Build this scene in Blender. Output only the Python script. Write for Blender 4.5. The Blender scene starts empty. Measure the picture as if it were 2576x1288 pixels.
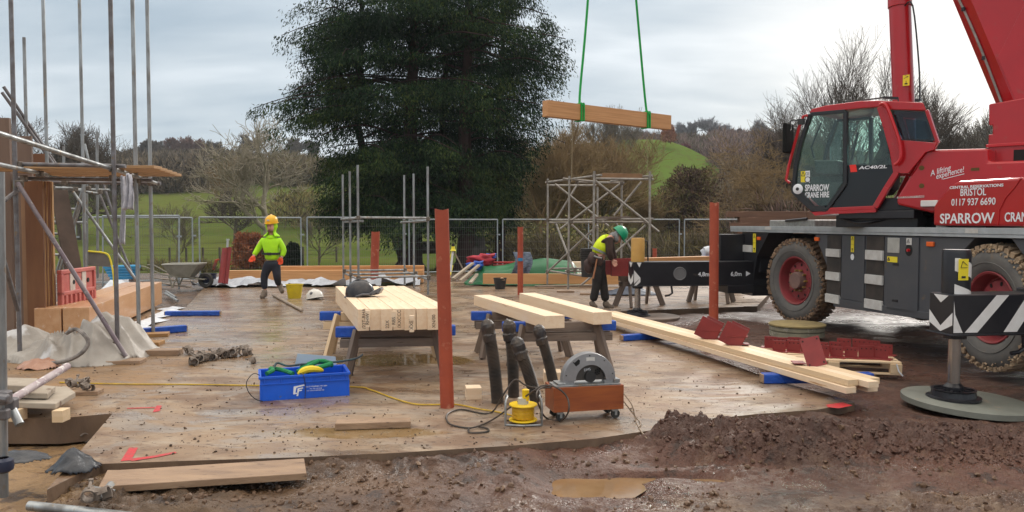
import bpy, bmesh, math, random
import numpy as np
from mathutils import Vector, Matrix, noise as mn
random.seed(7); rng = np.random.default_rng(11)
R = math.radians
SC = bpy.context.scene; COL = SC.collection
# ---------------------------------------------------------------- camera
CH = 1.65; FU = 1979.0; PT = math.atan(81/FU)
cam = bpy.data.cameras.new('camera'); camo = bpy.data.objects.new('camera', cam); COL.objects.link(camo)
cam.lens = 36*FU/2576; cam.sensor_width = 36; cam.clip_start = .1; cam.clip_end = 3000
camo.location = (0, 0, CH); camo.rotation_euler = (math.pi/2-PT, 0, 0); SC.camera = camo
# ---------------------------------------------------------------- light
SC.view_settings.view_transform = 'Standard'; SC.view_settings.look = 'None'; SC.view_settings.exposure = 0.2; SC.view_settings.gamma = 1
SUN_AZ = R(27); SUN_EL = R(24)
sd = Vector((math.sin(SUN_AZ)*math.cos(SUN_EL), math.cos(SUN_AZ)*math.cos(SUN_EL), math.sin(SUN_EL)))
sl = bpy.data.lights.new('sun', 'SUN'); sl.energy = 1.5; sl.angle = R(14); sl.color = (1, .95, .88)
so = bpy.data.objects.new('sun', sl); COL.objects.link(so); so.rotation_euler = sd.to_track_quat('Z', 'Y').to_euler(); so.location = (10, 10, 30)
W = bpy.data.worlds.new('World'); SC.world = W; W.use_nodes = True
nt = W.node_tree; nt.nodes.clear()
def wn(t, **k):
    n = nt.nodes.new(t)
    for a, b in k.items(): setattr(n, a, b)
    return n
def wl(a, b): nt.links.new(a, b)
def wmath(op, a, b=None, c=None):
    n = wn('ShaderNodeMath', operation=op)
    for i, x in enumerate((a, b, c)):
        if x is None: continue
        if isinstance(x, (int, float)): n.inputs[i].default_value = x
        else: wl(x, n.inputs[i])
    return n.outputs[0]
bg = wn('ShaderNodeBackground'); bg.inputs['Strength'].default_value = .1
out = wn('ShaderNodeOutputWorld'); wl(bg.outputs[0], out.inputs[0])
sky = wn('ShaderNodeTexSky', sky_type='NISHITA', sun_disc=False, sun_elevation=SUN_EL, sun_rotation=SUN_AZ)
tc = wn('ShaderNodeTexCoord'); sep = wn('ShaderNodeSeparateXYZ'); wl(tc.outputs['Generated'], sep.inputs[0])
zz = wmath('MAXIMUM', sep.outputs[2], 0.0)
den = wmath('ADD', zz, .22)
cx = wmath('DIVIDE', sep.outputs[0], den); cy = wmath('DIVIDE', sep.outputs[1], den)
cmb = wn('ShaderNodeCombineXYZ'); wl(cx, cmb.inputs[0]); wl(cy, cmb.inputs[1])
def wnoise(scale, detail, rough, off, sx=1, sy=1, dist=0):
    mp = wn('ShaderNodeMapping'); mp.inputs['Location'].default_value = off; mp.inputs['Scale'].default_value = (sx, sy, 1)
    mp.inputs['Rotation'].default_value = (0, 0, R(-12))
    wl(cmb.outputs[0], mp.inputs[0]); n = wn('ShaderNodeTexNoise'); n.inputs['Scale'].default_value = scale
    n.inputs['Detail'].default_value = detail; n.inputs['Roughness'].default_value = rough; n.inputs['Distortion'].default_value = dist
    wl(mp.outputs[0], n.inputs[0]); return n.outputs[0]
n1 = wnoise(1.1, 3, .5, (3.1, 1.7, 0), 1, 1.6, .25); n2 = wnoise(3.2, 4, .55, (0.3, 5.2, 0), .8, 2.0, .3)
cl = wmath('ADD', wmath('MULTIPLY', n1, .75), wmath('MULTIPLY', n2, .25))
mr = wn('ShaderNodeMapRange'); wl(cl, mr.inputs[0]); mr.inputs[1].default_value = .36; mr.inputs[2].default_value = .66
cr = wn('ShaderNodeValToRGB'); wl(mr.outputs[0], cr.inputs[0])
cr.color_ramp.elements[0].color = (.43, .525, .61, 1); cr.color_ramp.elements[1].color = (.80, .865, .92, 1)
e = cr.color_ramp.elements.new(.5); e.color = (.59, .67, .735, 1)
# glow round the veiled sun
GL = Vector((math.sin(R(29.5))*math.cos(R(9)), math.cos(R(29.5))*math.cos(R(9)), math.sin(R(9))))
dt = wn('ShaderNodeVectorMath', operation='DOT_PRODUCT'); wl(tc.outputs['Generated'], dt.inputs[0]); dt.inputs[1].default_value = GL
gl = wmath('POWER', wmath('MAXIMUM', dt.outputs['Value'], 0.0), 62.0)
gl2 = wmath('MULTIPLY', gl, wmath('ADD', mr.outputs[0], .75))
mxg = wn('ShaderNodeMix', data_type='RGBA'); mxg.clamp_factor = True; wl(gl2, mxg.inputs['Factor']); wl(cr.outputs[0], mxg.inputs['A']); mxg.inputs['B'].default_value = (1.0, 1.0, .98, 1)
# brighter towards the zenith, as under any overcast
zb = wmath('ADD', wmath('MULTIPLY', wmath('SMOOTH_MAX', wmath('SUBTRACT', sep.outputs[2], .27), 0.0, .1), 3.2), .93)
zf = wn('ShaderNodeMapRange'); wl(sep.outputs[2], zf.inputs[0]); zf.inputs[1].default_value = .30; zf.inputs[2].default_value = .60
mxz = wn('ShaderNodeMix', data_type='RGBA'); wl(zf.outputs[0], mxz.inputs['Factor']); wl(mxg.outputs['Result'], mxz.inputs['A']); mxz.inputs['B'].default_value = (.74, .69, .62, 1)
vs = wn('ShaderNodeVectorMath', operation='SCALE'); wl(mxz.outputs['Result'], vs.inputs[0]); wl(wmath('MULTIPLY', zb, 10.0), vs.inputs['Scale'])
mxs = wn('ShaderNodeMix', data_type='RGBA'); mxs.inputs['Factor'].default_value = .92; wl(sky.outputs[0], mxs.inputs['A']); wl(vs.outputs[0], mxs.inputs['B'])
wl(mxs.outputs['Result'], bg.inputs['Color'])
# ---------------------------------------------------------------- pixel helpers (units: photo enlarged to 2576 x 1288)
def ray(u, v):
    xc = (u-1288)/FU; yc = (644-v)/FU
    return Vector((xc, math.cos(PT)+yc*math.sin(PT), -math.sin(PT)+yc*math.cos(PT)))
def P(u, v, Y):
    d = ray(u, v); return Vector((0, 0, CH)) + d*(Y/d.y)
def G(u, v, z=0.0):
    d = ray(u, v); return Vector((0, 0, CH)) + d*((z-CH)/d.z)
# ---------------------------------------------------------------- materials
def lin(c):
    return tuple(((x/255)/12.92 if x/255 <= .04045 else ((x/255+.055)/1.055)**2.4) for x in c)
MATS = {}
def M(name, c1, c2=None, scale=4, rough=.6, metal=0, bump=0, bscale=None, st=(1, 1, 1), c3=None, s3=20, t3=.62, r2=None, spec=.5, coat=0, det=5, ramp=(.35, .65), obj=True, trans=0, ior=1.45, alpha=1, emit=None):
    if name in MATS: return MATS[name]
    m = bpy.data.materials.new(name); m.use_nodes = True; t = m.node_tree; b = t.nodes['Principled BSDF']
    A = t.nodes.new; L = t.links.new
    b.inputs['Roughness'].default_value = rough; b.inputs['Metallic'].default_value = metal; b.inputs['Specular IOR Level'].default_value = spec
    b.inputs['Coat Weight'].default_value = coat; b.inputs['Transmission Weight'].default_value = trans; b.inputs['IOR'].default_value = ior
    b.inputs['Alpha'].default_value = alpha
    c1 = (*c1, 1); b.inputs['Base Color'].default_value = c1
    if c2 or bump or c3:
        co = A('ShaderNodeTexCoord'); mp = A('ShaderNodeMapping'); mp.inputs['Scale'].default_value = st
        L(co.outputs['Object'], mp.inputs[0])
    def nz(s, d=det, dist=0):
        n = A('ShaderNodeTexNoise'); n.inputs['Scale'].default_value = s; n.inputs['Detail'].default_value = d; n.inputs['Roughness'].default_value = .6
        n.inputs['Distortion'].default_value = dist; L(mp.outputs[0], n.inputs[0]); return n
    col = None
    if c2:
        n = nz(scale); r = A('ShaderNodeMapRange'); r.inputs[1].default_value = ramp[0]; r.inputs[2].default_value = ramp[1]; L(n.outputs[0], r.inputs[0])
        mx = A('ShaderNodeMix'); mx.data_type = 'RGBA'; mx.inputs['A'].default_value = c1; mx.inputs['B'].default_value = (*c2, 1)
        L(r.outputs[0], mx.inputs['Factor']); col = mx.outputs['Result']
        if r2 is not None:
            rr = A('ShaderNodeMapRange'); rr.inputs[3].default_value = rough; rr.inputs[4].default_value = r2; L(r.outputs[0], rr.inputs[0]); L(rr.outputs[0], b.inputs['Roughness'])
    if c3:
        n = nz(s3, 4); r = A('ShaderNodeMapRange'); r.inputs[1].default_value = t3; r.inputs[2].default_value = t3+.08; L(n.outputs[0], r.inputs[0])
        mx = A('ShaderNodeMix'); mx.data_type = 'RGBA'; mx.inputs['B'].default_value = (*c3, 1)
        if col: L(col, mx.inputs['A'])
        else: mx.inputs['A'].default_value = c1
        L(r.outputs[0], mx.inputs['Factor']); col = mx.outputs['Result']
    if col: L(col, b.inputs['Base Color'])
    if bump:
        n = nz(bscale or scale*3, 6); bp = A('ShaderNodeBump'); bp.inputs['Strength'].default_value = min(1, bump); bp.inputs['Distance'].default_value = .02 if bump <= 1 else .05
        L(n.outputs[0], bp.inputs['Height']); L(bp.outputs[0], b.inputs['Normal'])
    if emit:
        b.inputs['Emission Color'].default_value = (*emit, 1); b.inputs['Emission Strength'].default_value = 1
    MATS[name] = m; return m
# ---------------------------------------------------------------- mesh building
class MB:
    def __init__(s): s.v = []; s.f = []; s.m = []; s.c = []
    def add(s, vs, fs, mi=0, T=None):
        o = len(s.v); s.c.append((o, len(s.f)))
        if T is not None: vs = [T @ Vector(p) for p in vs]
        s.v += [tuple(p) for p in vs]; s.f += [tuple(i+o for i in f) for f in fs]; s.m += [mi]*len(fs); return s
    def box(s, c, d, T=None, mi=0, tp=1.0):
        x, y, z = d[0]/2, d[1]/2, d[2]/2; c = Vector(c)
        vs = [c+Vector((a*x*(tp if e > 0 else 1), b*y*(tp if e > 0 else 1), e*z)) for e in (-1, 1) for a, b in ((-1, -1), (1, -1), (1, 1), (-1, 1))]
        return s.add(vs, [(3, 2, 1, 0), (4, 5, 6, 7), (0, 1, 5, 4), (1, 2, 6, 5), (2, 3, 7, 6), (3, 0, 4, 7)], mi, T)
    def b2(s, lo, hi, mi=0, T=None):
        return s.box([(a+b)/2 for a, b in zip(lo, hi)], [abs(b-a) for a, b in zip(lo, hi)], T, mi)
    def bar(s, p, q, w, h, mi=0, up=(0, 0, 1)):
        p = Vector(p); q = Vector(q); d = q-p; L = d.length; x = d.normalized(); y = Vector(up).cross(x)
        if y.length < 1e-4: y = Vector((0, 1, 0)).cross(x)
        y.normalize(); z = x.cross(y)
        T = Matrix((x, y, z)).transposed().to_4x4(); T.translation = (p+q)/2
        return s.box((0, 0, 0), (L, w, h), T, mi)
    def tube(s, pts, r, n=8, mi=0, cap=True, hollow=False):
        pts = [Vector(p) for p in pts]; k = len(pts); rr = r if isinstance(r, (list, tuple)) else [r]*k
        o = len(s.v); a = None; s.c.append((o, len(s.f)))
        for i, p in enumerate(pts):
            t = (pts[min(i+1, k-1)]-pts[max(i-1, 0)]).normalized()
            if a is None:
                a = Vector((0, 0, 1)).cross(t)
                if a.length < .05: a = Vector((1, 0, 0)).cross(t)
            a = (a-t*a.dot(t)).normalized(); b = t.cross(a)
            s.v += [tuple(p+(a*math.cos(6.28319*j/n)+b*math.sin(6.28319*j/n))*rr[i]) for j in range(n)]
        for i in range(k-1):
            for j in range(n):
                s.f.append((o+i*n+j, o+i*n+(j+1) % n, o+(i+1)*n+(j+1) % n, o+(i+1)*n+j)); s.m.append(mi)
        if cap and not hollow: s.f += [tuple(o+j for j in range(n))[::-1], tuple(o+(k-1)*n+j for j in range(n))]; s.m += [mi, mi]
        return s
    def lathe(s, prof, c=(0, 0, 0), n=24, mi=0, T=None, a0=0, a1=6.283185):
        o = len(s.v); s.c.append((o, len(s.f))); c = Vector(c); full = abs(a1-a0-6.283185) < 1e-3; m = n if full else n+1
        for r, z in prof:
            for j in range(m):
                a = a0+(a1-a0)*j/n; p = c+Vector((r*math.cos(a), r*math.sin(a), z)); s.v.append(tuple(T @ p) if T is not None else tuple(p))
        for i in range(len(prof)-1):
            for j in range(n): j2 = (j+1) % m; s.f.append((o+i*m+j, o+i*m+j2, o+(i+1)*m+j2, o+(i+1)*m+j)); s.m.append(mi)
        return s
    def prism(s, poly, h0, h1, T=None, mi=0, ax='z'):
        k = len(poly)
        mk = {'z': lambda a, b, h: (a, b, h), 'y': lambda a, b, h: (a, h, b), 'x': lambda a, b, h: (h, a, b)}[ax]
        vs = [mk(a, b, h0) for a, b in poly]+[mk(a, b, h1) for a, b in poly]
        fs = [tuple(range(k))[::-1], tuple(range(k, 2*k))]+[(i, (i+1) % k, k+(i+1) % k, k+i) for i in range(k)]
        return s.add(vs, fs, mi, T)
    def ball(s, c, r, sub=2, mi=0, sq=(1, 1, 1), jit=0, T=None):
        bm = bmesh.new(); bmesh.ops.create_icosphere(bm, subdivisions=sub, radius=1)
        vs = []
        for v in bm.verts:
            k = 1+jit*(mn.noise(v.co*1.7+Vector(c)*9.1)); vs.append(Vector(c)+Vector([v.co[i]*sq[i]*r*k for i in range(3)]))
        fs = [tuple(v.index for v in f.verts) for f in bm.faces]; bm.free(); return s.add(vs, fs, mi, T)
    def each(s, name, mats, parent=None, **k):
        """every piece an object of its own"""
        out = []
        for i, (v0, f0) in enumerate(s.c):
            v1, f1 = s.c[i+1] if i+1 < len(s.c) else (len(s.v), len(s.f))
            m = MB(); m.v = s.v[v0:v1]; m.f = [tuple(j-v0 for j in f) for f in s.f[f0:f1]]; m.m = s.m[f0:f1]; out.append(m.obj(name, mats, parent, **k))
        return out
    def obj(s, name, mats, parent=None, smooth=False, bev=0, world=False, label=None, fix=False, sub=0):
        me = bpy.data.meshes.new(name); off = Vector((0, 0, 0))
        if world and parent is not None: off = parent.location
        me.from_pydata([(v[0]-off[0], v[1]-off[1], v[2]-off[2]) for v in s.v] if world else s.v, [], s.f); me.update()
        mats = mats if isinstance(mats, (list, tuple)) else [mats]
        for m in mats: me.materials.append(m)
        if len(mats) > 1: me.polygons.foreach_set('material_index', s.m)
        o = bpy.data.objects.new(name, me); COL.objects.link(o)
        if parent is not None: o.parent = parent
        if fix:
            bm = bmesh.new(); bm.from_mesh(me); bmesh.ops.recalc_face_normals(bm, faces=bm.faces); bm.to_mesh(me); bm.free()
        if smooth:
            me.polygons.foreach_set('use_smooth', [True]*len(me.polygons))
            if smooth != 2:
                me.set_sharp_from_angle(angle=R(40))
        if bev:
            b = o.modifiers.new('bevel', 'BEVEL'); b.width = bev; b.segments = 2; b.limit_method = 'ANGLE'; b.angle_limit = R(40)
        if sub:
            b = o.modifiers.new('sub', 'SUBSURF'); b.levels = b.render_levels = sub
        if label: o['label'] = label
        return o
def tag(o, label, cat, group=None, kind='thing'):
    if label: o['label'] = label
    if cat: o['category'] = cat
    if group: o['group'] = group
    if kind: o['kind'] = kind
    return o
def thing(name, label, cat, loc=(0, 0, 0), rz=0, group=None):
    o = bpy.data.objects.new(name, None); COL.objects.link(o); o.location = loc; o.rotation_euler = (0, 0, rz); o.empty_display_size = .2
    return tag(o, label, cat, group)
def kids(o): return [c for c in COL.objects if c.parent == o]
def dup(o, loc, rz=0, label=None, scale=None, parent=None):
    c = o.copy(); COL.objects.link(c)
    if parent is not None: c.parent = parent
    else:
        c.location = loc; c.rotation_euler = (0, 0, rz)
        if scale: c.scale = scale if isinstance(scale, tuple) else (scale,)*3
        if label: c['label'] = label
    for k in kids(o): dup(k, None, parent=c)
    return c
def beam(name, p, q, w, h, mat, parent=None, bev=.004, label=None, roll=0):
    """squared timber of its own: local X runs along it, so the grain does too"""
    p = Vector(p); q = Vector(q); x = (q-p).normalized(); y = Vector((0, 0, 1)).cross(x).normalized(); z = x.cross(y)
    b = MB().box((0, 0, 0), ((q-p).length, w, h)); o = b.obj(name, mat, parent, bev=bev, label=label)
    T = Matrix((x, y, z)).transposed().to_4x4() @ Matrix.Rotation(roll, 4, 'X'); T.translation = (p+q)/2-(parent.location if parent is not None else Vector((0, 0, 0)))
    o.matrix_local = T; return o
def text(body, size, T, mat, parent, name='lettering', bold=.0, sx=1.0, shear=0, ext=.0015, align='LEFT', label=None, sp=1.0):
    cu = bpy.data.curves.new(name, 'FONT'); cu.body = body; cu.size = size; cu.offset = bold; cu.extrude = ext; cu.shear = shear; cu.align_x = align; cu.resolution_u = 3; cu.space_character = sp
    o = bpy.data.objects.new(name, cu); COL.objects.link(o); dg = bpy.context.evaluated_depsgraph_get(); dg.update()
    me = bpy.data.meshes.new_from_object(o.evaluated_get(dg)); bpy.data.objects.remove(o)
    me.transform(Matrix.Diagonal((sx, 1, 1, 1))); me.materials.clear(); me.materials.append(mat)
    n = bpy.data.objects.new(name, me); COL.objects.link(n); n.parent = parent; n.matrix_local = T
    if label: n['label'] = label
    return n
def frame(o, x, y):
    x = Vector(x).normalized(); y = Vector(y); y = (y-x*y.dot(x)).normalized(); z = x.cross(y)
    T = Matrix((x, y, z)).transposed().to_4x4(); T.translation = Vector(o); return T
def skin(name, verts, edges, rad, mat, parent=None, sub=2, world=False, root=0):
    me = bpy.data.meshes.new(name); off = parent.location if (world and parent is not None) else Vector((0, 0, 0))
    me.from_pydata([Vector(v)-off for v in verts], edges, []); me.materials.append(mat)
    o = bpy.data.objects.new(name, me); COL.objects.link(o)
    if parent is not None: o.parent = parent
    sm = o.modifiers.new('skin', 'SKIN'); sm.use_smooth_shade = True
    for i, r in enumerate(rad):
        r = r if isinstance(r, tuple) else (r, r); me.skin_vertices[0].data[i].radius = r
    me.skin_vertices[0].data[root].use_root = True
    s = o.modifiers.new('sub', 'SUBSURF'); s.levels = s.render_levels = sub
    return o
def catenary(p, q, sag, n=10):
    p = Vector(p); q = Vector(q); return [p.lerp(q, i/n)-Vector((0, 0, sag*4*(i/n)*(1-i/n))) for i in range(n+1)]
def spline(pts, n=8):
    pts = [Vector(p) for p in pts]; out = []
    for i in range(len(pts)-1):
        p0 = pts[max(i-1, 0)]; p1 = pts[i]; p2 = pts[i+1]; p3 = pts[min(i+2, len(pts)-1)]
        for k in range(n):
            t = k/n; out.append(.5*((2*p1)+(p2-p0)*t+(2*p0-5*p1+4*p2-p3)*t*t+(3*p1-p0-3*p2+p3)*t**3))
    return out+[pts[-1]]
# ---------------------------------------------------------------- common materials
STEEL = M('galvanised_tube', (.36, .38, .39), (.2, .2, .2), 9, .42, .75, r2=.6, st=(1, 1, .3), c3=(.26, .2, .14), s3=14, t3=.6)
STEELD = M('dull_tube', (.2, .2, .215), (.13, .115, .115), 7, .5, .6, r2=.65, c3=(.2, .15, .11), s3=12, t3=.6)
STEELP = M('purple_stained_tube', (.13, .095, .115), (.2, .17, .18), 6, .55, .4, c3=(.3, .28, .27), s3=18, t3=.6)
RUST = M('rusty_coupler', (.1, .075, .055), (.2, .18, .16), 30, .7, .5)
BLACK = M('black_plastic', (.015, .015, .017), (.03, .03, .03), 8, .45)
RUBBER = M('black_rubber', (.02, .02, .02), (.05, .045, .04), 10, .7)
REDOX = M('red_oxide_paint', (.36, .068, .030), (.28, .05, .024), 3, .5, c3=(.46, .17, .10), s3=6, t3=.60, r2=.62, bump=.15, bscale=40)
REDSTEEL = M('dark_red_primer', (.25, .032, .030), (.19, .024, .024), 5, .5, c3=(.25, .07, .06), s3=22, t3=.66)
PINE = M('fresh_spruce', (.76, .61, .45), (.70, .52, .35), 2.2, .62, st=(.6, 9, 9), c3=(.42, .22, .10), s3=3.2, t3=.655, bump=.06, bscale=30)
PINEY = M('yellow_pine', (.66, .50, .33), (.60, .44, .27), 2.2, .6, st=(.6, 9, 9), c3=(.33, .16, .07), s3=2.4, t3=.68)
GLULAM = M('orange_glulam', (.56, .29, .12), (.44, .21, .08), 2.5, .5, st=(.5, 8, 14), c3=(.24, .1, .04), s3=2.2, t3=.7)
OLDWOOD = M('grey_old_timber', (.13, .10, .085), (.2, .155, .125), 3, .75, st=(.7, 8, 8), c3=(.07, .045, .035), s3=3, t3=.6, bump=.3, bscale=30)
TANWOOD = M('tan_muddy_board', (.33, .22, .14), (.23, .145, .09), 3, .6, st=(.8, 4, 4), c3=(.11, .065, .04), s3=9, t3=.6, bump=.25, bscale=24, r2=.4)
BLUEWRAP = M('blue_wrap', (.01, .055, .33), (.015, .09, .45), 9, .35, bump=.5, bscale=18)
WHITEPL = M('white_polythene', (.66, .69, .74), (.55, .58, .63), 3, .4, bump=.5, bscale=6)
WHITE = M('white_paint', (.72, .72, .72), (.62, .61, .6), 6, .45)
# ================================================================ SETTING
def vnoise(x, y, seed=0):
    """smooth value noise for whole arrays"""
    xi = np.floor(x).astype(np.int64); yi = np.floor(y).astype(np.int64); xf = x-xi; yf = y-yi
    def h(a, b):
        n = (a*374761393+b*668265263+seed*974711) & 0x7fffffff; n = ((n ^ (n >> 13))*1274126177) & 0x7fffffff
        return ((n ^ (n >> 16)) & 0xffff)/65535.0
    u = xf*xf*(3-2*xf); w = yf*yf*(3-2*yf)
    return (h(xi, yi)*(1-u)+h(xi+1, yi)*u)*(1-w)+(h(xi, yi+1)*(1-u)+h(xi+1, yi+1)*u)*w*1.0
def fbm(x, y, o=4, seed=0, g=.5):
    s = 0; a = 1; t = 0
    for k in range(o): s = s+a*(vnoise(x*2**k+k*17.3, y*2**k+k*7.7, seed+k)-.5); t += a; a *= g
    return s/t*2
def base_z(X, Y):
    """valley and hills: the same function places trees"""
    X = np.asarray(X, float); Y = np.asarray(Y, float)
    z = np.interp(Y, [0, 30, 45, 62, 85, 110, 150, 210, 300, 340, 600, 1200], [-.35, -.35, -.7, -.9, .1, 2.0, 7.2, 14.8, 26.2, 27.5, 24, 10])
    t = X/np.maximum(Y, 1)
    z = z+10.2*np.exp(-((X-30)/np.where(X < 30, 45, 24))**2-((Y-165)/42)**2)
    z = z+np.clip((Y-170)/130, 0, 1)*np.interp(t, [-.6, -.45, -.25, 0, .12, .3, .45, .7], [-3, -1, 0, 3, 6.5, 4.5, 3, 1])
    z = z-np.clip((Y-90)/60, 0, 1)*np.exp(-((t-.30)/.07)**2)*4*np.exp(-((Y-150)/70)**2)
    return z+.25*fbm(X/14, Y/14, 3, 5)*np.clip((Y-30)/30, 0, 1)
def gz(x, y): return float(base_z(x, y))
def grid(xs, ys, zf):
    X, Y = np.meshgrid(xs, ys); Z = zf(X, Y); n = len(xs); m = len(ys)
    v = np.stack([X, Y, Z], -1).reshape(-1, 3); i = np.arange(n*m).reshape(m, n)
    f = np.stack([i[:-1, :-1], i[:-1, 1:], i[1:, 1:], i[1:, :-1]], -1).reshape(-1, 4); return v, f
def fastmesh(name, v, f, mats, smooth=True, mi=None, parent=None):
    me = bpy.data.meshes.new(name); v = np.asarray(v, np.float32); f = np.asarray(f, np.int32); k = f.shape[1]
    me.vertices.add(len(v)); me.vertices.foreach_set('co', v.ravel()); me.loops.add(f.size); me.loops.foreach_set('vertex_index', f.ravel())
    me.polygons.add(len(f)); me.polygons.foreach_set('loop_start', np.arange(0, f.size, k, dtype=np.int32)); me.polygons.foreach_set('loop_total', np.full(len(f), k, np.int32))
    for m in (mats if isinstance(mats, (list, tuple)) else [mats]): me.materials.append(m)
    if mi is not None: me.polygons.foreach_set('material_index', np.asarray(mi, np.int32))
    me.polygons.foreach_set('use_smooth', np.full(len(f), bool(smooth))); me.update(); me.validate()
    o = bpy.data.objects.new(name, me); COL.objects.link(o)
    if parent is not None: o.parent = parent
    return o
# --- node helper for the ground sheets
def nodemat(name):
    m = bpy.data.materials.new(name); m.use_nodes = True; t = m.node_tree; b = t.nodes['Principled BSDF']
    co = t.nodes.new('ShaderNodeTexCoord')
    class N: pass
    n = N(); n.m = m; n.t = t; n.b = b
    def noise_(s, d=5, st=(1, 1, 1), rough=.6, dist=0):
        mp = t.nodes.new('ShaderNodeMapping'); mp.inputs['Scale'].default_value = st; t.links.new(co.outputs['Object'], mp.inputs[0])
        x = t.nodes.new('ShaderNodeTexNoise'); x.inputs['Scale'].default_value = s; x.inputs['Detail'].default_value = d; x.inputs['Roughness'].default_value = rough; x.inputs['Distortion'].default_value = dist
        t.links.new(mp.outputs[0], x.inputs[0]); return x.outputs[0]
    def rng_(x, a, b_, c=0, d=1):
        r = t.nodes.new('ShaderNodeMapRange'); r.interpolation_type = 'SMOOTHSTEP'
        for i, q in ((1, a), (2, b_), (3, c), (4, d)): r.inputs[i].default_value = q
        t.links.new(x, r.inputs[0]); return r.outputs[0]
    def mix_(f, a, b_):
        x = t.nodes.new('ShaderNodeMix'); x.data_type = 'RGBA'
        for k, q in (('Factor', f), ('A', a), ('B', b_)):
            if isinstance(q, tuple): x.inputs[k].default_value = (*q, 1)
            elif isinstance(q, (int, float)): x.inputs[k].default_value = q
            else: t.links.new(q, x.inputs[k])
        return x.outputs['Result']
    def math_(op, a, b_=None):
        x = t.nodes.new('ShaderNodeMath'); x.operation = op
        for i, q in enumerate((a, b_)):
            if q is None: continue
            if isinstance(q, (int, float)): x.inputs[i].default_value = q
            else: t.links.new(q, x.inputs[i])
        return x.outputs[0]
    def xyz():
        x = t.nodes.new('ShaderNodeSeparateXYZ'); t.links.new(co.outputs['Object'], x.inputs[0]); return x.outputs
    def bump_(h, s, dist, prev=None):
        x = t.nodes.new('ShaderNodeBump'); x.inputs['Strength'].default_value = s if isinstance(s, (int, float)) else 1
        if not isinstance(s, (int, float)): t.links.new(s, x.inputs['Strength'])
        x.inputs['Distance'].default_value = dist; t.links.new(h, x.inputs['Height'])
        if prev is not None: t.links.new(prev, x.inputs['Normal'])
        return x.outputs[0]
    n.noise = noise_; n.rng = rng_; n.mix = mix_; n.math = math_; n.xyz = xyz; n.bump = bump_
    n.link = lambda a, k: t.links.new(a, b.inputs[k]); return n
# --- the concrete slab, outlined on the ground
slab_px = [(519, 717), (1000, 711), (1400, 706), (1960, 712), (1905, 770), (1560, 783), (1640, 838), (1800, 903), (1960, 960), (2120, 1003), (2150, 1012), (2060, 1030), (1900, 1042), (1700, 1062), (1640, 1082), (1500, 1103), (1300, 1120), (1000, 1139), (760, 1150), (470, 1159), (250, 1167), (118, 1232), (283, 1040), (150, 1052), (-60, 1052), (-400, 1000), (-300, 860), (60, 800), (300, 770), (440, 775), (470, 771)]
SL = [G(*p) for p in slab_px]
SLA = np.array([(p.x, p.y) for p in SL])
def inpoly(X, Y, poly):
    c = np.zeros(X.shape, bool); k = len(poly)
    for i in range(k):
        x1, y1 = poly[i]; x2, y2 = poly[i-1]
        with np.errstate(divide='ignore', invalid='ignore'): c ^= ((y1 > Y) != (y2 > Y)) & (X < (x2-x1)*(Y-y1)/(y2-y1+1e-12)+x1)
    return c
def dpoly(X, Y, poly):
    d = np.full(X.shape, 1e9); k = len(poly)
    for i in range(k):
        a = poly[i-1]; b = poly[i]; ab = b-a; t = np.clip(((X-a[0])*ab[0]+(Y-a[1])*ab[1])/(ab @ ab+1e-12), 0, 1)
        d = np.minimum(d, np.hypot(X-a[0]-t*ab[0], Y-a[1]-t*ab[1]))
    return d
n = nodemat('wet_muddy_concrete'); x, y, z = n.xyz()
big = n.noise(.55, 4, (1, 1.7, 1), .55, .4); mid = n.noise(2.2, 6, (1, 1.5, 1), .65, .5); fine = n.noise(28, 5); streak = n.noise(3.4, 5, (.5, 2.2, 1), .6)
sm1 = n.noise(1.15, 6, (1, 2.1, 1), .68, .7); sm2 = n.noise(.75, 5, (1.2, 2.4, 1), .62, .9)
sandm = n.math('MULTIPLY', n.rng(n.math('ADD', x, n.math('MULTIPLY', mid, 2.6)), -1.9, -3.1), n.rng(n.math('ADD', y, n.math('MULTIPLY', big, 1.4)), 11.6, 9.2))
colr = n.mix(n.rng(big, .40, .60), (.145, .080, .040), (.235, .152, .088))
colr = n.mix(n.rng(mid, .42, .72), colr, (.31, .235, .165))
colr = n.mix(n.math('MULTIPLY', n.rng(sm2, .50, .60), .55), colr, (.26, .225, .19)); colr = n.mix(n.math('MULTIPLY', n.rng(sm1, .52, .62), .65), colr, (.10, .054, .03))
colr = n.mix(n.math('MULTIPLY', sandm, .85), colr, n.mix(n.rng(mid, .35, .65), (.25, .135, .048), (.16, .088, .036)))
reds = n.math('MULTIPLY', n.rng(streak, .5, .66), n.rng(x, -1, 2.5)); colr = n.mix(n.math('MULTIPLY', reds, .55), colr, (.19, .10, .07))
colr = n.mix(n.rng(fine, .60, .72), colr, (.095, .062, .045))
crumb = n.noise(9, 6, (.8, 1.5, 1), .7); colr = n.mix(n.math('MULTIPLY', n.rng(crumb, .575, .63), .8), colr, (.085, .05, .032))
n.link(colr, 'Base Color')
far = n.rng(y, 8.0, 16.0)
wet = n.math('ADD', n.rng(n.noise(.9, 4, (1, 1.9, 1), .55, .8), .46, .60), n.math('MULTIPLY', far, .55))
wet = n.math('MULTIPLY', n.math('MINIMUM', wet, 1.0), n.math('SUBTRACT', 1.0, n.math('MULTIPLY', sandm, .75)))
pc_ = G(880, 1089)
ell = n.math('ADD', n.math('POWER', n.math('DIVIDE', n.math('SUBTRACT', x, pc_.x), .82), 2.0), n.math('POWER', n.math('DIVIDE', n.math('SUBTRACT', y, pc_.y), .17), 2.0)); pm = n.rng(n.math('ADD', ell, n.math('MULTIPLY', mid, 1.4)), 1.9, 1.25)
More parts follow.
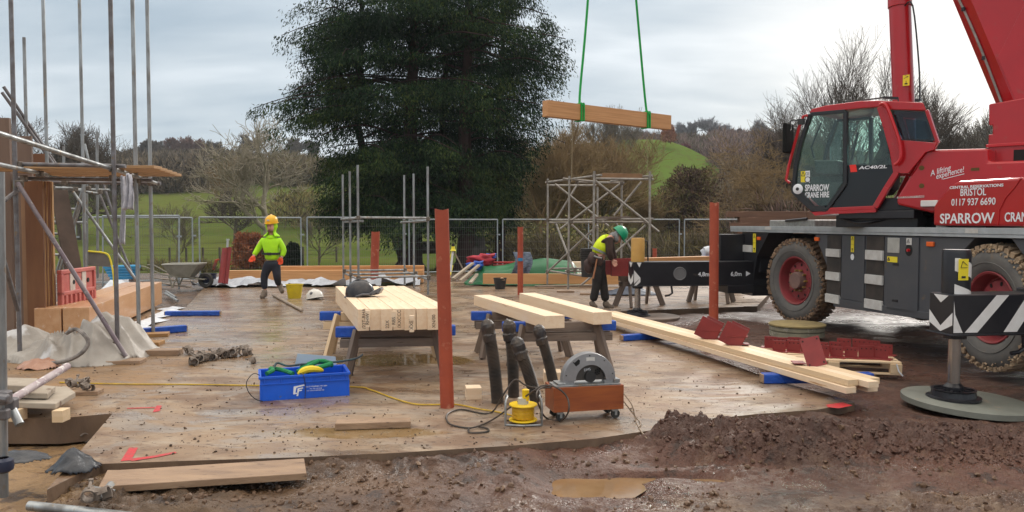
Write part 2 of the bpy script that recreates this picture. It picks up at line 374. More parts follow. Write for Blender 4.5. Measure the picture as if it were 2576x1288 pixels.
pc2 = G(1000, 905); ell2 = n.math('ADD', n.math('POWER', n.math('DIVIDE', n.math('SUBTRACT', x, pc2.x), 1.0), 2.0), n.math('POWER', n.math('DIVIDE', n.math('SUBTRACT', y, pc2.y), .5), 2.0)); pm = n.math('MAXIMUM', pm, n.rng(n.math('ADD', ell2, n.math('MULTIPLY', mid, 1.8)), 2.1, 1.4))
lf = n.math('MULTIPLY', n.rng(x, -.8, -2.6), n.rng(y, 8.2, 10.5)); wet = n.math('MULTIPLY', wet, n.math('ADD', .62, n.math('MULTIPLY', lf, .9)))
wet = n.math('MINIMUM', 1.0, n.math('ADD', wet, n.math('MULTIPLY', n.rng(sm2, .50, .58), .55)))
rg = n.math('MAXIMUM', n.math('SUBTRACT', .66, n.math('MULTIPLY', wet, .42)), .24); rg = n.math('MULTIPLY', rg, n.math('SUBTRACT', 1.0, n.math('MULTIPLY', pm, .93)))
colr = n.mix(n.math('MULTIPLY', pm, .5), colr, (.27, .18, .075)); n.link(colr, 'Base Color'); rg = n.math('ADD', rg, n.math('MULTIPLY', n.rng(crumb, .60, .68), .3)); n.link(rg, 'Roughness')
b1 = n.bump(mid, n.math('MULTIPLY', n.math('SUBTRACT', .5, n.math('MULTIPLY', wet, .35)), n.math('SUBTRACT', 1.0, pm)), .02); b2 = n.bump(fine, n.math('MULTIPLY', n.math('SUBTRACT', .6, n.math('MULTIPLY', wet, .4)), n.math('SUBTRACT', 1.0, pm)), .006, b1)
b3 = n.bump(n.rng(crumb, .58, .72), .6, .012, b2); n.link(b3, 'Normal'); SLABM = n.m; n.b.inputs['Specular IOR Level'].default_value = .75
EDGE = M('slab_edge_concrete', (.10, .065, .045), (.17, .11, .07), 3, .6, bump=.5, bscale=18, st=(1, 1, .4))
mb = MB(); mb.prism([(p.x, p.y) for p in SL], -.22, 0); s_ = mb.obj('concrete_slab', [SLABM], fix=True); s_['kind'] = 'structure'
s_.data.materials.append(EDGE)
for pl in s_.data.polygons:
    if abs(pl.normal.z) < .5: pl.material_index = 1
# --- mud sheet
def lump(X, Y, u, v, r, h, ry=None, zz=0):
    c = G(u, v, zz); ry = ry or r; return h*np.exp(-((X-c.x)/r)**2-((Y-c.y)/ry)**2)
def mud_z(X, Y):
    d = dpoly(X, Y, SLA); ins = inpoly(X, Y, SLA)
    z = np.full(X.shape, -.10)
    near = np.clip((8.5-Y)/1.5, 0, 1)
    w_ = fbm(X*2, Y*2, 2, 77)*.35; rgh = fbm(X*1.1, Y*1.1, 3, 3)*.06+np.abs(fbm((X+w_)*4.0, (Y-w_)*7, 5, 9, .62))*.12*near*np.clip(.55+fbm(X*.9, Y*1.2, 2, 81)*1.6, .1, 1.3)+(.5-np.abs(fbm(X*12, Y*15, 3, 21, .6)))*.05*near*np.clip(.6+fbm(X*1.3, Y*1.8, 2, 83)*1.8, .15, 1.4)-.012*near
    z = z+rgh
    # dug heap of dark earth in front of the slab's right half
    h = lump(X, Y, 2240, 1085, 1.15, .10, .42)+lump(X, Y, 1900, 1098, .75, .13, .30)+lump(X, Y, 2540, 1110, .7, .06, .4)+lump(X, Y, 1720, 1075, .3, .08, .2)
    hc = np.clip(h/.08, 0, 1); z = z+h+hc*(np.abs(fbm(X*7, Y*9, 5, 31, .65))*.17+fbm(X*20, Y*20, 2, 37)*.03-.02)
    z = z-lump(X, Y, 1850, 1135, .8, .07, .12)
    # heaps at the left front, the trench beside the slab and the pit
    z = z+lump(X, Y, 1000, 1230, .5, .09, .25)+lump(X, Y, 600, 1262, .9, .05, .22)+lump(X, Y, 1330, 1180, .55, .05, .2)+lump(X, Y, 1620, 1170, .35, .05, .13)
    z = z+(.045+.05*fbm(X*2.3, Y*2.3, 3, 51))*np.exp(-(d/.22)**2)*near*np.clip((X+2.6)/.4, 0, 1)
    # wheel ruts running off to the right
    rut = np.sin((Y-4.55-.12*np.sin(X*1.3)-.06*X)*9)*.035*np.clip((X-1.0)/1, 0, 1)*np.clip((5.6-Y)/.5, 0, 1); z = z+rut
    pit = inpoly(X, Y, PIT); dp = dpoly(X, Y, PIT); z = np.where(pit, -.24+.03*fbm(X*1.5, Y*1.5, 2, 4)-.02*fbm(X*6, Y*6, 2, 41)*0, z)
    pd = G(1505, 1232, -.13); q = np.exp(-((X-pd.x)/.40)**4-((Y-pd.y)/.24)**4); z = z*(1-q)+q*(-.16+.02*fbm(X*5, Y*5, 2, 91))
    pd = G(1700, 1206, -.11); q = np.exp(-((X-pd.x)/.42)**4-((Y-pd.y)/.06)**4); z = z*(1-q)+q*(-.14)
    for (pu, pv_, pr_) in ((4.42, 7.6, .72),): q = np.clip(1.6-np.hypot(X-pu, Y-pv_)/pr_*1.3, 0, 1); z = z*(1-q)+q*np.minimum(z, -.15)
    far = np.clip((Y-24)/6, 0, 1); z = z*(1-far)+far*(-.3)
    out = np.clip((np.abs(X)-14)/8, 0, 1); z = z*(1-out)+out*(-.33)
    z = np.where(ins & (d > .012), np.minimum(z, -.12), z)
    z = np.where(ins & (dp < .2), -.27, z)
    return z
PIT = np.array([tuple(G(u, v, 0).xy) for u, v in [(283, 1040), (150, 1052), (-300, 1052), (-300, 1250), (90, 1250)]])
xs = np.concatenate([np.linspace(-30, -9, 16)[:-1], np.linspace(-9, -4.4, 47)[:-1], np.linspace(-4.4, 5.4, 500)[:-1], np.linspace(5.4, 9, 37)[:-1], np.linspace(9, 30, 16)])
ys = np.concatenate([np.linspace(1.5, 3.6, 8)[:-1], np.linspace(3.6, 8.0, 300)[:-1], np.linspace(8.0, 14, 100)[:-1], np.linspace(14, 31, 60)])
v, f = grid(xs, ys, mud_z); MGX, MGY, MGZ = xs, ys, v[:, 2].reshape(len(ys), len(xs)).copy()
n = nodemat('churned_mud'); x, y, z = n.xyz()
big = n.noise(.7, 4, (1, 1, 1), .55, .5); mid = n.noise(4.5, 7, (1, 1, 1), .68); fine = n.noise(26, 6, (1, 1, 1), .7)
leftm = n.rng(n.math('ADD', x, n.math('MULTIPLY', big, 2.4)), 1.6, -.9)
colr = n.mix(n.rng(big, .38, .62), (.110, .042, .024), (.070, .029, .017))
colr = n.mix(leftm, colr, n.mix(n.rng(big, .4, .6), (.145, .082, .036), (.09, .05, .023)))
sand = n.math('MULTIPLY', n.rng(x, -2.3, -3.3), n.rng(y, 14, 9)); colr = n.mix(sand, colr, (.30, .18, .08))
colr = n.mix(n.math('MULTIPLY', n.rng(mid, .5, .7), .6), colr, (.16, .09, .052))
colr = n.mix(n.math('MULTIPLY', n.rng(mid, .47, .36), .85), colr, (.03, .014, .009))  # hollows of the bump go near black: shade between clods painted in
tk = n.math('MULTIPLY', n.rng(n.math('ADD', y, n.math('MULTIPLY', big, .8)), 5.6, 5.1), n.rng(n.math('ADD', x, n.math('MULTIPLY', mid, .8)), .9, 1.7)); colr = n.mix(n.math('MULTIPLY', tk, .7), colr, n.mix(n.rng(mid, .42, .6), (.09, .048, .028), (.20, .135, .085)))
hp = n.math('MULTIPLY', n.rng(z, -.03, .06), n.rng(y, 9.5, 8)); colr = n.mix(n.math('MULTIPLY', hp, .6), colr, (.085, .038, .026))
colr = n.mix(n.math('MULTIPLY', n.rng(y, 9, 13), .35), colr, (.075, .04, .03))
n.link(colr, 'Base Color')
wet = n.rng(n.noise(1.5, 5, (.8, 1.5, 1), .6, .4), .42, .58); low = n.rng(z, .0, -.09, .35, 1); wet = n.math('MULTIPLY', wet, low)
n.link(n.math('SUBTRACT', .6, n.math('MULTIPLY', wet, .42)), 'Roughness')
b1 = n.bump(mid, 1.0, .07); b2 = n.bump(fine, 1.0, .022, b1); n.link(b2, 'Normal'); MUDM = n.m; n.b.inputs['Specular IOR Level'].default_value = .6
o = fastmesh('muddy_ground', v, f, MUDM); o['kind'] = 'structure'
# --- fields and hills
xs = np.concatenate([np.linspace(-500, -120, 20)[:-1], np.linspace(-120, 120, 121)[:-1], np.linspace(120, 500, 20)]); ys = np.concatenate([np.linspace(-60, 31, 8)[:-1], np.linspace(31, 120, 60)[:-1], np.linspace(120, 360, 90)[:-1], np.linspace(360, 1200, 12)])
def fz(X, Y): return np.where(Y < 30.5, -.42, base_z(X, Y))
v, f = grid(xs, ys, fz)
n = nodemat('pasture'); x, y, z = n.xyz()
a = n.noise(.05, 5, (1, 1, 1), .6); b_ = n.noise(.9, 6, (1, .6, 1), .7); c_ = n.noise(8, 4)
colr = n.mix(n.rng(a, .38, .62), (.060, .085, .020), (.095, .115, .030)); bright = n.math('MULTIPLY', n.rng(x, 8, 18), n.rng(y, 95, 125)); bright = n.math('MULTIPLY', bright, n.rng(y, 240, 205))
colr = n.mix(bright, colr, (.085, .130, .026)); colr = n.mix(n.math('MULTIPLY', n.rng(b_, .46, .66), .7), colr, (.085, .075, .03)); colr = n.mix(n.math('MULTIPLY', n.rng(c_, .5, .7), .35), colr, (.045, .085, .01))
wood = n.rng(n.math('ADD', y, n.math('MULTIPLY', b_, 10)), 205, 215); wood = n.math('MULTIPLY', wood, n.rng(x, -75, -35)); colr = n.mix(wood, colr, (.10, .075, .045))
nearm = n.rng(n.math('ADD', y, n.math('MULTIPLY', b_, 3)), 35.5, 33.5); colr = n.mix(nearm, colr, (.11, .075, .04))
n.link(colr, 'Base Color'); n.b.inputs['Roughness'].default_value = 1; n.b.inputs['Specular IOR Level'].default_value = 0; n.link(n.bump(b_, .6, .1), 'Normal')
o = fastmesh('field', v, f, n.m); o['kind'] = 'structure'
# --- puddles
PUD = M('muddy_water', (.25, .155, .08), (.20, .12, .06), 5, .06, bump=.03, bscale=4, spec=.6)
def puddle(pts, z, seed):
    c0 = sum((Vector(p) for p in pts), Vector((0, 0, 0)))/len(pts); pts = [c0+(Vector(p)-c0)*1.3 for p in pts]
    c = sum((Vector(p) for p in pts), Vector((0, 0, 0)))/len(pts); q = spline([*pts, pts[0]], 6)[:-1]; m = MB()
    m.v = [(p.x+.012*mn.noise(p*9+Vector((seed, 0, 0))), p.y+.012*mn.noise(p*9), z) for p in q]; m.f = [tuple(range(len(q)))]; m.m = [0]
    o = m.obj('puddle', PUD, fix=False); o['kind'] = 'structure'
    if o.data.polygons[0].normal.z < 0: o.data.flip_normals()
puddle([G(u, v, -.14) for u, v in [(1395, 1215), (1440, 1203), (1520, 1203), (1610, 1212), (1585, 1245), (1520, 1268), (1440, 1262), (1400, 1240)]], -.118, 1)
puddle([G(u, v, -.12) for u, v in [(1590, 1196), (1690, 1190), (1840, 1206), (1760, 1222), (1640, 1222)]], -.122, 2)
# --- loose crumbs of earth: past counting
def clods(name, count, pick, smin, smax, mat, sq=.7):
    base = MB().ball((0, 0, 0), 1, 1); V0 = np.array(base.v); F0 = np.array(base.f); vs = []; fs = []; k = 0
    for i in range(count):
        p = pick()
        if p is None: continue
        s = smin*(smax/smin)**(random.random()**2.6); A = rng.normal(size=(3, 3)); q, _ = np.linalg.qr(A)
        w = V0*(1+.35*rng.normal(size=(len(V0), 1))*.6)*np.array([s*random.uniform(.7, 1.4), s, s*sq]); w = w @ q
        vs.append(w+np.array([p[0], p[1], p[2]+s*.25])); fs.append(F0+k*len(V0)); k += 1
    o = fastmesh(name, np.concatenate(vs), np.concatenate(fs), mat, smooth=False); o['kind'] = 'stuff'; return o
def mz1(x_, y_):
    i = min(max(np.searchsorted(MGX, x_), 1), len(MGX)-1); j = min(max(np.searchsorted(MGY, y_), 1), len(MGY)-1)
    return float((MGZ[j, i]+MGZ[j-1, i]+MGZ[j, i-1]+MGZ[j-1, i-1])/4)
def inside(x_, y_, poly):
    c = False; k = len(poly)
    for i in range(k):
        x1, y1 = poly[i]; x2, y2 = poly[i-1]
        if (y1 > y_) != (y2 > y_) and x_ < (x2-x1)*(y_-y1)/(y2-y1)+x1: c = not c
    return c
SLL = [tuple(q) for q in SLA]; PTL = [tuple(q) for q in PIT]
def pick_slab():
    u = random.uniform(0, 2200); v = 563+random.uniform(230, 585) if random.random() < .8 else random.uniform(720, 900); p = G(u, v)
    if random.random() > .35+.65*(mn.noise(Vector((p.x*.9, p.y*.9, 3)))+.3): return None
    return (p.x, p.y, 0) if inside(p.x, p.y, SLL) else None
CRUMB = M('earth_crumbs', (.05, .03, .018), (.10, .06, .036), 3, .6)
clods('earth_crumbs', 7500, pick_slab, .0025, .014, CRUMB, .5)
CLM = M('mud_clod', (.085, .045, .026), (.15, .088, .05), 2.5, .55, bump=.4, bscale=30)
CLR = M('dark_clod', (.055, .024, .016), (.10, .046, .030), 3, .5, bump=.4, bscale=30)
CX = []
def pick_mud():
    u = random.uniform(150, 2560); v = random.uniform(1085, 1300); p = G(u, v, -.08); m = mn.noise(Vector((p.x*1.3, p.y*2.2, 7)))
    w = 1.0 if (u < 1150 and v > 1185) else (.5+m)
    if random.random() > w*.8 or inside(p.x, p.y, SLL) or inside(p.x, p.y, PTL): return None
    z_ = mz1(p.x, p.y)
    return None if z_ < -.125 else (p.x, p.y, z_)
clods('mud_clods', 5200, pick_mud, .0035, .026, CLM)
def pick_heap():
    p = G(random.uniform(1650, 2576), random.uniform(1050, 1150), 0)
    if inside(p.x, p.y, SLL): return None
    z_ = mz1(p.x, p.y)
    return (p.x, p.y, z_) if z_ > -.06 else None
clods('dark_earth_clods', 5200, pick_heap, .0035, .026, CLR)
# ================================================================ MOBILE CRANE
CRED = M('crane_red_paint', (.42, .008, .013), (.35, .007, .011), 1.5, .28, coat=.4, c3=(.34, .03, .025), s3=7, t3=.63)
CREDB = M('crane_red_trim', (.45, .010, .016), None, rough=.3, coat=.3)
CGREY = M('chassis_grey_paint', (.055, .06, .072), (.07, .072, .08), 2, .45, c3=(.12, .09, .07), s3=5, t3=.66)
CBLK = M('chassis_black_paint', (.012, .012, .016), (.02, .02, .024), 3, .32, c3=(.08, .06, .05), s3=4, t3=.68)
CDARK = M('dark_recess', (.008, .008, .008), None, rough=.8)
ALU = M('ribbed_aluminium', (.42, .45, .48), (.33, .36, .38), 5, .4, .3)
PADW = M('step_plate_white', (.55, .55, .54), (.44, .43, .41), 8, .5)
YEL = M('warning_yellow', (.75, .62, .03), None, rough=.45)
ORG = M('orange_lens', (.7, .12, .02), None, rough=.25)
CHROME = M('chromed_rod', (.45, .42, .39), (.33, .29, .26), 4, .25, .85, st=(1, 1, .3))
TYRE = M('tyre_sidewall', (.085, .083, .082), (.13, .122, .112), 4, .75, c3=(.16, .12, .09), s3=6, t3=.64, bump=.15, bscale=20)
TREAD = M('mud_caked_tread', (.29, .19, .115), (.13, .08, .055), 9, .85, bump=1, bscale=26)
TREADL = M('pale_mud_tread', (.42, .31, .20), (.26, .18, .12), 9, .85, bump=1, bscale=26)
RIM = M('dusty_red_rim', (.26, .03, .04), (.20, .035, .035), 7, .6, c3=(.27, .13, .10), s3=12, t3=.62)
HUB = M('mud_covered_hub', (.20, .12, .10), (.15, .09, .08), 8, .8, bump=.2)
def glassmat(name, tint, refl=.06):
    m = bpy.data.materials.new(name); m.use_nodes = True; t = m.node_tree; t.nodes.clear(); A = t.nodes.new
    tr = A('ShaderNodeBsdfTransparent'); tr.inputs[0].default_value = (*tint, 1); g = A('ShaderNodeBsdfGlossy'); g.inputs['Roughness'].default_value = .03
    f = A('ShaderNodeFresnel'); f.inputs[0].default_value = 1.5; mx = A('ShaderNodeMixShader'); o = A('ShaderNodeOutputMaterial')
    t.links.new(f.outputs[0], mx.inputs[0]); t.links.new(tr.outputs[0], mx.inputs[1]); t.links.new(g.outputs[0], mx.inputs[2]); t.links.new(mx.outputs[0], o.inputs[0]); return m
GLASS = glassmat('green_tinted_glass', (.88, 1, .96)); GLASSB = glassmat('smoked_blue_glass', (.40, .52, .60)); GLASSD = glassmat('dark_lower_glass', (.05, .07, .08))
LET = M('white_lettering', (.72, .74, .78), None, rough=.5)
crane = thing('mobile_crane', 'red and dark grey two axle mobile crane standing on its outriggers beside the slab', 'crane', (5.27, 8.7, 0), math.atan2(4.5, -.59))
CO = Vector((5.27, 8.7)); CA = Vector((-.59, 4.5)).normalized(); CN = Vector((-CA.y, CA.x))
SO_ = Vector((6.36, 11.2)); SA = Vector((-1, 1)).normalized(); SN = Vector((-SA.y, SA.x))
def onplane(u, v, c, O, ax, nn):
    d = ray(u, v); k = (c+O.dot(nn))/(d.x*nn.x+d.y*nn.y); p = Vector((d.x*k, d.y*k))-O; return (p.dot(ax), CH+d.z*k)
def CP(u, v, c=0): return onplane(u, v, c, CO, CA, CN)
def SP(u, v, c=1.3): return onplane(u, v, c, SO_, SA, SN)
def Z(x, y): return ((2840+x*.4037)/1.4907, (340+y*.4037)/1.4907)
def ZS(pts, c=1.3): return [SP(*Z(*p), c) for p in pts]
def ZC(pts, c=0): return [CP(*Z(*p), c) for p in pts]
# chassis
m = MB(); m.b2((-2.6, -2.0, .62), (6.75, -.75, 1.46)); m.b2((5.9, -2.6, .75), (6.7, -.1, 1.4)); m.b2((-.6, -2.3, .45), (.6, -.4, .9)); m.b2((3.9, -2.3, .45), (5.1, -.4, .9))
m.b2((1.0, -2.5, .62), (3.2, -.45, 1.46)); m.obj('chassis_frame', CBLK, crane, bev=.01)
deck = MB().b2((-2.7, -2.72, 1.5), (7.02, -.03, 1.575)).obj('deck', M('deck_plate', (.10, .10, .105), (.16, .15, .14), 4, .6), crane, bev=.004)
m = MB(); m.b2((-2.7, -.028, 1.535), (7.04, .01, 1.605)); m.b2((-2.7, -.028, 1.497), (7.04, .004, 1.531)); m.b2((-2.7, -.027, 1.53), (7.03, -.002, 1.536)); m.b2((7.021, -2.72, 1.5), (7.045, -.03, 1.6)); m.obj('deck_edge', ALU, deck, bev=.003)
m = MB(); m.b2((5.25, .0102, 1.545), (5.5, .0118, 1.595)); m.b2((.15, .0102, 1.545), (.36, .0118, 1.595)); m.each('reflector', PADW, deck)
m = MB()
for a0, a1, w in ((4.0, 5.6, .5), (.85, 1.06, .12)): m.b2((a0, -.65, 1.576), (a1, -.12, 1.576+.14 if w > .3 else 1.80))
m.each('checker_plate', M('checker_plate', (.40, .40, .39), (.27, .26, .25), 22, .4, .5), deck, bev=.02)
m = MB(); m.tube([(2.3, -.2, 1.58), (2.3, -.2, 1.62), (2.7, -.2, 1.62), (2.7, -.2, 1.58)], .012); m.tube([(4.2, -.1, 1.73), (4.9, -.09, 1.70)], .022); m.each('handle', CBLK, deck)
# side lockers with wheel arches
sk = [(3.81, 1.49), (3.42, .98), (3.21, .80), (3.18, .52), (1.03, .52), (.88, .64), (.70, 1.0), (.56, 1.24), (.24, 1.49)]
side = MB().prism(sk, -.55, -.03, ax='y').obj('side_locker', CGREY, crane, bev=.008, fix=True)
MB().prism([(3.2, .40), (1.0, .46), (.96, .55), (3.2, .53)], -.56, -.012, ax='y').obj('side_rail', CGREY, side, bev=.006, fix=True)
m = MB()
for lo, hi in ((3.42, 3.03), (2.37, 1.96)): m.b2((hi, -.034, .56), (lo, -.022, 1.478))
m.each('step_recess', M('step_recess_black', (.02, .018, .017), (.05, .04, .035), 4, .7), side)
m = MB()
for lo, hi, zs in ((3.42, 3.03, ((1.27, 1.15), (.92, .795), (.58, .45))), (2.37, 1.96, ((1.285, 1.15), (.945, .815), (.60, .47)))):
    for a, b in zs: m.b2((hi, -.03, b), (lo, .004, a))
m.each('step_plate', PADW, side, bev=.004)
def door(name, a0, a1, z0, z1, par): 
    d = MB().b2((a0, -.03, z0), (a1, -.012, z1)).obj(name, CGREY, par, bev=.004); return d
d = door('locker_door', 1.87, 1.22, .50, 1.475, side); m = MB(); m.b2((1.62, -.012, 1.10), (1.74, -.006, 1.13)); m.b2((1.62, -.012, .62), (1.74, -.006, .65)); m.each('handle', CBLK, d)
door('locker_door', 2.98, 2.41, .54, 1.475, side)
MB().b2((1.60, -.0119, 1.265), (1.86, -.004, 1.465)).obj('control_box', M('box_lid', (.42, .42, .40), (.30, .3, .28), 6, .5), side, bev=.004)
m = MB(); m.lathe([(.0, .03), (.02, .03), (.02, 0)], T=frame((1.40, -.0119, 1.31), (1, 0, 0), (0, 0, 1)) @ Matrix.Scale(-1, 4, (0, 0, 1)), n=12); m.obj('red_button', CREDB, side)
m = MB(); m.lathe([(.0, .001), (.075, .001), (.075, 0)], T=frame((1.41, -.0117, 1.31), (1, 0, 0), (0, 0, -1)), n=20); m.obj('button_recess', CDARK, side)
def sticker(par, a0, a1, z0, z1, mat=YEL, y=-.0095, ink=True):
    s = MB().b2((a0, y-.002, z0), (a1, y, z1)).obj('warning_sticker', mat, par); w = abs(a1-a0); h = abs(z1-z0); m = MB(); c = (a0+a1)/2
    r = min(w, h)*.36; tz = max(z0, z1)-r*1.25 if h > w else (z0+z1)/2; tx = c if h > w else max(a0, a1)-r*1.3
    for q in range(3):
        A = [(math.cos(1.5708+2.0944*(q+k))*r+tx, math.sin(1.5708+2.0944*(q+k))*r+tz-.1*r) for k in (0, 1)]
        m.bar((A[0][0], y+.001, A[0][1]), (A[1][0], y+.001, A[1][1]), .0022, w*.05)
    m.box((tx, y+.001, tz-.1*r), (r*.18, .0022, r*.6))
    if h > w*1.4: m.box((c, y+.001, (z0+z1)/2), (w*.96, .002, w*.04)); m.box((c, y+.001, min(z0, z1)+h*.2), (w*.45, .002, h*.06)); m.box((c, y+.001, min(z0, z1)+h*.14), (w*.12, .002, h*.2))
    m.obj('pictogram', BLACK, s); return s
sticker(side, 2.66, 2.74, 1.24, 1.47, y=-.006); sticker(side, 1.86, 1.64, 1.14, 1.215, y=-.006); sticker(side, 1.46, 1.35, 1.38, 1.468, mat=PADW, y=-.006)
m = MB(); m.lathe([(0, .003), (.045, .003), (.045, 0)], T=frame((2.70, -.009, 1.17), (1, 0, 0), (0, 0, -1)), n=18); m.obj('hook_sign', LET, side)
for a, z_ in ((1.0, 1.40), (3.72, 1.41)): MB().box((a, -.018, z_), (.13, .03, .06)).obj('side_marker_lamp', ORG, side, bev=.008)
# far-end skirt
sk = [(6.56, 1.49), (6.56, .29), (6.05, .30), (6.02, .62), (5.88, 1.05), (5.42, 1.49)]
fs = MB().prism(sk, -.5, -.03, ax='y').obj('end_skirt', CBLK, crane, bev=.006, fix=True)
m = MB()
for a, b in ((1.245, 1.115), (.865, .725), (.455, .32)): m.b2((6.07, -.03, b), (6.535, .003, a))
m.each('step_plate', PADW, fs, bev=.004)
sticker(fs, 5.93, 6.05, 1.12, 1.47, y=-.02); MB().box((5.8, -.018, 1.38), (.13, .03, .06)).obj('side_marker_lamp', ORG, fs, bev=.008)
# near-end arch and skirt
MB().prism([(-.30, 1.49), (-.85, .95), (-.95, .5), (-2.6, .5), (-2.6, 1.49)], -.5, -.03, ax='y').obj('end_skirt', CGREY, crane, bev=.006, fix=True)
# wheels
def wheel(x, y, z, steer, far=False, tread=TREAD):
    w = thing_part('wheel', crane, (x, y, z), steer)
    T = Matrix.Rotation(math.pi/2, 4, 'X')  # lathe axis -> -Y
    Tm = Matrix.Rotation(-math.pi/2, 4, 'X')
    H = .20
    m = MB(); m.lathe([(.395, H*.55), (.41, H*.80), (.47, H*.98), (.56, H*1.0), (.60, H*.97), (.645, H*.86), (.66, H*.80)], n=72, T=Tm); m.lathe([(.66, -H*.8), (.56, -H), (.41, -H*.8)], n=48, T=Tm)
    m.lathe([(.497, H*.995), (.500, H*1.03), (.506, H*1.03), (.509, H*.995)], n=72, T=Tm)
    m.obj('tyre', TYRE, w, smooth=True)
    m = MB(); k = 46; random.seed(int(x*10)+3)
    m.lathe([(.655, H*.82), (.665, H*.7), (.672, 0), (.665, -H*.7), (.655, -H*.82)], n=96, T=Tm)
    for i in range(k):
        a = 6.28319*i/k
        for s_, tw in ((1, .35), (-1, -.35)):
            R_ = Tm @ Matrix.Rotation(a+(.07 if s_ < 0 else 0), 4, 'Z') @ Matrix.Translation((.682, 0, s_*H*.52)) @ Matrix.Rotation(tw, 4, 'X')
            m.box((0, 0, 0), (.045+.012*random.random(), .052, H*.78), R_)
    if not far:
        for i in range(420):
            a = random.uniform(0, 6.283); h = random.uniform(-H, H*.93); r = .70-.05*(abs(h)/H)**3+random.uniform(-.012, .008)
            m.ball(Tm @ Vector((r*math.cos(a), r*math.sin(a), h)), random.uniform(.008, .026), 1, sq=(1, 1, 1), jit=.8)
        for i in range(260):
            a = random.uniform(0, 6.283); r = random.uniform(.615, .70); m.ball(Tm @ Vector((r*math.cos(a), r*math.sin(a), H*(.97-.0*(r-.62)))), random.uniform(.008, .02), 1, jit=.8, sq=(1, .6, 1))
    m.obj('tread', tread, w, smooth=False)
    m = MB(); m.lathe([(.405, H*.82), (.395, H*.86), (.375, H*.80), (.36, H*.55), (.345, H*.05), (.33, H*.0), (.30, H*.22), (.16, H*.30), (.15, H*.25), (.15, H*.1)], n=64, T=Tm); m.obj('rim', RIM, w, smooth=True)
    m = MB()
    for i in range(10):
        a = 6.28319*(i+.3)/10; T2 = Tm @ Matrix.Translation((.265*math.cos(a), .265*math.sin(a), H*.262)) @ Matrix.Rotation(a, 4, 'Z'); m.lathe([(0, .006), (.020, .006), (.020, 0)], n=12, T=T2 @ Matrix.Diagonal((1.25, .85, 1, 1)))
    m.each('vent_hole', CDARK, w)
    m = MB()
    for i in range(10):
        a = 6.28319*i/10; m.lathe([(0, .07), (.014, .07), (.018, .05), (.018, 0)], n=6, T=Tm @ Matrix.Translation((.175*math.cos(a), .175*math.sin(a), H*.25)))
    m.each('wheel_nut', M('yellow_nut_marker', (.35, .22, .03), (.2, .12, .08), 20, .6), w)
    m = MB(); m.lathe([(.15, H*.2), (.145, H*.75), (.13, H*.85), (.0, H*.87)], n=32, T=Tm); m.obj('hub', HUB, w, smooth=True); return w
def thing_part(name, par, loc, rz):
    m = MB(); m.lathe([(.02, -.14), (.09, -.14), (.09, .06), (.02, .06)], n=20, T=Matrix.Rotation(-math.pi/2, 4, 'X')); o = m.obj(name, CBLK, par); o.location = loc; o.rotation_euler = (0, 0, rz); return o
w1 = wheel(4.5, -.20, .70, R(12)); w2 = wheel(0, -.20, .72, R(-2), tread=TREADL)
wheel(4.5, -2.5, .70, math.pi+R(10), True); wheel(0, -2.5, .72, math.pi, True)
# engine / lower cab housing at the near end of the deck
pts = ZC([(1620, 1255), (1622, 1080), (1660, 1020), (1720, 950), (1780, 880), (1815, 855), (1860, 838), (2420, 805)])
prof = [(a, z) for a, z in pts]+[(-2.6, 2.14), (-2.6, 1.61)]
m = MB(); m.prism([(a, max(z, 1.608)) for a, z in prof], -2.3, -.015, ax='y'); hood = m.obj('engine_housing', CRED, crane, bev=.03, fix=True)
def sidetext(body, px0, px1, hpx, par, plane, y, mat=LET, bold=.012, name='lettering', shear=0, ext=.0012):
    """lettering that runs from one measured point to another on a side face"""
    f = {'C': lambda p: CP(*Z(*p), y), 'S': lambda p: SP(*Z(*p), y)}[plane]
    a, z_ = f(px0); a1, z1 = f(px1); _, zt = f((px0[0], px0[1]-hpx)); h = zt-z_
    T = frame((a, y+.003, z_), (a1-a, 0, z1-z_), (0, 0, 1)); o = text(body, h/.70, Matrix.Identity(4), mat, par, name, bold*h*1.2, 1, shear, ext)
    vs = [v.co.x for v in o.data.vertices]; w = max(vs)-min(vs); L = math.hypot(a1-a, z1-z_)
    o.data.transform(Matrix.Diagonal((L/w, 1, 1, 1))); o.matrix_local = T @ Matrix.Translation((0, 0, 0)); return o
sidetext('CENTRAL RESERVATIONS', (1787, 913), (2287, 889), 24, hood, 'C', 0-.015+.001, bold=.03)
sidetext('BRISTOL', (1885, 978), (2122, 970), 66, hood, 'C', -.014)
sidetext('0117 937 6690', (1803, 1068), (2213, 1058), 62, hood, 'C', -.014)
sidetext('SPARROW', (1696, 1232), (2202, 1228), 88, hood, 'C', -.014, bold=.02)
sidetext('CRANE HIRE', (2297, 1216), (2760, 1212), 84, hood, 'C', -.014, bold=.02)
m = MB(); m.tube([(x_, -.013, z_) for x_, z_ in ZC([(2226, 1250), (2240, 1110), (2300, 990), (2380, 900), (2440, 810)])], .008, 6); m.obj('panel_seam', CREDB, hood)
# ---- superstructure: its own frame turned 45 degrees left
sup_ang = math.atan2(SA.y, SA.x)-math.atan2(CA.y, CA.x); off = SO_-CO
TS = Matrix.Translation((off.dot(CA), off.dot(CN), 0)) @ Matrix.Rotation(sup_ang, 4, 'Z')
def sup(m, name, mat, **k):
    par = k.pop('par', None); o = m.obj(name, mat, par or crane, **k)
    if par is None: o.matrix_local = TS
    return o
m = MB(); m.lathe([(0, 1.58), (.75, 1.58), (.75, 1.74), (.62, 1.76), (.62, 1.82), (0, 1.82)], n=40); turn = sup(m, 'slew_ring', CBLK, smooth=True)
m = MB(); m.b2((-2.2, -1.2, 1.83), (1.0, 1.2, 2.0)); m.b2((.2, .9, 1.72), (1.2, 1.25, 1.83)); sup(m, 'turntable', CBLK, bev=.01)
body = ZS([(1290, 1040), (1300, 985), (1480, 690), (1545, 580), (1580, 556), (1640, 547), (2140, 535), (2150, 660)], 1.25)
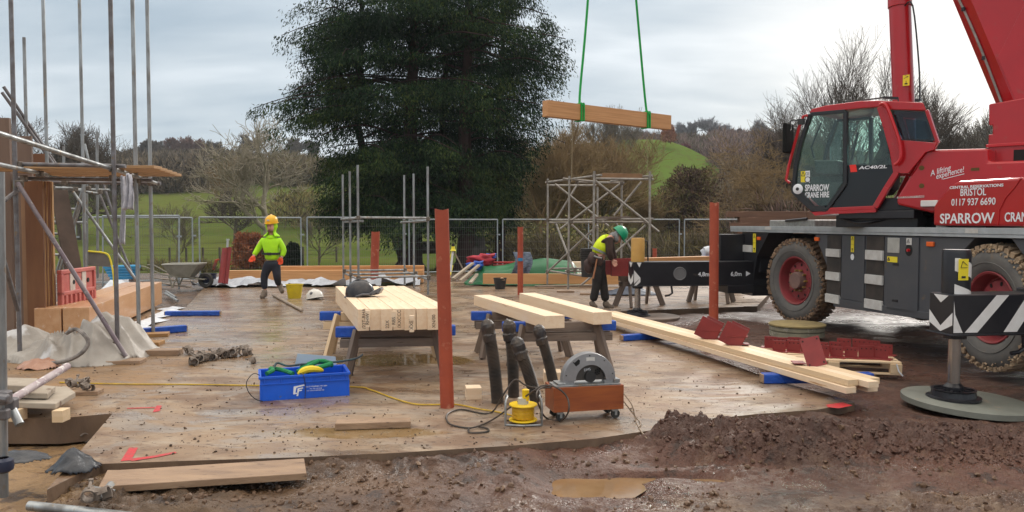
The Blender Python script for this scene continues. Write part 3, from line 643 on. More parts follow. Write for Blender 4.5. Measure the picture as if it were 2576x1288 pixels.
body = body+[(-2.2, 2.40), (-2.2, 1.84), (-.25, 1.84), (-.02, 1.79), ZS([(1310, 1062)], 1.25)[0]]
m = MB(); m.prism(body, .45, 1.25, ax='y'); m.prism([(.9, 1.9), (.6, 2.4), (-.3, 2.45), (-2.2, 2.4), (-2.2, 1.9)], -1.2, -.45, ax='y'); pan = sup(m, 'side_cover', CRED, bev=.03, fix=True)
sidetext('A lifting', (1610, 795), (1808, 735), 52, pan, 'S', 1.25, bold=.004, shear=.4); sidetext('experience!', (1660, 822), (1925, 752), 50, pan, 'S', 1.25, bold=.004, shear=.4)
a = ZS([(1725, 822), (1922, 772)], 1.252); m = MB().bar((a[0][0], 1.253, a[0][1]), (a[1][0], 1.253, a[1][1]), .003, .008); m.obj('underline', LET, pan)
m = MB()
for c_ in ((1527, 718), (1527, 884)):
    a = ZS([c_], 1.25)[0]; m.lathe([(0, .006), (.032, .006), (.032, 0)], T=frame((a[0], 1.25, a[1]), (1, 0, 0), (0, 0, -1)), n=16)
a = ZS([(1985, 718), (2062, 742)], 1.25); m.b2((a[1][0], 1.249, a[1][1]), (a[0][0], 1.254, a[0][1])); m.each('catch', M('brass_catch', (.12, .07, .02), None, rough=.5, metal=.5), pan)
a = ZS([(1298, 985), (1298, 1000), (1550, 972), (1550, 992)], 1.25); m = MB().prism([a[0], a[2], a[3], a[1]], 1.249, 1.255, ax='y'); w_ = m.obj('class_label', PADW, pan, fix=True)
sidetext('NOT CAPACITY CLASS', (1306, 996), (1546, 986), 12, pan, 'S', 1.2535, mat=CREDB, bold=.012)
a = ZS([(1515, 1020), (1670, 1075)], 1.3); MB().b2((a[1][0], 1.16, a[1][1]), (a[0][0], 1.3, a[0][1])).obj('white_lamp_bar', WHITE, pan, bev=.008)
# counterweight / boom foot housing
ho = ZS([(2150, 125), (2150, 322), (2185, 322), (2185, 405), (2148, 405), (2143, 510), (2150, 676)], .9)
z0 = ho[-1][1]; m = MB(); m.prism(ho+[(-2.3, z0-.02), (-2.3, 3.34)], -.9, .9, ax='y'); hs = sup(m, 'boom_foot_housing', CRED, bev=.012, fix=True)
a = ZS([(2145, 508), (2400, 475)], .9); m = MB(); m.b2((-2.3, .9, 2.63), (a[0][0]+.02, .93, 2.67)); m.obj('flange', CREDB, hs, bev=.006)
m = MB(); m.b2((-1.3, .88, 2.44), (-.85, .905, 2.58)); m.obj('opening', CDARK, hs)
# boom
B0 = Vector((-1.15, 0, 2.75)); bd = Vector((math.cos(R(69.5)), 0, math.sin(R(69.5)))); bu = Vector((-bd.z, 0, bd.x))
TB = Matrix((bd, Vector((0, 1, 0)), bd.cross(Vector((0, 1, 0))))).transposed().to_4x4(); TB.translation = B0
# section in boom frame: y across, z = down-forward side (+z faces forward/below after the cross product)
sec = [(-.40, -.45), (.40, -.45), (.40, .22), (.25, .40), (.16, .46), (-.16, .46), (-.25, .40), (-.40, .22)]
sgn = 1 if (bd.cross(Vector((0, 1, 0)))).x > 0 else -1
m = MB(); m.prism([(a, b*sgn) for a, b in sec], -.2, 9.5, T=TB, ax='x'); boom = sup(m, 'boom', CRED, bev=.02, fix=True)
m = MB(); m.prism([(a*.86, b*.86*sgn) for a, b in sec], 9.5, 16.5, T=TB, ax='x'); sup(m, 'boom_section', CRED, bev=.02, fix=True)
m = MB(); T3 = TB @ Matrix.Translation((0, .401, 0)); m.prism([(-.1, -.42*sgn), (-.1, .2*sgn), (1.4, .2*sgn), (2.1, -.30*sgn), (1.6, -.42*sgn)], 0, .02, T=T3, ax='z') if False else None
m.add([TB @ Vector(p) for p in [(-.1, .402, -.40*sgn), (-.1, .402, .20*sgn), (1.25, .402, .20*sgn), (1.75, .402, -.30*sgn), (-.1, .418, -.40*sgn), (-.1, .418, .20*sgn), (1.25, .418, .20*sgn), (1.75, .418, -.30*sgn)]], [(0, 1, 2, 3), (7, 6, 5, 4), (0, 4, 5, 1), (1, 5, 6, 2), (2, 6, 7, 3), (3, 7, 4, 0)])
m.obj('boom_foot_plate', CRED, boom, bev=.005, fix=True)
hp_ = [TB @ Vector((x_, .31+.01*math.sin(x_*5), (.36+.012*math.sin(x_*3))*sgn)) for x_ in np.linspace(0, 9.4, 40)]
m = MB(); m.tube(hp_, .016, 8); m.obj('hydraulic_hose', M('grey_hose', (.3, .29, .27), (.2, .19, .17), 14, .5), boom, smooth=True)
m = MB()
for x_ in np.arange(.6, 9.2, .75): q = TB @ Vector((x_, .31, .36*sgn)); m.box(q, (.04, .05, .05))
m.each('hose_clip', CBLK, boom)
m = MB(); q0 = Vector((-.05, 0, 9.5)); m.tube([Vector((.72, 0, 2.35)), Vector((.86, 0, 4.86))], .15, 20); m.tube([Vector((.86, 0, 4.86)), Vector((.865, 0, 5.05)), Vector((.93, 0, 6.3))], .165, 20)
cyl = sup(m, 'luffing_cylinder', CRED, smooth=True, bev=.006); m = MB().tube([Vector((.93, 0, 6.3)), Vector((1.07, 0, 8.5))], .10, 16); m.obj('piston_rod', CHROME, cyl, smooth=True)
ya = .148; a0 = SP(2268, 190, .15); a1 = SP(2284, 215, .15)
st_ = MB().b2((a1[0]-.02, .145, a1[1]), (a0[0]-.02, .153, a0[1])).obj('warning_sticker', YEL, cyl); m = MB(); cz = (a0[1]+a1[1])/2; cxx = (a0[0]+a1[0])/2-.02
m.box((cxx, .1535, cz-.05), (.04, .002, .02)); m.box((cxx, .1535, cz-.03), (.008, .002, .05)); m.bar((cxx-.03, .1535, cz+.05), (cxx+.03, .1535, cz+.03), .002, .006); m.bar((cxx-.03, .1535, cz+.05), (cxx+.02, .1535, cz+.07), .002, .006); m.obj('pictogram', BLACK, st_)
h0 = SP(2310, 252, .1); h1 = SP(2296, 14, .1)
m = MB(); m.tube(spline([(h0[0]-.02, .1, h0[1]), (h0[0]-.0, .1, h0[1]+.5), (h1[0], .1, h1[1]), (h1[0]+.12, .1, h1[1]+.01)], 4), .012, 6); m.box((h0[0], .1, h0[1]), (.08, .06, .03)); m.obj('grease_line', CBLK, cyl)
# ---- cab
out = [(315, 945), (345, 700), (400, 470), (440, 260), (480, 210), (500, 170), (640, 135), (950, 95), (1120, 90), (1540, 110), (1570, 185), (1675, 480), (1640, 550), (1400, 765), (1275, 880), (1100, 1095), (655, 1115), (505, 1130)]
OS = ZS(out)
def band(m, pts, w, c0=1.24, c1=1.3, closed=False, d=None):
    """a frame member following points, width w, between two depths"""
    for p, q in zip(pts[:-1], pts[1:]):
        m.bar((p[0], (c0+c1)/2, p[1]), (q[0], (c0+c1)/2, q[1]), abs(c1-c0), w, up=(0, 1, 0)) if False else m.bar((p[0], (c0+c1)/2, p[1]), (q[0], (c0+c1)/2, q[1]), abs(c1-c0), w)
cab = sup(MB().prism([OS[0], OS[17], OS[16], OS[15], (OS[15][0], OS[15][1]-.05), (OS[16][0], OS[16][1]-.05), (OS[17][0]-.05, OS[17][1]-.05)], .32, 1.3, ax='y'), 'cab', CRED, bev=.01, fix=True)
# roof
rf = ZS([(480, 212), (500, 170), (640, 135), (950, 95), (1120, 90), (1540, 110), (1570, 185), (1250, 178), (1120, 152), (950, 165), (640, 200)])
m = MB(); m.prism(rf, .32, 1.3, ax='y'); m.obj('cab_roof', CRED, cab, bev=.012, fix=True)
# red pillars on both flanks
for c0, c1 in ((1.235, 1.302), (.318, .38)):
    m = MB(); band(m, ZS([(1135, 150), (1195, 340), (1255, 560), (1290, 760), (1200, 900), (1090, 1085)]), .075, c0, c1)
    m.prism(ZS([(1330, 457), (1672, 485), (1640, 550), (1560, 575), (1400, 770), (1290, 765), (1262, 600)]), c0, c1-.002, ax='y')
    m.prism(ZS([(1150, 150), (1215, 170), (1345, 460), (1262, 600)]), c0, c1-.001, ax='y'); band(m, ZS([(1570, 180), (1672, 485)]), .04, c0, c1-.001)
    band(m, ZS([(655, 1105), (1090, 1085)]), .05, c0, c1); m.obj('cab_pillar', CRED, cab, bev=.006, fix=True)
    m = MB(); fr = ZS([(490, 218), (815, 190), (815, 865), (640, 1108), (505, 1105), (330, 940), (352, 700), (410, 450)])
    for i in range(8):
        if c0 > 1 or i in (0, 1, 6, 7): band(m, [fr[i], fr[(i+1) % 8]], .05, c0+.004, c1+.004)
    if c0 > 1: m.prism(ZS([(330, 870), (380, 900), (520, 1070), (630, 1070), (640, 1120), (505, 1120), (318, 950)]), c0+.004, c1+.002, ax='y')
    m.obj('door_frame', M('black_door_frame', (.018, .02, .024), None, rough=.4), cab, bev=.004, fix=True)
def pane(name, pts, c, mat): m = MB(); m.prism(ZS(pts), c-.006, c, ax='y'); return m.obj(name, mat, cab, fix=True)
g1 = [(500, 235), (785, 205), (785, 850), (640, 1065), (505, 1070), (352, 930), (352, 740), (420, 450)]
pane('door_glass', g1, 1.275, GLASS)
g2 = [(832, 195), (1125, 155), (1240, 690), (832, 690)]; pane('window', g2, 1.265, GLASS); g4 = [(832, 694), (1240, 694), (1262, 750), (1090, 1080), (672, 1085), (832, 850)]
lowp = pane('lower_panel', g4, 1.27, M('smoked_panel', (.012, .014, .017), None, rough=.15))
pane('quarter_window', [(1245, 182), (1552, 198), (1645, 460), (1332, 455)], 1.285, GLASSB)
m = MB(); band(m, ZS([(1245, 182), (1552, 198), (1645, 460), (1332, 455), (1245, 182)]), .012, 1.286, 1.302); m.obj('window_seal', BLACK, cab)
pane('far_window', [(500, 235), (1125, 165), (1240, 690), (840, 690), (420, 690), (420, 450)], .35, GLASS); pane('far_window', [(1250, 190), (1540, 205), (1640, 450), (1340, 450)], .35, GLASSB)
a = ZS([(345, 720), (780, 640), (830, 700), (830, 850), (640, 1085), (505, 1085), (335, 930)]); MB().prism(a, .40, .44, ax='y').obj('shade_panel', M('cab_shade_dark', (.03, .04, .042), (.05, .055, .055), 6, .7), cab, fix=True)  # added dark sheet behind the lower glass, stands in for shade in the cab
a = ZS([(345, 800), (830, 760), (830, 850), (640, 1080), (505, 1080), (340, 930)]); MB().prism(a, .98, 1.0, ax='y').obj('shade_panel', MATS['cab_shade_dark'], cab, fix=True)  # second added sheet, nearer the door, darkens what shows through the glass
# windscreen across the nose
wp = ZS([(480, 215), (400, 470), (335, 900)]); m = MB()
for p, q in zip(wp[:-1], wp[1:]): m.add([(p[0]+.01, .36, p[1]), (p[0]+.01, 1.25, p[1]), (q[0]+.01, 1.25, q[1]), (q[0]+.01, .36, q[1])], [(0, 1, 2, 3)])
m.obj('windscreen', GLASS, cab)
# red guard rails
m = MB(); m.tube([(a, 1.34, b) for a, b in ZS([(475, 232), (440, 240), (405, 330), (340, 560), (300, 720), (280, 830), (312, 858)])], .022, 8); m.tube([(a, 1.35, b) for a, b in spline([(0, 0, 0)], 1)] or [(0, 0, 0), (0, 0, .01)], .001) if False else None
m.tube(spline([(a, 1.36, b) for a, b in ZS([(1150, 135), (1190, 125), (1225, 170), (1290, 340), (1335, 480), (1350, 600), (1330, 660), (1290, 690)])], 3), .022, 8); m.each('grab_rail', CREDB, cab, smooth=True)
# mirror
mc = ZS([(340, 445)])[0]; m = MB(); m.box((mc[0]+.05, 1.38, mc[1]), (.06, .28, .44)); mr_ = m.obj('mirror', M('matt_black', (.01, .01, .01), None, rough=.85, spec=.2), cab, bev=.03)
m = MB(); m.tube([(a, 1.36, b) for a, b in ZS([(325, 370), (325, 290), (350, 275), (440, 285)])], .012, 6); m.box((ZS([(425, 292)])[0][0], 1.36, ZS([(425, 292)])[0][1]), (.09, .05, .08)); m.obj('mirror_arm', BLACK, mr_)
# lettering on the doors
sidetext('SPARROW', (442, 932), (666, 928), 58, cab, 'S', 1.276, bold=.03); sidetext('CRANE HIRE', (442, 995), (667, 988), 50, cab, 'S', 1.276, bold=.03)
sidetext('AC40/2L', (945, 730), (1208, 718), 28, cab, 'S', 1.272, bold=.03, shear=.15)
a = ZS([(848, 690), (908, 686), (920, 752), (860, 757)]); MB().prism(a, 1.271, 1.274, ax='y').obj('red_emblem', M('bright_red_badge', (.75, .03, .02), None, rough=.4), cab, fix=True)
a = ZS([(398, 748), (440, 745), (440, 850), (398, 850)]); st_ = MB().prism(a, 1.276, 1.279, ax='y').obj('warning_sticker', YEL, cab, fix=True)
a = ZS([(441, 745), (482, 742), (482, 852), (441, 852)]); s2_ = MB().prism(a, 1.276, 1.279, ax='y').obj('approval_sticker', LET, cab, fix=True)
sidetext('CE', (446, 786), (479, 784), 26, s2_, 'S', 1.278, mat=BLACK, bold=.002)
a = ZS([(419, 752), (434, 792), (404, 792)]); m = MB(); band(m, [*a, a[0]], .008, 1.2785, 1.281); m.obj('pictogram', BLACK, st_)
a = ZS([(461, 825)])[0]; m = MB(); m.lathe([(.035, .002), (.045, .002), (.045, 0), (.035, 0), (.035, .002)], T=frame((a[0], 1.279, a[1]), (1, 0, 0), (0, 0, -1)), n=16); m.obj('pictogram', BLACK, s2_)
a = ZS([(379, 914)])[0]; m = MB(); m.lathe([(0, .02), (.06, .02), (.075, .01), (.075, 0)], T=frame((a[0], 1.303, a[1]), (1, 0, 0), (0, 0, -1)), n=20); m.obj('door_lock', LET, cab, smooth=True)
m = MB(); m.lathe([(0, .024), (.025, .024), (.025, .018)], T=frame((a[0], 1.303, a[1]), (1, 0, 0), (0, 0, -1)), n=12); m.obj('lock_centre', BLACK, cab)
# things in the cab
a = ZS([(480, 640), (700, 640), (740, 780), (500, 770)]); m = MB(); m.prism(a, .7, 1.15, ax='y'); m.b2((1.15, .75, 1.85), (1.45, 1.05, 2.25)); m.obj('control_console', M('console_grey', (.05, .055, .055), (.08, .08, .08), 30, .6), cab, bev=.02, fix=True)
m = MB(); m.b2((.55, .65, 2.05), (1.05, 1.15, 2.2)); m.prism([(.50, 2.1), (.62, 2.1), (.54, 2.75), (.42, 2.72)], .68, 1.12, ax='y'); m.obj('driver_seat', M('seat_cloth', (.03, .03, .035), (.05, .05, .05), 20, .9), cab, bev=.05, fix=True)
a = ZS([(930, 265), (1110, 240), (1180, 330), (970, 360)]); MB().prism(a, .42, .44, ax='y').obj('sun_visor', M('tan_visor', (.30, .14, .10), None, rough=.6), cab, bev=.005, fix=True)
a = ZS([(740, 92), (760, 85), (1110, 40), (1265, 45), (1262, 85)]); m = MB(); m.tube([(p[0], 1.0, p[1]) for p in a], .012, 6); m.bar((a[2][0], 1.0, a[2][1]), (a[3][0], 1.0, a[3][1]), .04, .035); m.obj('roof_wiper', BLACK, cab)
a = ZS([(550, 290), (460, 520), (485, 620)]); m = MB(); m.tube([(p[0], 1.15, p[1]) for p in a], .014, 6); a = ZS([(690, 480), (560, 620)]); m.tube([(p[0], .5, p[1]) for p in a], .01, 6); a = ZS([(750, 350), (690, 620)]); m.tube([(p[0], .6, p[1]) for p in a], .018, 6); m.obj('wiper_arm', BLACK, cab)
m = MB(); m.b2((.2, .45, 1.60), (1.3, 1.1, 1.77)); m.tube(spline([(1.2, 1.1, 1.72), (.9, 1.2, 1.66), (.6, 1.1, 1.72)], 4), .02, 6); sup(m, 'cab_underframe', CBLK, bev=.01)
# the cab narrows towards its far rear corner
for o_ in [cab]+kids(cab)+[k2 for k1 in kids(cab) for k2 in kids(k1)]:
    if o_.name.startswith('lettering'): continue
    for v_ in o_.data.vertices:
        if v_.co.y < 1.22: v_.co.x += .30*(1.24-v_.co.y)/.92*min(1.2, max(0, (1.05-v_.co.x)/1.1))
# ---- outriggers
def outrigger(a, y1, z0, z1, dep, stripes, ym, g, cyl_mat, ch):
    """beam along the crane's width, from the chassis out to y1"""
    m = MB(); m.b2((a-dep/2, -.4, z0), (a+dep/2, y1, z1)); m.b2((a-dep/2-.02, -.4, z0-.012), (a+dep/2+.02, y1+.02, z0+.006)); b = m.obj('outrigger_beam', CBLK, crane, bev=.008)
    m = MB(); m.tube([(a, ym, z0+.02), (a, ym, g+.14)], .056, 24); j = m.obj('jack_leg', CHROME, b, smooth=True)
    m = MB(); m.lathe([(.0, 0), (.10, 0), (.10, -.045), (0, -.045)], c=(a, ym, z0-.01), n=20); m.obj('jack_collar', CBLK, b)
    m = MB(); m.lathe([(0, ch), (.115, ch), (.125, ch-.03), (.125, 0)], c=(a, ym, z1), n=28); c = m.obj('jack_cylinder', cyl_mat, b, smooth=True)
    m = MB(); yc = ym-.75; m.lathe([(.105, .006), (.115, .012), (.125, .006), (.125, 0)], T=frame((a-dep/2, yc, (z0+z1)/2), (0, 1, 0), (0, 0, -1)), n=32); m.lathe([(0, .003), (.11, .003)], T=frame((a-dep/2, yc, (z0+z1)/2), (0, 1, 0), (0, 0, -1)), n=32); m.obj('round_cover', M('grey_cover', (.15, .15, .155), (.12, .12, .125), 4, .5), b, fix=True)
    m = MB(); m.tube([(a-dep/2+.03, ym-.6, z0), (a-dep/2+.03, ym-.62, z0-.14), (a-dep/2+.03, ym-.56, z0-.18), (a-dep/2+.03, ym-.48, z0-.19)], .02, 8); m.obj('crank_hook', CBLK, b)
    return b, c
YCY = M('ochre_cylinder_paint', (.55, .32, .08), (.46, .26, .07), 4, .45)
b1, c1 = outrigger(6.2, 2.28, .51, .95, .34, 0, 2.15, -.1, YCY, .44)
b2, c2 = outrigger(-1.05, 1.32, .61, .985, .34, 1, 1.17, -.07, CBLK, .42)
m = MB(); m.tube([(6.2, 2.05, 1.34), (6.16, 1.98, 1.33), (6.15, 1.97, .96)], .014, 6); m.obj('hose', CBLK, c1)
def stripes(par, faces, o):
    m = MB()
    for f in faces: k = len(f); m.add(f, [tuple(range(k))])
    m.each('hazard_stripe', o, par)
# chevrons on the end plates (z0..z1) and diagonal bands on the near beam's flank
x0 = -1.05-.17-.0025; z0, z1 = .63, .98
def fl(y, z): return (x0, y, z)
def diag(y0, w, zlo=z0, zhi=z1, k=.32): return [fl(y0, zlo), fl(y0-w, zlo), fl(y0-w-k, zhi), fl(y0-k, zhi)]
S_ = [diag(1.20, .13), [fl(.80, z0), fl(.66, z0), fl(.42, z1-.0), fl(.56, z1)], [fl(1.315, .93), fl(1.30, .80), fl(1.22, z0), fl(1.315, z0)], [fl(.50, z0), fl(.40, z0), fl(.40, .75)]]
stripes(b2, S_, WHITE)
ye = 1.3225
def en(x, z): return (x, ye, z)
xa, xb, xc = -1.05-.165, -1.05, -1.05+.165
stripes(b2, [[en(xa, .82), en(xb, .68), en(xc, .82), en(xc, .70), en(xb, .625), en(xa, .70)], [en(xa+.06, .975), en(xb, .90), en(xc-.06, .975)]], WHITE)
ye = 2.2825; xa, xb, xc = 6.2-.165, 6.2, 6.2+.165
stripes(b1, [[en(xa, .74), en(xb, .62), en(xc, .74), en(xc, .60), en(xb, .52), en(xa, .60)], [en(xa+.06, .94), en(xb, .84), en(xc-.06, .94)]], WHITE)
x0 = 6.2-.1725; stripes(b1, [[fl(2.27, .80), fl(2.15, .66), fl(2.27, .55)], [fl(2.22, .94), fl(2.17, .85), fl(2.13, .94)], [fl(2.27, .50+.02), fl(2.15, .66), fl(2.15, .58), fl(2.22, .52)]], WHITE)
# bands round the near jack cylinder
m = MB()
for k_ in range(3):
    vs = []; n_ = 28
    for j in range(n_+1):
        t = 2.4+3.9*j/n_; lo = -.20+.26*k_-.12*j/n_*1.6+.16; vs += [(-1.05+.1265*math.cos(t), 1.17+.1265*math.sin(t), .987+min(.34, max(0, lo+q))) for q in (0, .135)]
    m.add(vs, [(2*j, 2*j+2, 2*j+3, 2*j+1) for j in range(n_)])
m.each('hazard_stripe', WHITE, c2)
st_ = MB().b2((-1.05-.14, 1.17-.02, 1.12), (-1.05-.1275, 1.17+.075, 1.32)).obj('warning_sticker', YEL, c2); m = MB(); m.bar((-1.192, 1.165, 1.26), (-1.192, 1.21, 1.30), .006, .003); m.bar((-1.192, 1.21, 1.30), (-1.192, 1.23, 1.24), .006, .003); m.bar((-1.192, 1.165, 1.24), (-1.192, 1.23, 1.24), .006, .003); m.box((-1.192, 1.20, 1.15), (.003, .04, .02)); m.obj('pictogram', BLACK, st_)
for txt, yy in (('4,8m', 1.05), ('6,0m', .42)):
    text(txt, .11, frame((6.2-.175, yy, .68), (0, -1, 0), (0, 0, 1)), LET, b1, bold=.002, align='RIGHT' if False else 'LEFT')
    x0 = 6.2-.1735; stripes(b1, [[fl(yy-.30, .67), fl(yy-.30, .77), fl(yy-.39, .72)]], LET)
MB().b2((6.2-.24, -.3, .42), (6.2+.24, .55, .98)).obj('outrigger_housing', CBLK, crane, bev=.01) if False else None
m = MB(); m.b2((5.95, .0, .36), (6.5, .5, .50)); m.b2((6.45, -.2, .9), (6.75, .45, 1.45)); m.each('outrigger_sleeve', CBLK, crane, bev=.01)
m = MB(); m.box((-1.05, .12, .80), (.4, .5, .44)); m.each('outrigger_sleeve', CBLK, crane, bev=.01)
# feet: black ribbed float plates
for (a, y_, g) in ((6.2, 2.15, -.1), (-1.05, 1.17, -.07)):
    m = MB(); m.lathe([(0, .0), (.24, .0), (.24, .02), (.20, .025), (.19, .075), (.20, .09), (.175, .09), (.17, .04), (0, .04)], c=(a, y_, g+.045), n=28)
    for k in range(8): t = k*.785; m.bar((a+.05*math.cos(t), y_+.05*math.sin(t), g+.11), (a+.19*math.cos(t), y_+.19*math.sin(t), g+.10), .018, .06)
    m.lathe([(.05, .0), (.09, .03), (.09, .08), (.05, .12), (0, .13)], c=(a, y_, g+.08), n=16); m.obj('jack_foot', CBLK, crane)
def crane_w(a, y, z): return Vector((CO.x+CA.x*a+CN.x*y, CO.y+CA.y*a+CN.y*y, z))
PADG = M('green_grey_pad', (.19, .20, .175), (.14, .145, .125), 3, .5, c3=(.24, .19, .14), s3=9, t3=.62, bump=.15)
q = crane_w(-1.05, 1.17, .0); m = MB(); m.lathe([(0, .03), (.56, .03), (.575, .022), (.575, -.03), (0, -.03)], n=64); o = m.obj('outrigger_pad', PADG, smooth=True); o.location = (q.x+.13, q.y, -.065); o.rotation_euler = (R(1), R(3), 0); tag(o, 'round grey green outrigger pad tilted in the mud under the near jack', 'outrigger pad', 'pads under the crane jacks')
q = crane_w(6.2, 2.15, 0); m = MB(); m.lathe([(0, .03), (.55, .03), (.56, .02), (.56, -.05), (0, -.05)], n=64); o = m.obj('outrigger_pad', M('mud_brown_pad', (.20, .15, .12), (.14, .10, .08), 3, .5), smooth=True); o.location = (q.x+.22, q.y+.0, -.085); tag(o, 'flat brown outrigger pad on the mud under the far jack with the ochre cylinder', 'outrigger pad', 'pads under the crane jacks')
# driver: head and clothes all one dark colour, a silhouette painted in
def torso_w(s, y, z): v = TS @ Vector((s, y, z)); return crane.matrix_world @ v
bpy.context.view_layer.update()
DV = [(.55, .9, 2.24), (.50, .9, 2.45), (.50, .9, 2.68), (.53, .9, 2.78), (.55, .9, 2.88), (.57, .9, 2.97), (.50, 1.08, 2.62), (.62, 1.14, 2.42), (.82, 1.06, 2.38), (.50, .72, 2.62), (.62, .66, 2.42), (.82, .74, 2.38), (.9, 1.0, 2.25), (1.1, 1.0, 1.95), (.9, .8, 2.25), (1.1, .8, 1.95)]
DE = [(0, 1), (1, 2), (2, 3), (3, 4), (4, 5), (2, 6), (6, 7), (7, 8), (2, 9), (9, 10), (10, 11), (0, 12), (12, 13), (0, 14), (14, 15)]
DR = [.14, .15, .12, .055, .09, .075, .075, .055, .035, .075, .055, .035, .075, .05, .075, .05]
drv = skin('person', [torso_w(p[0]+.17, p[1], p[2]) for p in DV], DE, DR, M('driver_silhouette', (.03, .035, .03), (.07, .06, .05), 6, .9)); tag(drv, 'driver as a dark silhouette sitting inside the red crane cab', 'person')
# ================================================================ SITE OBJECTS
TR = .0262
def coup(m, p, s=1.0): m.box(p, (.075*s, .075*s, .085*s)); 
def scaffold(name, label, loc, parts, group=None):
    r = thing(name, label, 'scaffold', loc, 0, group)
    for nm, mat, segs in parts:
        m = MB()
        for sg in segs: m.tube(sg, TR, 10)
        m.each(nm, mat, r, smooth=True, world=True)
    return r
def vert(x, y, z0, z1): return [(x, y, z0), (x, y, z1)]
B_, C_, F_, G_ = (-5.94, 9.44), (-4.76, 9.44), (-5.08, 10.66), (-5.32, 11.61); D_, E_ = (-7.36, 12.5), (-7.17, 13.2)
sc1 = scaffold('scaffold', 'tall galvanised tube scaffold rising out of the picture at the left edge of the slab', (C_[0], C_[1], 0), [
 ('standard', STEELD, [vert(*B_, .0, 5.6), vert(*C_, .04, 5.6)]),
 ('standard', STEEL, [vert(*F_, .05, 5.9), vert(*G_, .05, 5.9), vert(*D_, 0, 5.9), vert(*E_, 0, 5.9), vert(-7.98, 13, 0, P(74, 94, 13).z)]),
 ('ledger', STEELD, [[P(46, 413, 9.5), P(316, 418, 9.5)], [P(-30, 448, 10.72), P(382, 453, 10.72)], [P(2, 457, 11.66), P(404, 461, 11.66)]]),
 ('ledger', STEEL, [[P(-20, 330, 7.6), P(285, 426, 9.5)], [P(-20, 410, 8.6), P(120, 440, 10.2)], [P(283, 424, 9.5), P(395, 462, 11.7)]]),
 ('brace', STEELP, [[P(44, 460, 9.35), P(317, 897, 9.3)]]),
 ('brace', STEELD, [[P(5, 232, 12.8), P(133, 411, 13.2)], [P(9, 218, 12.9), P(141, 415, 13.3)], [P(-10, 520, 8.8), P(44, 480, 9.5)], [P(5, 640, 8.7), P(45, 780, 9.2)]])])
m = MB()
for p in [P(48, 415, 9.48), P(284, 424, 9.48), P(283, 449, 10.6), P(346, 453, 10.68), P(380, 461, 11.62), P(60, 449, 10.6), P(111, 458, 11.6), P(88, 452, 11.2), P(163, 460, 11.6), P(345, 461, 11.6), P(100, 438, 9.9), P(49, 462, 9.4), P(283, 868, 9.4)]: coup(m, p)
m.each('coupler', RUST, sc1, world=True, bev=.012)
BRD = M('scaffold_board_pine', (.42, .25, .12), (.33, .19, .09), 3, .7, st=(.6, 8, 8), c3=(.18, .1, .06), s3=4, t3=.62)
for k in range(5):
    y_ = 9.86+k*.36; x1 = -4.42-k*.09; o = beam('scaffold_board', (-6.75+.05*k, y_+.05, 2.352), (x1, y_, 2.352), .225, .038, BRD)
    tag(o, ['nearest orange scaffold board', 'second scaffold board from the front', 'middle scaffold board', 'fourth scaffold board from the front', 'farthest scaffold board'][k]+' of the platform on the tall left scaffold', 'board', 'boards of the scaffold platform')
def solep(u, v, w, d, label, h=.04, rz=0, mat=TANWOOD, z=0, name='sole_board'):
    p = G(u, v, z); o = MB().box((0, 0, h/2), (w, d, h)).obj(name, mat, bev=.004); o.location = p; o.rotation_euler = (0, 0, rz); return tag(o, label, 'board')
OCH = M('ochre_stained_wood', (.36, .19, .06), (.27, .14, .05), 4, .6, st=(1, 5, 5), c3=(.14, .08, .04), s3=8)
solep(292, 913, .62, .24, 'muddy sole board under the near corner pole of the left scaffold', rz=.12)
solep(262, 903, .55, .20, 'short ochre board beside the near corner pole foot of the left scaffold', h=.05, rz=.05, mat=OCH)
solep(350, 893, 1.02, .20, 'long pale plank lying behind the near corner pole foot', h=.07, rz=.08)
solep(352, 868, .58, .26, 'ochre board under the middle pole of the left scaffold', h=.05, rz=.1, mat=OCH)
solep(386, 846, .42, .24, 'small board under the farthest front pole of the left scaffold', h=.05, rz=.3, mat=OCH)
# near corner pole at the picture's left edge
sc2 = scaffold('scaffold', 'near scaffold corner pole with clamped stub tubes at the extreme left edge', (-3.08, 4.76, 0), [
 ('standard', STEEL, [[P(0, 432, 4.78), G(10, 1250, -.05)]]), ('brace', M('paint_splashed_tube', (.42, .36, .36), (.30, .23, .25), 8, .6, c3=(.62, .58, .56), s3=16, t3=.55), [[P(18, 1012, 4.9), P(170, 921, 5.6)]]), ('brace', STEEL, [[P(22, 1012, 4.85), P(50, 1068, 4.8)]])])
m = MB(); coup(m, P(9, 1000, 4.75)); coup(m, P(9, 1042, 4.75), .8); coup(m, P(28, 1016, 4.84), .9); m.tube([P(-4, 1000, 4.72), P(22, 1004, 4.72)], .03, 10); m.each('coupler', STEELD, sc2, world=True, bev=.012)
q = P(8, 1170, 4.76); m = MB(); m.lathe([(.032, -.045), (.055, -.03), (.06, 0), (.055, .03), (.032, .045)], c=q, n=20); m.each('rubber_ring', M('dark_blue_rubber', (.02, .025, .05), None, rough=.4), sc2, world=True, smooth=True)
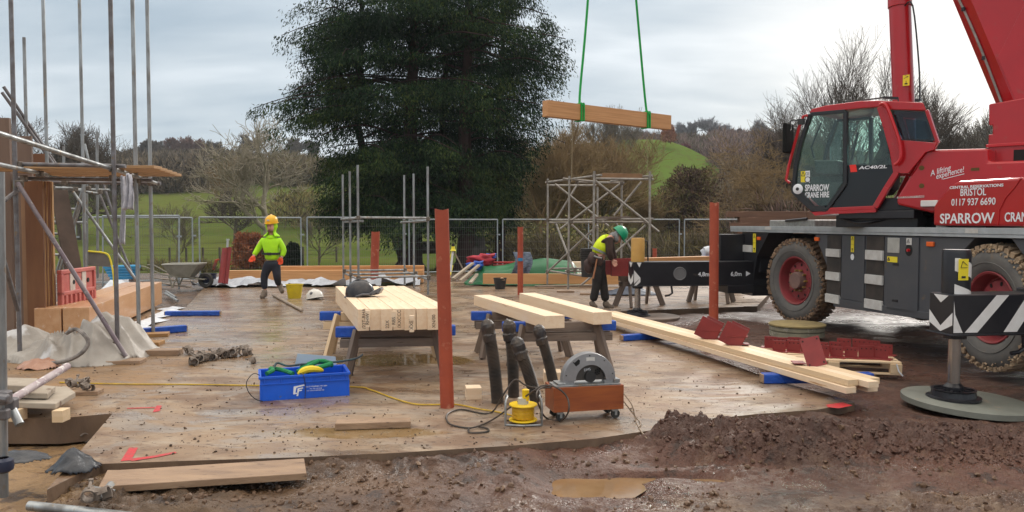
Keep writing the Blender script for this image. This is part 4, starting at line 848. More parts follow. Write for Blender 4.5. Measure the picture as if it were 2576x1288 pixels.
# back scaffold
Yb = 15.5
def pp(l, Y, dY=0): return [P(l[0], l[1], Y), P(l[2], l[3], Y+dY)]
sc3 = scaffold('scaffold', 'lower scaffold with crossing braces standing behind the tall left scaffold', (P(218, 650, Yb).x, Yb, 0), [
 ('standard', STEEL, [pp(l, Yb) for l in [(160, 368, 163, 690), (244, 331, 246, 700), (218, 463, 219, 700)]]+[pp((213, 362, 222, 400), Yb+1)]),
 ('ledger', STEEL, [pp(l, 15.2) for l in [(130, 472, 195, 474), (190, 478, 252, 488), (128, 525, 190, 526), (128, 558, 220, 560), (130, 588, 170, 588), (128, 640, 165, 642)]]+[pp((170, 476, 276, 478), 16)]),
 ('brace', STEEL, [pp((183, 482, 350, 715), 14.6, .3), pp((212, 463, 142, 686), 14.8), pp((217, 463, 150, 690), 15.0), pp((182, 590, 148, 690), 14.7)]),
 ('brace', STEELD, [pp((240, 463, 330, 684), 16), pp((260, 463, 288, 552), 16.2), pp((38, 560, 28, 640), 13.5)])])
m = MB()
for p in [(132, 472), (190, 476), (223, 474), (252, 482), (163, 608), (174, 612), (152, 645)]: coup(m, P(*p, 14.9))
m.each('coupler', RUST, sc3, world=True, bev=.012)
# ladder-like end frame at the far left
m = MB(); r = thing('ladder', 'grey ladder frame standing behind the plywood sheets at far left', 'ladder', (P(40, 700, 12.6).x, 12.6, 0))
for u in (37, 50): m.tube([P(u, 470, 12.6), P(u-4, 800, 12.6)], .024, 8)
for v_ in range(500, 790, 33): m.tube([P(37, v_, 12.6), P(50, v_, 12.6)], .018, 6)
m.each('rail', STEELD, r, world=True, smooth=True)
# upright plywood and shutters
PLY = M('brown_shuttering_ply', (.16, .065, .03), (.22, .10, .045), 1.6, .55, st=(3, 3, .6), c3=(.09, .035, .02), s3=4, t3=.62)
PLYL = M('pinkish_shuttering_ply', (.17, .11, .08), (.12, .075, .055), 1.6, .6, st=(3, 3, .6), c3=(.12, .07, .05), s3=5, t3=.62)
EDG = M('plywood_edge', (.50, .29, .10), (.20, .10, .05), 30, .7, st=(8, 1, .1))
def sheet(u0, u1, v0, Y, label, mat, th=.02, dY=0, z0=0):
    a = P(u0, v0, Y); b = P(u1, v0, Y+dY); o = MB().box((0, 0, 0), ((b-a).length, th, a.z-z0)).obj('plywood_sheet', mat, bev=.002); c = (a+b)/2
    o.location = (c.x, c.y, (a.z+z0)/2); o.rotation_euler = (0, 0, math.atan2(b.y-a.y, b.x-a.x)); return tag(o, label, 'plywood sheet', 'plywood sheets stood on end at far left')
sheet(62, 107, 455, 10.95, 'widest dark brown plywood sheet standing upright under the left scaffold platform', PLY)
sheet(-6, 25, 297, 10.6, 'weathered grey-brown sheet at the extreme left, rising above the platform', PLYL, .05)
sheet(38, 80, 343, 12.2, 'tall pinkish ply sheet whose top shows above the platform', PLYL, .04)
sheet(78, 118, 387, 12.6, 'lower brown sheet with squared top just right of the tall pinkish one', PLY, .05)
sheet(52, 66, 460, 11.2, 'narrow light brown sheet standing left of the widest dark sheet', M('light_ply', (.30, .17, .09), (.24, .13, .07), 2, .6))
for k, (u, mt) in enumerate([(108.5, EDG), (112.5, PLY), (116, EDG), (120, PLY), (124, PLY), (129, EDG)]):
    sheet(u-1.8, u+2.2, 456, 11.0+.05*k, 'edge-on plywood sheet, number %s counted right of the widest dark sheet' % ['one', 'two', 'three', 'four', 'five', 'six'][k], mt, .03, .25)
p = P(150, 480, 14); q = P(190, 700, 13.2); o = beam('leaning_plank', (P(148, 478, 14.5)), (P(195, 735, 14.2)), .30, .04, M('dark_plank', (.09, .06, .045), (.06, .04, .03), 3, .8)); tag(o, 'wide dark plank leaning steeply behind the crossing braces at left', 'plank')
# rag on the corner
def cloth(name, pts_fn, nu, nv, mat, label, cat, thick=.004, **k):
    v = []; f = []
    for j in range(nv+1):
        for i in range(nu+1): v.append(tuple(pts_fn(i/nu, j/nv)))
    f = [(j*(nu+1)+i, j*(nu+1)+i+1, (j+1)*(nu+1)+i+1, (j+1)*(nu+1)+i) for j in range(nv) for i in range(nu)]
    m = MB(); m.v = v; m.f = f; m.m = [0]*len(f); o = m.obj(name, mat, smooth=2, **k); s = o.modifiers.new('solid', 'SOLIDIFY'); s.thickness = thick; return tag(o, label, cat)
def rag(u0, u1, v0, v1, Y, w0=.3):
    def f(a, b): w = w0+(1-w0)*b; uu = (u0+u1)/2+(a-.5)*(u1-u0)*w+3*math.sin(b*3); q = P(uu, v0+(v1-v0)*b+2*math.sin(a*9), Y); q.y += .03*math.sin(a*14+b*3)+.02*mn.noise(Vector((a*5, b*5, u0))); return q
    return f
WR = M('torn_white_net', (.50, .50, .55), (.38, .38, .43), 20, .8, bump=.5)
cloth('torn_sheet', rag(306, 338, 437, 527, 9.35), 14, 14, WR, 'torn white sheet knotted to the end of the scaffold platform', 'sheet')
cloth('torn_strip', rag(300, 314, 442, 614, 9.5, .5), 6, 18, WR, 'long thin white strip dangling beside the torn sheet', 'strip')
# red plastic barrier
r = thing('plastic_barrier', 'red and white slotted plastic barrier standing beside the upright plywood', 'barrier', P(190, 752, 12.0)); r.location.z = 0
BR = M('faded_red_plastic', (.46, .10, .09), (.55, .18, .15), 3, .55, c3=(.3, .1, .08), s3=8)
a = P(150, 750, 11.3); b = P(237, 735, 12.4); a.z = b.z = .0; L = (b-a).length; T = frame(a-r.location, b-a, (0, 0, 1)); hh = .98
m = MB(); th = .07
def bx(x0, x1, y0, y1, mi=0, z0=-th/2, z1=th/2): m.b2((x0*L, y0*hh, z0), (x1*L, y1*hh, z1), mi, T)
bx(0, 1, .94, 1); bx(0, 1, .62, .68); bx(0, .06, 0, .94); bx(.94, 1, 0, .94); bx(0, 1, 0, .12)
for k in range(7): bx(.06+.125*k+.05, .06+.125*k+.10, .12, .62)
bx(.06, .94, .12, .94, 0, -.012, .012); m.obj('barrier_body', BR, r, bev=.01)
for x0_, x1_ in ((.26, .40), (.60, .72)):
    m = MB(); bx(x0_, x1_, .68, .94, 0, .013, .02); m.obj('white_panel', M('dirty_white_plastic', (.62, .55, .50), (.45, .38, .33), 6, .6), r)
for x_ in (.36, .78):
    m = MB(); m.lathe([(0, .024), (.035, .024), (.035, .012)], T=T @ Matrix.Translation((x_*L, .80*hh, 0)), n=14); m.obj('hole', CDARK, r)
# yellow framed guard
r = thing('steel_guard', 'grey steel guard panel with a bent yellow tube frame behind the barrier', 'guard', P(255, 725, 15)); r.location.z = 0
m = MB(); m.tube(spline([P(222, 632, 14.8), P(262, 636, 14.8), P(276, 648, 14.8), P(285, 690, 14.8), P(287, 722, 14.8)], 4), .016, 8); m.obj('frame', YEL, r, world=True, smooth=True)
m = MB(); m.add([P(222, 634, 14.82), P(262, 638, 14.82), P(274, 650, 14.82), P(279, 672, 14.82), P(222, 668, 14.82)], [(0, 1, 2, 3, 4)]); m.obj('panel', M('guard_grey', (.17, .155, .14), (.13, .12, .11), 6, .7), r, world=True)
m = MB(); m.prism([(-.17, 0), (.20, .0), (.20, .26), (-.05, .22), (-.17, .12)], -.15, .15, ax='y'); o = m.obj('foot', M('ochre_yellow_steel', (.42, .25, .03), (.3, .17, .03), 6, .6), r, bev=.01, fix=True); o.location = P(270, 728, 14.8)-r.location; o.location.z = .0
# blue pipes
for k in range(5):
    y_ = 17.5+.1*k; v_ = 672+7*k; o = MB().tube([P(262+4*k, v_, y_), P(352-3*k, v_-2, y_)], .04, 10).obj('blue_pipe', M('blue_water_pipe', (.03, .25, .48), (.04, .30, .55), 6, .4), smooth=True)
    tag(o, ['topmost', 'second from the top', 'middle', 'second from the bottom', 'lowest'][k]+' light blue pipe in the stack behind the left scaffold', 'pipe', 'light blue pipes in a stack')
# wheelbarrow
wb = thing('wheelbarrow', 'mud splashed grey wheelbarrow standing behind the left edge of the slab', 'wheelbarrow', (P(455, 700, 20).x, 20.2, 0), R(2))
WBM = M('muddy_grey_barrow', (.27, .255, .21), (.19, .175, .135), 6, .7)
m = MB(); m.v = [(-.42, -.3, .62), (.46, -.3, .62), (.46, .3, .62), (-.42, .3, .62), (-.26, -.2, .34), (.20, -.2, .30), (.20, .2, .30), (-.26, .2, .34)]; m.f = [(4, 5, 6, 7), (0, 1, 5, 4), (1, 2, 6, 5), (2, 3, 7, 6), (3, 0, 4, 7)]; m.m = [0]*5
o = m.obj('tray', WBM, wb); s_ = o.modifiers.new('s', 'SOLIDIFY'); s_.thickness = .02; m = MB(); m.tube([(-.43, -.31, .62), (.47, -.31, .63), (.47, .31, .63), (-.43, .31, .62), (-.43, -.31, .62)], .018, 6); m.obj('rim', M('pale_barrow_rim', (.42, .41, .36), None, rough=.6), wb)
for y_ in (-.22, .22):
    m = MB(); m.tube(spline([(-1.05, y_*1.3, .58), (-.85, y_*1.3, .56), (-.45, y_, .36), (.1, y_*.8, .28), (.55, y_*.35, .22)], 3), .018, 6); m.obj('handle', WBM, wb, smooth=True)
    m = MB(); m.tube([(-.30, y_, .33), (-.22, y_, .02)], .017, 6); m.tube([(-.10, y_, .30), (-.22, y_, .02)], .017, 6); m.obj('leg', WBM, wb)
m = MB(); m.lathe([(.1, -.04), (.17, -.05), (.20, 0), (.17, .05), (.1, .04)], c=(0, 0, 0), n=20, T=Matrix.Translation((.55, 0, .20)) @ Matrix.Rotation(R(90), 4, 'X')); m.obj('wheel', RUBBER, wb, smooth=True)
# tub with tool
def bucket(name, label, loc, r0, r1, h, mat, fill=None, tilt=0, cat='bucket'):
    m = MB(); m.lathe([(0, 0), (r0, 0), (r1, h), (r1+.012, h), (r1+.012, h+.012), (r1-.004, h+.012), (r0-.01, .02), (0, .02)], n=32); o = m.obj(name, mat, smooth=True); o.location = loc; o.rotation_euler = (tilt, 0, 0); tag(o, label, cat)
    if fill:
        m = MB()
        for i in range(14): m.ball((random.uniform(-r1, r1)*.6, random.uniform(-r1, r1)*.6, h*.92), r1*random.uniform(.2, .4), 1, jit=.8, sq=(1, 1, .5))
        m.obj('contents', fill, o, smooth=False)
    return o
bucket('rubble_tub', 'dark blue tub full of odds and ends beside the leaning red posts', (P(525, 700, 20.6).x, 20.6, 0), .15, .20, .34, M('navy_tub', (.012, .018, .05), None, rough=.5), M('tub_contents', (.06, .055, .05), (.15, .13, .12), 20, .8), cat='tub')
m = MB(); m.bar(P(537, 678, 20.5), P(545, 655, 20.5), .05, .07); m.bar(P(541, 656, 20.5), P(552, 652, 20.5), .05, .05); o = m.obj('nail_gun', M('orange_tool', (.5, .06, .02), (.05, .05, .05), 9, .5), bev=.01); tag(o, 'orange and black hand tool sticking out of the dark blue tub', 'power tool')
# leaning red posts
for k, (u0, v0, u1, v1) in enumerate([(545, 612, 556, 612), (563, 612, 566, 612)]): pass
for k, (a, b, t) in enumerate([((556, 712), (566, 625), 'left'), ((566, 714), (576, 622), 'right')]):
    o = MB().tube([P(*a, 20.3+.1*k), P(*b, 20.5+.1*k)], .075, 16).obj('red_post', REDSTEEL, smooth=True); tag(o, '%s one of the two short dark red posts leaning on the long timber' % t, 'post', 'dark red posts leaning on the long timber')
m = MB(); m.tube([P(572, 622, 20.5), P(573, 605, 20.5)], .03, 8); m.tube([P(573, 605, 20.5), P(573, 601, 20.5)], .045, 8); o = m.obj('pin', M('zinc_pin', (.5, .52, .53), None, rough=.4, metal=.6)); tag(o, 'pale capped metal pin standing in the leaning red posts', 'pin')
# long timber stack at the back
Yt = 21.4
for k, (u0, u1, v0, v1, dy, lb) in enumerate([(572, 1062, 672, 697, 0, 'long orange glulam beam lying in front at the back edge of the slab'), (700, 1064, 662, 690, .35, 'long glulam beam lying behind the front one, by the middle scaffold frame')]):
    h = .34; o = beam('glulam_beam', (P(u0, 690, Yt+dy).x, Yt+dy, h/2+.04+.1*k), (P(u1, 690, Yt+dy).x, Yt+dy+.3, h/2+.04+.1*k), .28, h, GLULAM, bev=.006); tag(o, lb, 'timber beam', 'glulam beams lying at the back of the slab')
def crumple(name, outline, label, h=.12, n=26, mat=WHITEPL, seed=1, cat='plastic sheet', sharp=2.5, base=.004):
    """crumpled sheet filling an outline on the ground"""
    q = [G(u, v) for u, v in outline]; A = [(p.x, p.y) for p in q]; x0 = min(a[0] for a in A); x1 = max(a[0] for a in A); y0 = min(a[1] for a in A); y1 = max(a[1] for a in A)
    nx = max(6, int(n*min(4, (x1-x0)/max(.01, y1-y0)))) if x1-x0 > y1-y0 else n; ny = n
    X, Y = np.meshgrid(np.linspace(x0, x1, nx), np.linspace(y0, y1, ny)); jit = .12*min(x1-x0, y1-y0)
    ins = inpoly(X+jit*fbm(X*3, Y*3, 2, seed), Y+jit*fbm(X*3+9, Y*3, 2, seed), np.array(A)); d = dpoly(X, Y, np.array(A))
    Zh = base+h*(np.abs(fbm(X*sharp, Y*sharp*1.6, 4, seed+3))*1.6+.1)*np.clip(d/.12, .15, 1); V = np.stack([X, Y, Zh], -1).reshape(-1, 3); i = np.arange(nx*ny).reshape(ny, nx)
    ok = ins[:-1, :-1] & ins[1:, 1:] & ins[1:, :-1] & ins[:-1, 1:]; F = np.stack([i[:-1, :-1], i[:-1, 1:], i[1:, 1:], i[1:, :-1]], -1)[ok]
    use = np.unique(F); mp = -np.ones(len(V), int); mp[use] = np.arange(len(use)); o = fastmesh(name, V[use], mp[F], mat, smooth=False); s = o.modifiers.new('s', 'SOLIDIFY'); s.thickness = .003; return tag(o, label, cat)
crumple('plastic_sheet', [(486, 722), (500, 712), (540, 710), (700, 711), (860, 712), (1065, 711), (1068, 720), (860, 722), (640, 724), (560, 726)], 'long crumpled white plastic sheet in front of the timber at the back', .24, 18, seed=2, base=.02, sharp=1.4, mat=M('dull_polythene', (.46, .48, .53), (.36, .38, .42), 3, .4, bump=.5, bscale=6))
crumple('plastic_sheet', [(225, 882), (350, 862), (420, 810), (470, 775), (430, 770), (300, 830), (215, 868)], 'white plastic sheet spread under the wrapped timber beams at left', .06, 30, seed=5)
crumple('plastic_sheet', [(190, 780), (330, 745), (345, 715), (300, 712), (260, 730), (180, 765)], 'crumpled clear white sheet behind the wrapped timber beams at left', .35, 22, seed=8)
# wrapped beams at left
WRAP = M('film_wrapped_timber', (.50, .26, .12), (.58, .34, .19), 2.2, .3, st=(.8, 4, 4), c3=(.62, .46, .36), s3=3, t3=.62, bump=.2, bscale=8)
a0, a1 = Vector((-5.25, 9.75, .0)), Vector((-8.05*0-6.55+.25, 13.4, 0))
a0 = G(232, 858, 0); a1 = G(412, 768, 0); dr = (a1-a0).normalized(); nn = Vector((-dr.y, dr.x, 0))
for k in range(2):
    o = beam('wrapped_timber_beam', a0+nn*(.20+.36*k)+Vector((0, 0, .26))-dr*.0, a1+nn*(.20+.36*k)+Vector((0, 0, .26)), .34, .44, WRAP, bev=.01); tag(o, ['orange film-wrapped timber beam on the slab side, beside the blue padded bearers', 'film-wrapped timber beam on the side toward the red barrier'][k], 'timber beam', 'wrapped timber beams at left')
# dirty tarpaulin heap
def heap(name, cx_, cy_, rx, ry, h, mat, label, seed, n=46, cat='tarpaulin', sharp=2.2, pk=1.6, thick=.004, sk=0, fa=.16):
    X, Y = np.meshgrid(np.linspace(-1, 1, n), np.linspace(-1, 1, n)); ed = 1+.18*fbm(X*2, Y*2, 2, seed); Xs = X-sk*(1-X**2); r2 = np.sqrt(Xs**2+Y**2)/ed
    an = np.arctan2(Y, X); fold = (.9-2*np.abs(np.sin(an*4.5+4*fbm(X*1.1, Y*1.1, 2, seed+7))))*np.clip(r2, 0, .8)*fa+(.5-np.abs(np.sin(an*10+seed+6*fbm(X*1.6, Y*1.6, 2, seed+8))))*np.clip(r2, 0, .8)*.16
    Zh = h*(np.clip(1-r2**(pk*.75), -.02, 1)*(.85+.4*fbm(X*sharp*.6, Y*sharp*.5, 2, seed+1))+fold*np.clip(1.1-r2, 0, 1))+h*.12*np.abs(fbm(X*3.2+Y*1.5, Y*1.3-X*.8, 2, seed+2)); Zh = np.where(r2 > .98, .0, Zh)
    V = np.stack([cx_+X*rx, cy_+Y*ry, np.maximum(Zh, 0)+.004], -1).reshape(-1, 3); i = np.arange(n*n).reshape(n, n); ok = (r2[:-1, :-1] < 1.02) & (r2[1:, 1:] < 1.02) & (r2[1:, :-1] < 1.02) & (r2[:-1, 1:] < 1.02)
    F = np.stack([i[:-1, :-1], i[:-1, 1:], i[1:, 1:], i[1:, :-1]], -1)[ok]; use = np.unique(F); mp = -np.ones(len(V), int); mp[use] = np.arange(len(use)); o = fastmesh(name, V[use], mp[F], mat); tag(o, label, cat); s = o.modifiers.new('s', 'SOLIDIFY'); s.thickness = thick; return o
TARP = M('dirty_pale_tarpaulin', (.36, .33, .295), (.27, .24, .21), 2.5, .5, c3=(.50, .49, .49), s3=2, t3=.55, bump=.4, bscale=7)
heap('tarpaulin', -5.42, 9.75, .92, .80, .70, TARP, 'big dirty pale tarpaulin heaped over something against the left scaffold', 14, 90, sk=.45, fa=.34)
heap('tarpaulin_fold', -6.15, 9.9, .62, .6, .42, TARP, 'smaller tarpaulin heap half behind the leftmost scaffold pole', 33, 40)
m = MB(); m.tube(spline([P(150, 800, 9.1), P(180, 795, 9.05), P(205, 812, 9.0), P(222, 835, 9.0), P(222, 865, 9.0), P(185, 888, 9.0), P(140, 903, 9.1), P(110, 908, 9.2)], 4), [.03]*29, 8) if False else m.tube(spline([P(168, 838, 9.1), P(190, 828, 9.05), P(212, 842, 9.0), P(222, 862, 9.0), P(205, 888, 8.95), P(165, 908, 8.95), P(110, 915, 9.0)], 4), .024, 8)
o = m.obj('rolled_hem', M('dark_tarp_hem', (.10, .09, .085), (.30, .27, .25), 9, .7)); tag(o, 'dark curled edge hose looping out from under the big tarpaulin', 'hose')
heap('plastic_bag', -5.42, 8.98, .26, .20, .17, M('brown_film', (.33, .16, .10), (.42, .24, .17), 5, .35, bump=.6, bscale=12), 'crumpled brown plastic bag in front of the big pale tarpaulin', 51, 26, 'bag')
# blue padded bearers on the left
def bearer(p, q, w, h, label):
    p, q = Vector(p), Vector(q); r = thing('padded_bearer', label, 'timber bearer', (p+q)/2, 0, 'blue wrapped timber bearers on the slab'); up = Vector((0, 0, h/2+.004))
    beam('core', p+up, q+up, w*.86, h*.86, TANWOOD, r); d = (q-p).normalized()*.012; beam('wrap', p+up+d, q+up-d, w, h, BLUEWRAP, r, bev=.012); return r
bearer(G(415, 795), G(556, 794), .11, .085, 'blue wrapped bearer lying on the slab beyond the wrapped beams, farther of two')
bearer(G(300, 848), G(470, 834), .11, .10, 'blue wrapped bearer under the near end of the wrapped beams, nearer of two')
bearer(G(1562, 858), G(1728, 848), .11, .085, 'blue wrapped bearer under the far part of the long spruce lengths')
bearer(G(1914, 964), G(2196, 962), .12, .10, 'blue wrapped bearer under the near part of the long spruce lengths')
# loose tubes on the ground
def ltube(name, p, q, label, r=TR, mat=STEEL, cat='scaffold tube', grp='loose scaffold tubes on the ground'):
    o = MB().tube([p, q], r, 12).obj(name, mat, smooth=True); m = MB(); return tag(o, label, cat, grp)
TUBT = M('tan_muddy_tube', (.30, .24, .19), (.22, .17, .13), 6, .6)
ltube('scaffold_tube', G(688, 743, .03), G(760, 781, .03), 'muddy tube lying on the wet slab beside the walking worker', mat=TUBT)
ltube('scaffold_tube', G(416, 738, .03), G(447, 757, .03), 'short pale tube on the earth just past the wrapped beams, nearer of two')
ltube('scaffold_tube', G(418, 733, .03), G(442, 748, .03), 'short pale tube on the earth just past the wrapped beams, farther of two')
ltube('scaffold_tube', G(388, 700, .03), G(486, 708, .05), 'long tube lying on earth under the wheelbarrow', mat=TUBT)
ltube('scaffold_tube', G(400, 712, .03), G(480, 722, .05), 'tube lying in front of the wheelbarrow', mat=TUBT)
ltube('scaffold_tube', P(72, 1272, 4.55), P(330, 1300, 4.5), 'thick grey tube end at the bottom left corner of the picture', .028)
# fittings
FIT = M('muddy_fittings', (.24, .20, .17), (.13, .10, .08), 14, .65, .3)
def fitting(u, v, label, s=1.0, z=0, grp='scaffold clamps dropped on the ground', mat=FIT, rz=None):
    m = MB(); m.lathe([(.030, -.025), (.038, -.025), (.038, .025), (.030, .025), (.030, -.025)], n=14, T=Matrix.Translation((0, 0, .04)) @ Matrix.Rotation(R(90), 4, 'X')); m.lathe([(.030, -.025), (.038, -.025), (.038, .025), (.030, .025), (.030, -.025)], n=14, a0=0, a1=4.2, T=Matrix.Translation((.075, 0, .04)) @ Matrix.Rotation(R(70), 4, 'Y'))
    m.box((.036, 0, .04), (.03, .05, .05)); m.tube([(.0, 0, .075), (.0, .06, .09)], .008, 6); m.box((0, .06, .09), (.022, .018, .022)); o = m.obj('scaffold_clamp', mat, bev=0); o.location = G(u, v, z); o.rotation_euler = (random.uniform(-.5, .5), random.uniform(-.3, .3), random.uniform(0, 6) if rz is None else rz); o.scale = (s,)*3; return tag(o, label, 'clamp', grp)
for k in range(15):
    u = 480+150*((k*.381) % 1)**1.5; v = 893+26*((k*.618) % 1)
    fitting(u, v, 'muddy clamp in the pile left of the blue crate, clamp at place %d counted from the left' % (k+1) if False else 'muddy scaffold clamp in the scattered pile on the slab behind the blue crate', 1.25, .0, 'muddy clamps piled behind the blue crate')
for k, (u, v) in enumerate([(185, 975), (200, 972), (215, 978)]): fitting(u, v, ['left', 'middle', 'right'][k]+' clamp of three on the small muddy plank at left', 1.0, .05)
fitting(200, 1102, 'rusty clamp lying in the sandy pit', 1.1, -.21); fitting(160, 1098, 'flattened clamp half sunk in the sandy pit', 1.0, -.23)
fitting(225, 1262, 'clamp fixed round the thick tube in the bottom left corner', 1.1, .02, rz=.3); fitting(262, 1258, 'shiny clamp half standing beside the thick tube in the bottom left corner', 1.0, -.02, mat=STEEL)
fitting(640, 915, 'lone clamp close to the left end of the blue crate', 1.0)
solep(190, 992, .46, .17, 'small muddy plank carrying three clamps at left', rz=.15, mat=TANWOOD)
STONE = M('pale_paving_slab', (.36, .31, .25), (.28, .23, .18), 4, .7, c3=(.15, .1, .07), s3=7, bump=.2)
def slabst(pts, z0, z1, label, cat='paving slab'):
    q = [G(u, v, z0) for u, v in pts]; m = MB(); m.prism([(p.x, p.y) for p in q], z0, z1); o = m.obj('paving_slab', STONE, bev=.008, fix=True); return tag(o, label, cat, 'pale slabs stacked at the left edge')
slabst([(-30, 1024), (140, 1030), (190, 1000), (170, 985), (-20, 985)], .10, .15, 'big pale slab propped level on timber blocks at the left edge')
slabst([(-30, 1000), (120, 1004), (140, 985), (20, 975), (-30, 975)], .16, .21, 'middle slab of the stack at the left edge'); slabst([(-30, 985), (75, 988), (96, 968), (-30, 965)], .22, .28, 'broken top slab of the stack at the left edge')
for k, (u, v) in enumerate([(140, 1050), (30, 1048)]): tag(MB().box(G(u, v, .05)+Vector((0, .08, 0)), (.09, .12, .10)).obj('timber_block', PINEY, bev=.004), ['right hand', 'left hand'][k]+' timber block propping the big pale slab', 'wood block')
# long board at the front
m = MB(); q = [G(*p, .03) for p in [(248, 1222), (270, 1180), (300, 1180), (765, 1151), (771, 1188)]]; m.prism([(p.x, p.y) for p in q], -.02, .025); o = m.obj('long_board', TANWOOD, bev=.004, fix=True); tag(o, 'long wide muddy board lying across the front edge of the slab', 'board')
m = MB(); m.box((0, 0, .03), (.60, .14, .055)); o = m.obj('short_plank', TANWOOD, bev=.006); c = (G(842, 1078)+G(1036, 1072))/2; o.location = c; o.rotation_euler = (0, 0, R(7)); tag(o, 'short thick muddy plank lying near the front of the slab', 'plank')
heap('plastic_wrapped_lump', G(190, 1215, -.1).x, G(190, 1215, -.1).y, .18, .16, .16, M('dark_blue_sheet', (.018, .024, .035), (.05, .05, .055), 5, .3, bump=.6, bscale=12), 'dark blue plastic covered lump at the corner of the pit', 61, 26, 'plastic sheet')
heap('plastic_wrapped_lump', G(60, 1225, -.2).x, G(60, 1225, -.2).y, .20, .12, .08, M('dark_blue_sheet', (.018, .024, .035)), 'dark plastic showing in the pit at bottom left', 64, 22, 'plastic sheet')
# red marks on the concrete
SPR = M('red_spray_paint', (.52, .02, .03), (.35, .05, .045), 22, .5)
def mark(polys, label):
    m = MB()
    for k, pl in enumerate(polys): q = [G(u, v, .003+.001*k) for u, v in pl]; m.add(q, [tuple(range(len(q)))])
    o = m.obj('spray_mark', SPR)
    for p in o.data.polygons:
        if p.normal.z < 0: p.flip()
    return tag(o, label, 'paint mark', 'red spray marks on the concrete')
mark([[(325, 1126), (347, 1126), (330, 1158), (303, 1160)], [(330, 1153), (375, 1148), (440, 1136), (445, 1139), (400, 1149), (330, 1160)]], 'bold red L sprayed on the slab at the left front corner')
mark([[(394, 1020), (407, 1020), (402, 1034), (384, 1037)], [(320, 1026), (390, 1024), (390, 1026), (320, 1028)]], 'smaller red sprayed line and blot behind the bold red L')
mark([[(2078, 1018), (2120, 1012), (2145, 1020), (2110, 1027), (2082, 1024)]], 'red sprayed blot at the near end of the long spruce lengths')
# ---------------- red posts
def redpost(u, vb, vt, r, Y, label, lean=(0, 0), z0=0):
    b = P(u, vb, Y); b.z = z0; t = P(u+lean[0], vt, Y); m = MB(); k = 28; pr = [(r, 0), (r, t.z-z0), (r-.006, t.z-z0), (r-.006, 0)]; m.lathe(pr, n=k)
    for i in range(len(m.v)):
        x, y, z = m.v[i]; f = z/(t.z-z0); m.v[i] = (x+(t.x-b.x)*f, y, z+(.006*math.sin(math.atan2(y, x)*2+1) if f > .5 else 0))
    o = m.obj('red_post', REDOX, smooth=True); o.location = b; return tag(o, label, 'steel post', 'red oxide steel posts rising from the slab')
redpost(1125, 1025, 527, .062, 7.02, 'tall thick red steel post in front, beside the pack of spruce beams', (-14, 0)); redpost(941, 716, 583, .11, 21.0, 'red post with scuffed top standing inside the middle scaffold frame', (4, 0))
redpost(1309, 742, 571, .066, 18.2, 'slim red post with a blue dab behind the two spruce beams'); redpost(1795, 852, 510, .066, 11.3, 'tall red post in the mud in front of the outrigger beam', (2, 0), -.1)
redpost(1647, 700, 625, .066, 24, 'short red post far behind the ochre outrigger cylinder')
q = P(1309, 653, 18.12); tag(MB().box(q, (.11, .012, .07)).obj('blue_dab', M('blue_dab', (.02, .2, .4))), 'blue paint dab on the slim red post', 'paint mark')
# ---------------- saw horses and timber
def sawhorse(name, label, p, q, h, mat, wrap=False, grp='saw horses'):
    p, q = Vector(p), Vector(q); c = (p+q)/2; c.z = 0; d = (q-p); L = d.length; r = thing(name, label, 'saw horse', c, math.atan2(d.y, d.x), grp)
    beam('top_rail', (-L/2, 0, h-.05), (L/2, 0, h-.05), .075, .10, mat, None).parent = r
    for s in (-1, 1):
        o = beam('side_rail', (-L/2+.04, s*.06, h-.16), (L/2-.04, s*.06, h-.16), .028, .09, mat, None); o.parent = r
        for e in (-1, 1): o = beam('leg', (e*(L/2-.22), s*.045, h-.03), (e*(L/2-.10), s*.24, .0), .045, .11, mat, None); o.parent = r
    if wrap:
        for e in (-1, 1): o = MB().box((e*(L/2-.12), 0, h-.045), (.26, .092, .112)).obj('blue_wrap', BLUEWRAP, r, bev=.012)
    return r
sawhorse('saw_horse', 'saw horse with blue wrapped ends under the near end of the spruce beam pack', (-1.86, 8.30, 0), (-.62, 8.45, 0), .55, OLDWOOD, True)
sawhorse('saw_horse', 'paler saw horse with blue wrapped ends under the far half of the spruce beam pack', (-2.38, 9.75, 0), (-.85, 9.9, 0), .55, PINEY, True)
sawhorse('saw_horse', 'saw horse under the near ends of the two separate spruce beams', (-.10, 8.72, 0), (1.16, 8.85, 0), .55, OLDWOOD, True)
sawhorse('saw_horse', 'saw horse under the far halves of the two separate spruce beams', (-.50, 9.75, 0), (.78, 9.95, 0), .55, OLDWOOD, True)
sawhorse('saw_horse', 'saw horse under the beam the stooping worker is fixing', (2.12, 15.5, 0), (3.0, 16.1, 0), .62, OLDWOOD)
sawhorse('saw_horse', 'saw horse on wet concrete under the middle of the outrigger beam', (3.75, 16.8, 0), (4.65, 16.3, 0), .62, OLDWOOD)
d = Vector((-.90, 3.0, 0)); w = .94; n_ = 8; f0 = Vector((-1.57, 8.0, 0)); pn = Vector((d.y, -d.x, 0)).normalized()
for k in range(n_):
    wk = .105 if k % 3 else .128; s = Vector((-1.57+.118*k+.05, 8.02+.012*k+(.02 if k % 2 else 0), .665)); o = beam('spruce_beam', s, s+d*(1-.02*(k % 3)), .114, .222-.004*(k % 2), PINE, bev=.003)
    tag(o, ['leftmost spruce beam of the pack on the saw horses, under the black helmet', 'second spruce beam from the left in the pack on saw horses', 'third spruce beam from the left in the pack on saw horses', 'fourth spruce beam from the left in the pack on saw horses', 'fourth spruce beam from the right in the pack on saw horses', 'third spruce beam from the right in the pack on saw horses', 'second spruce beam from the right in the pack on saw horses', 'rightmost spruce beam of the pack, against the tall red post'][k], 'timber beam', 'spruce beams packed side by side on saw horses')
INK = M('marker_ink', (.05, .035, .03), None, rough=.6)
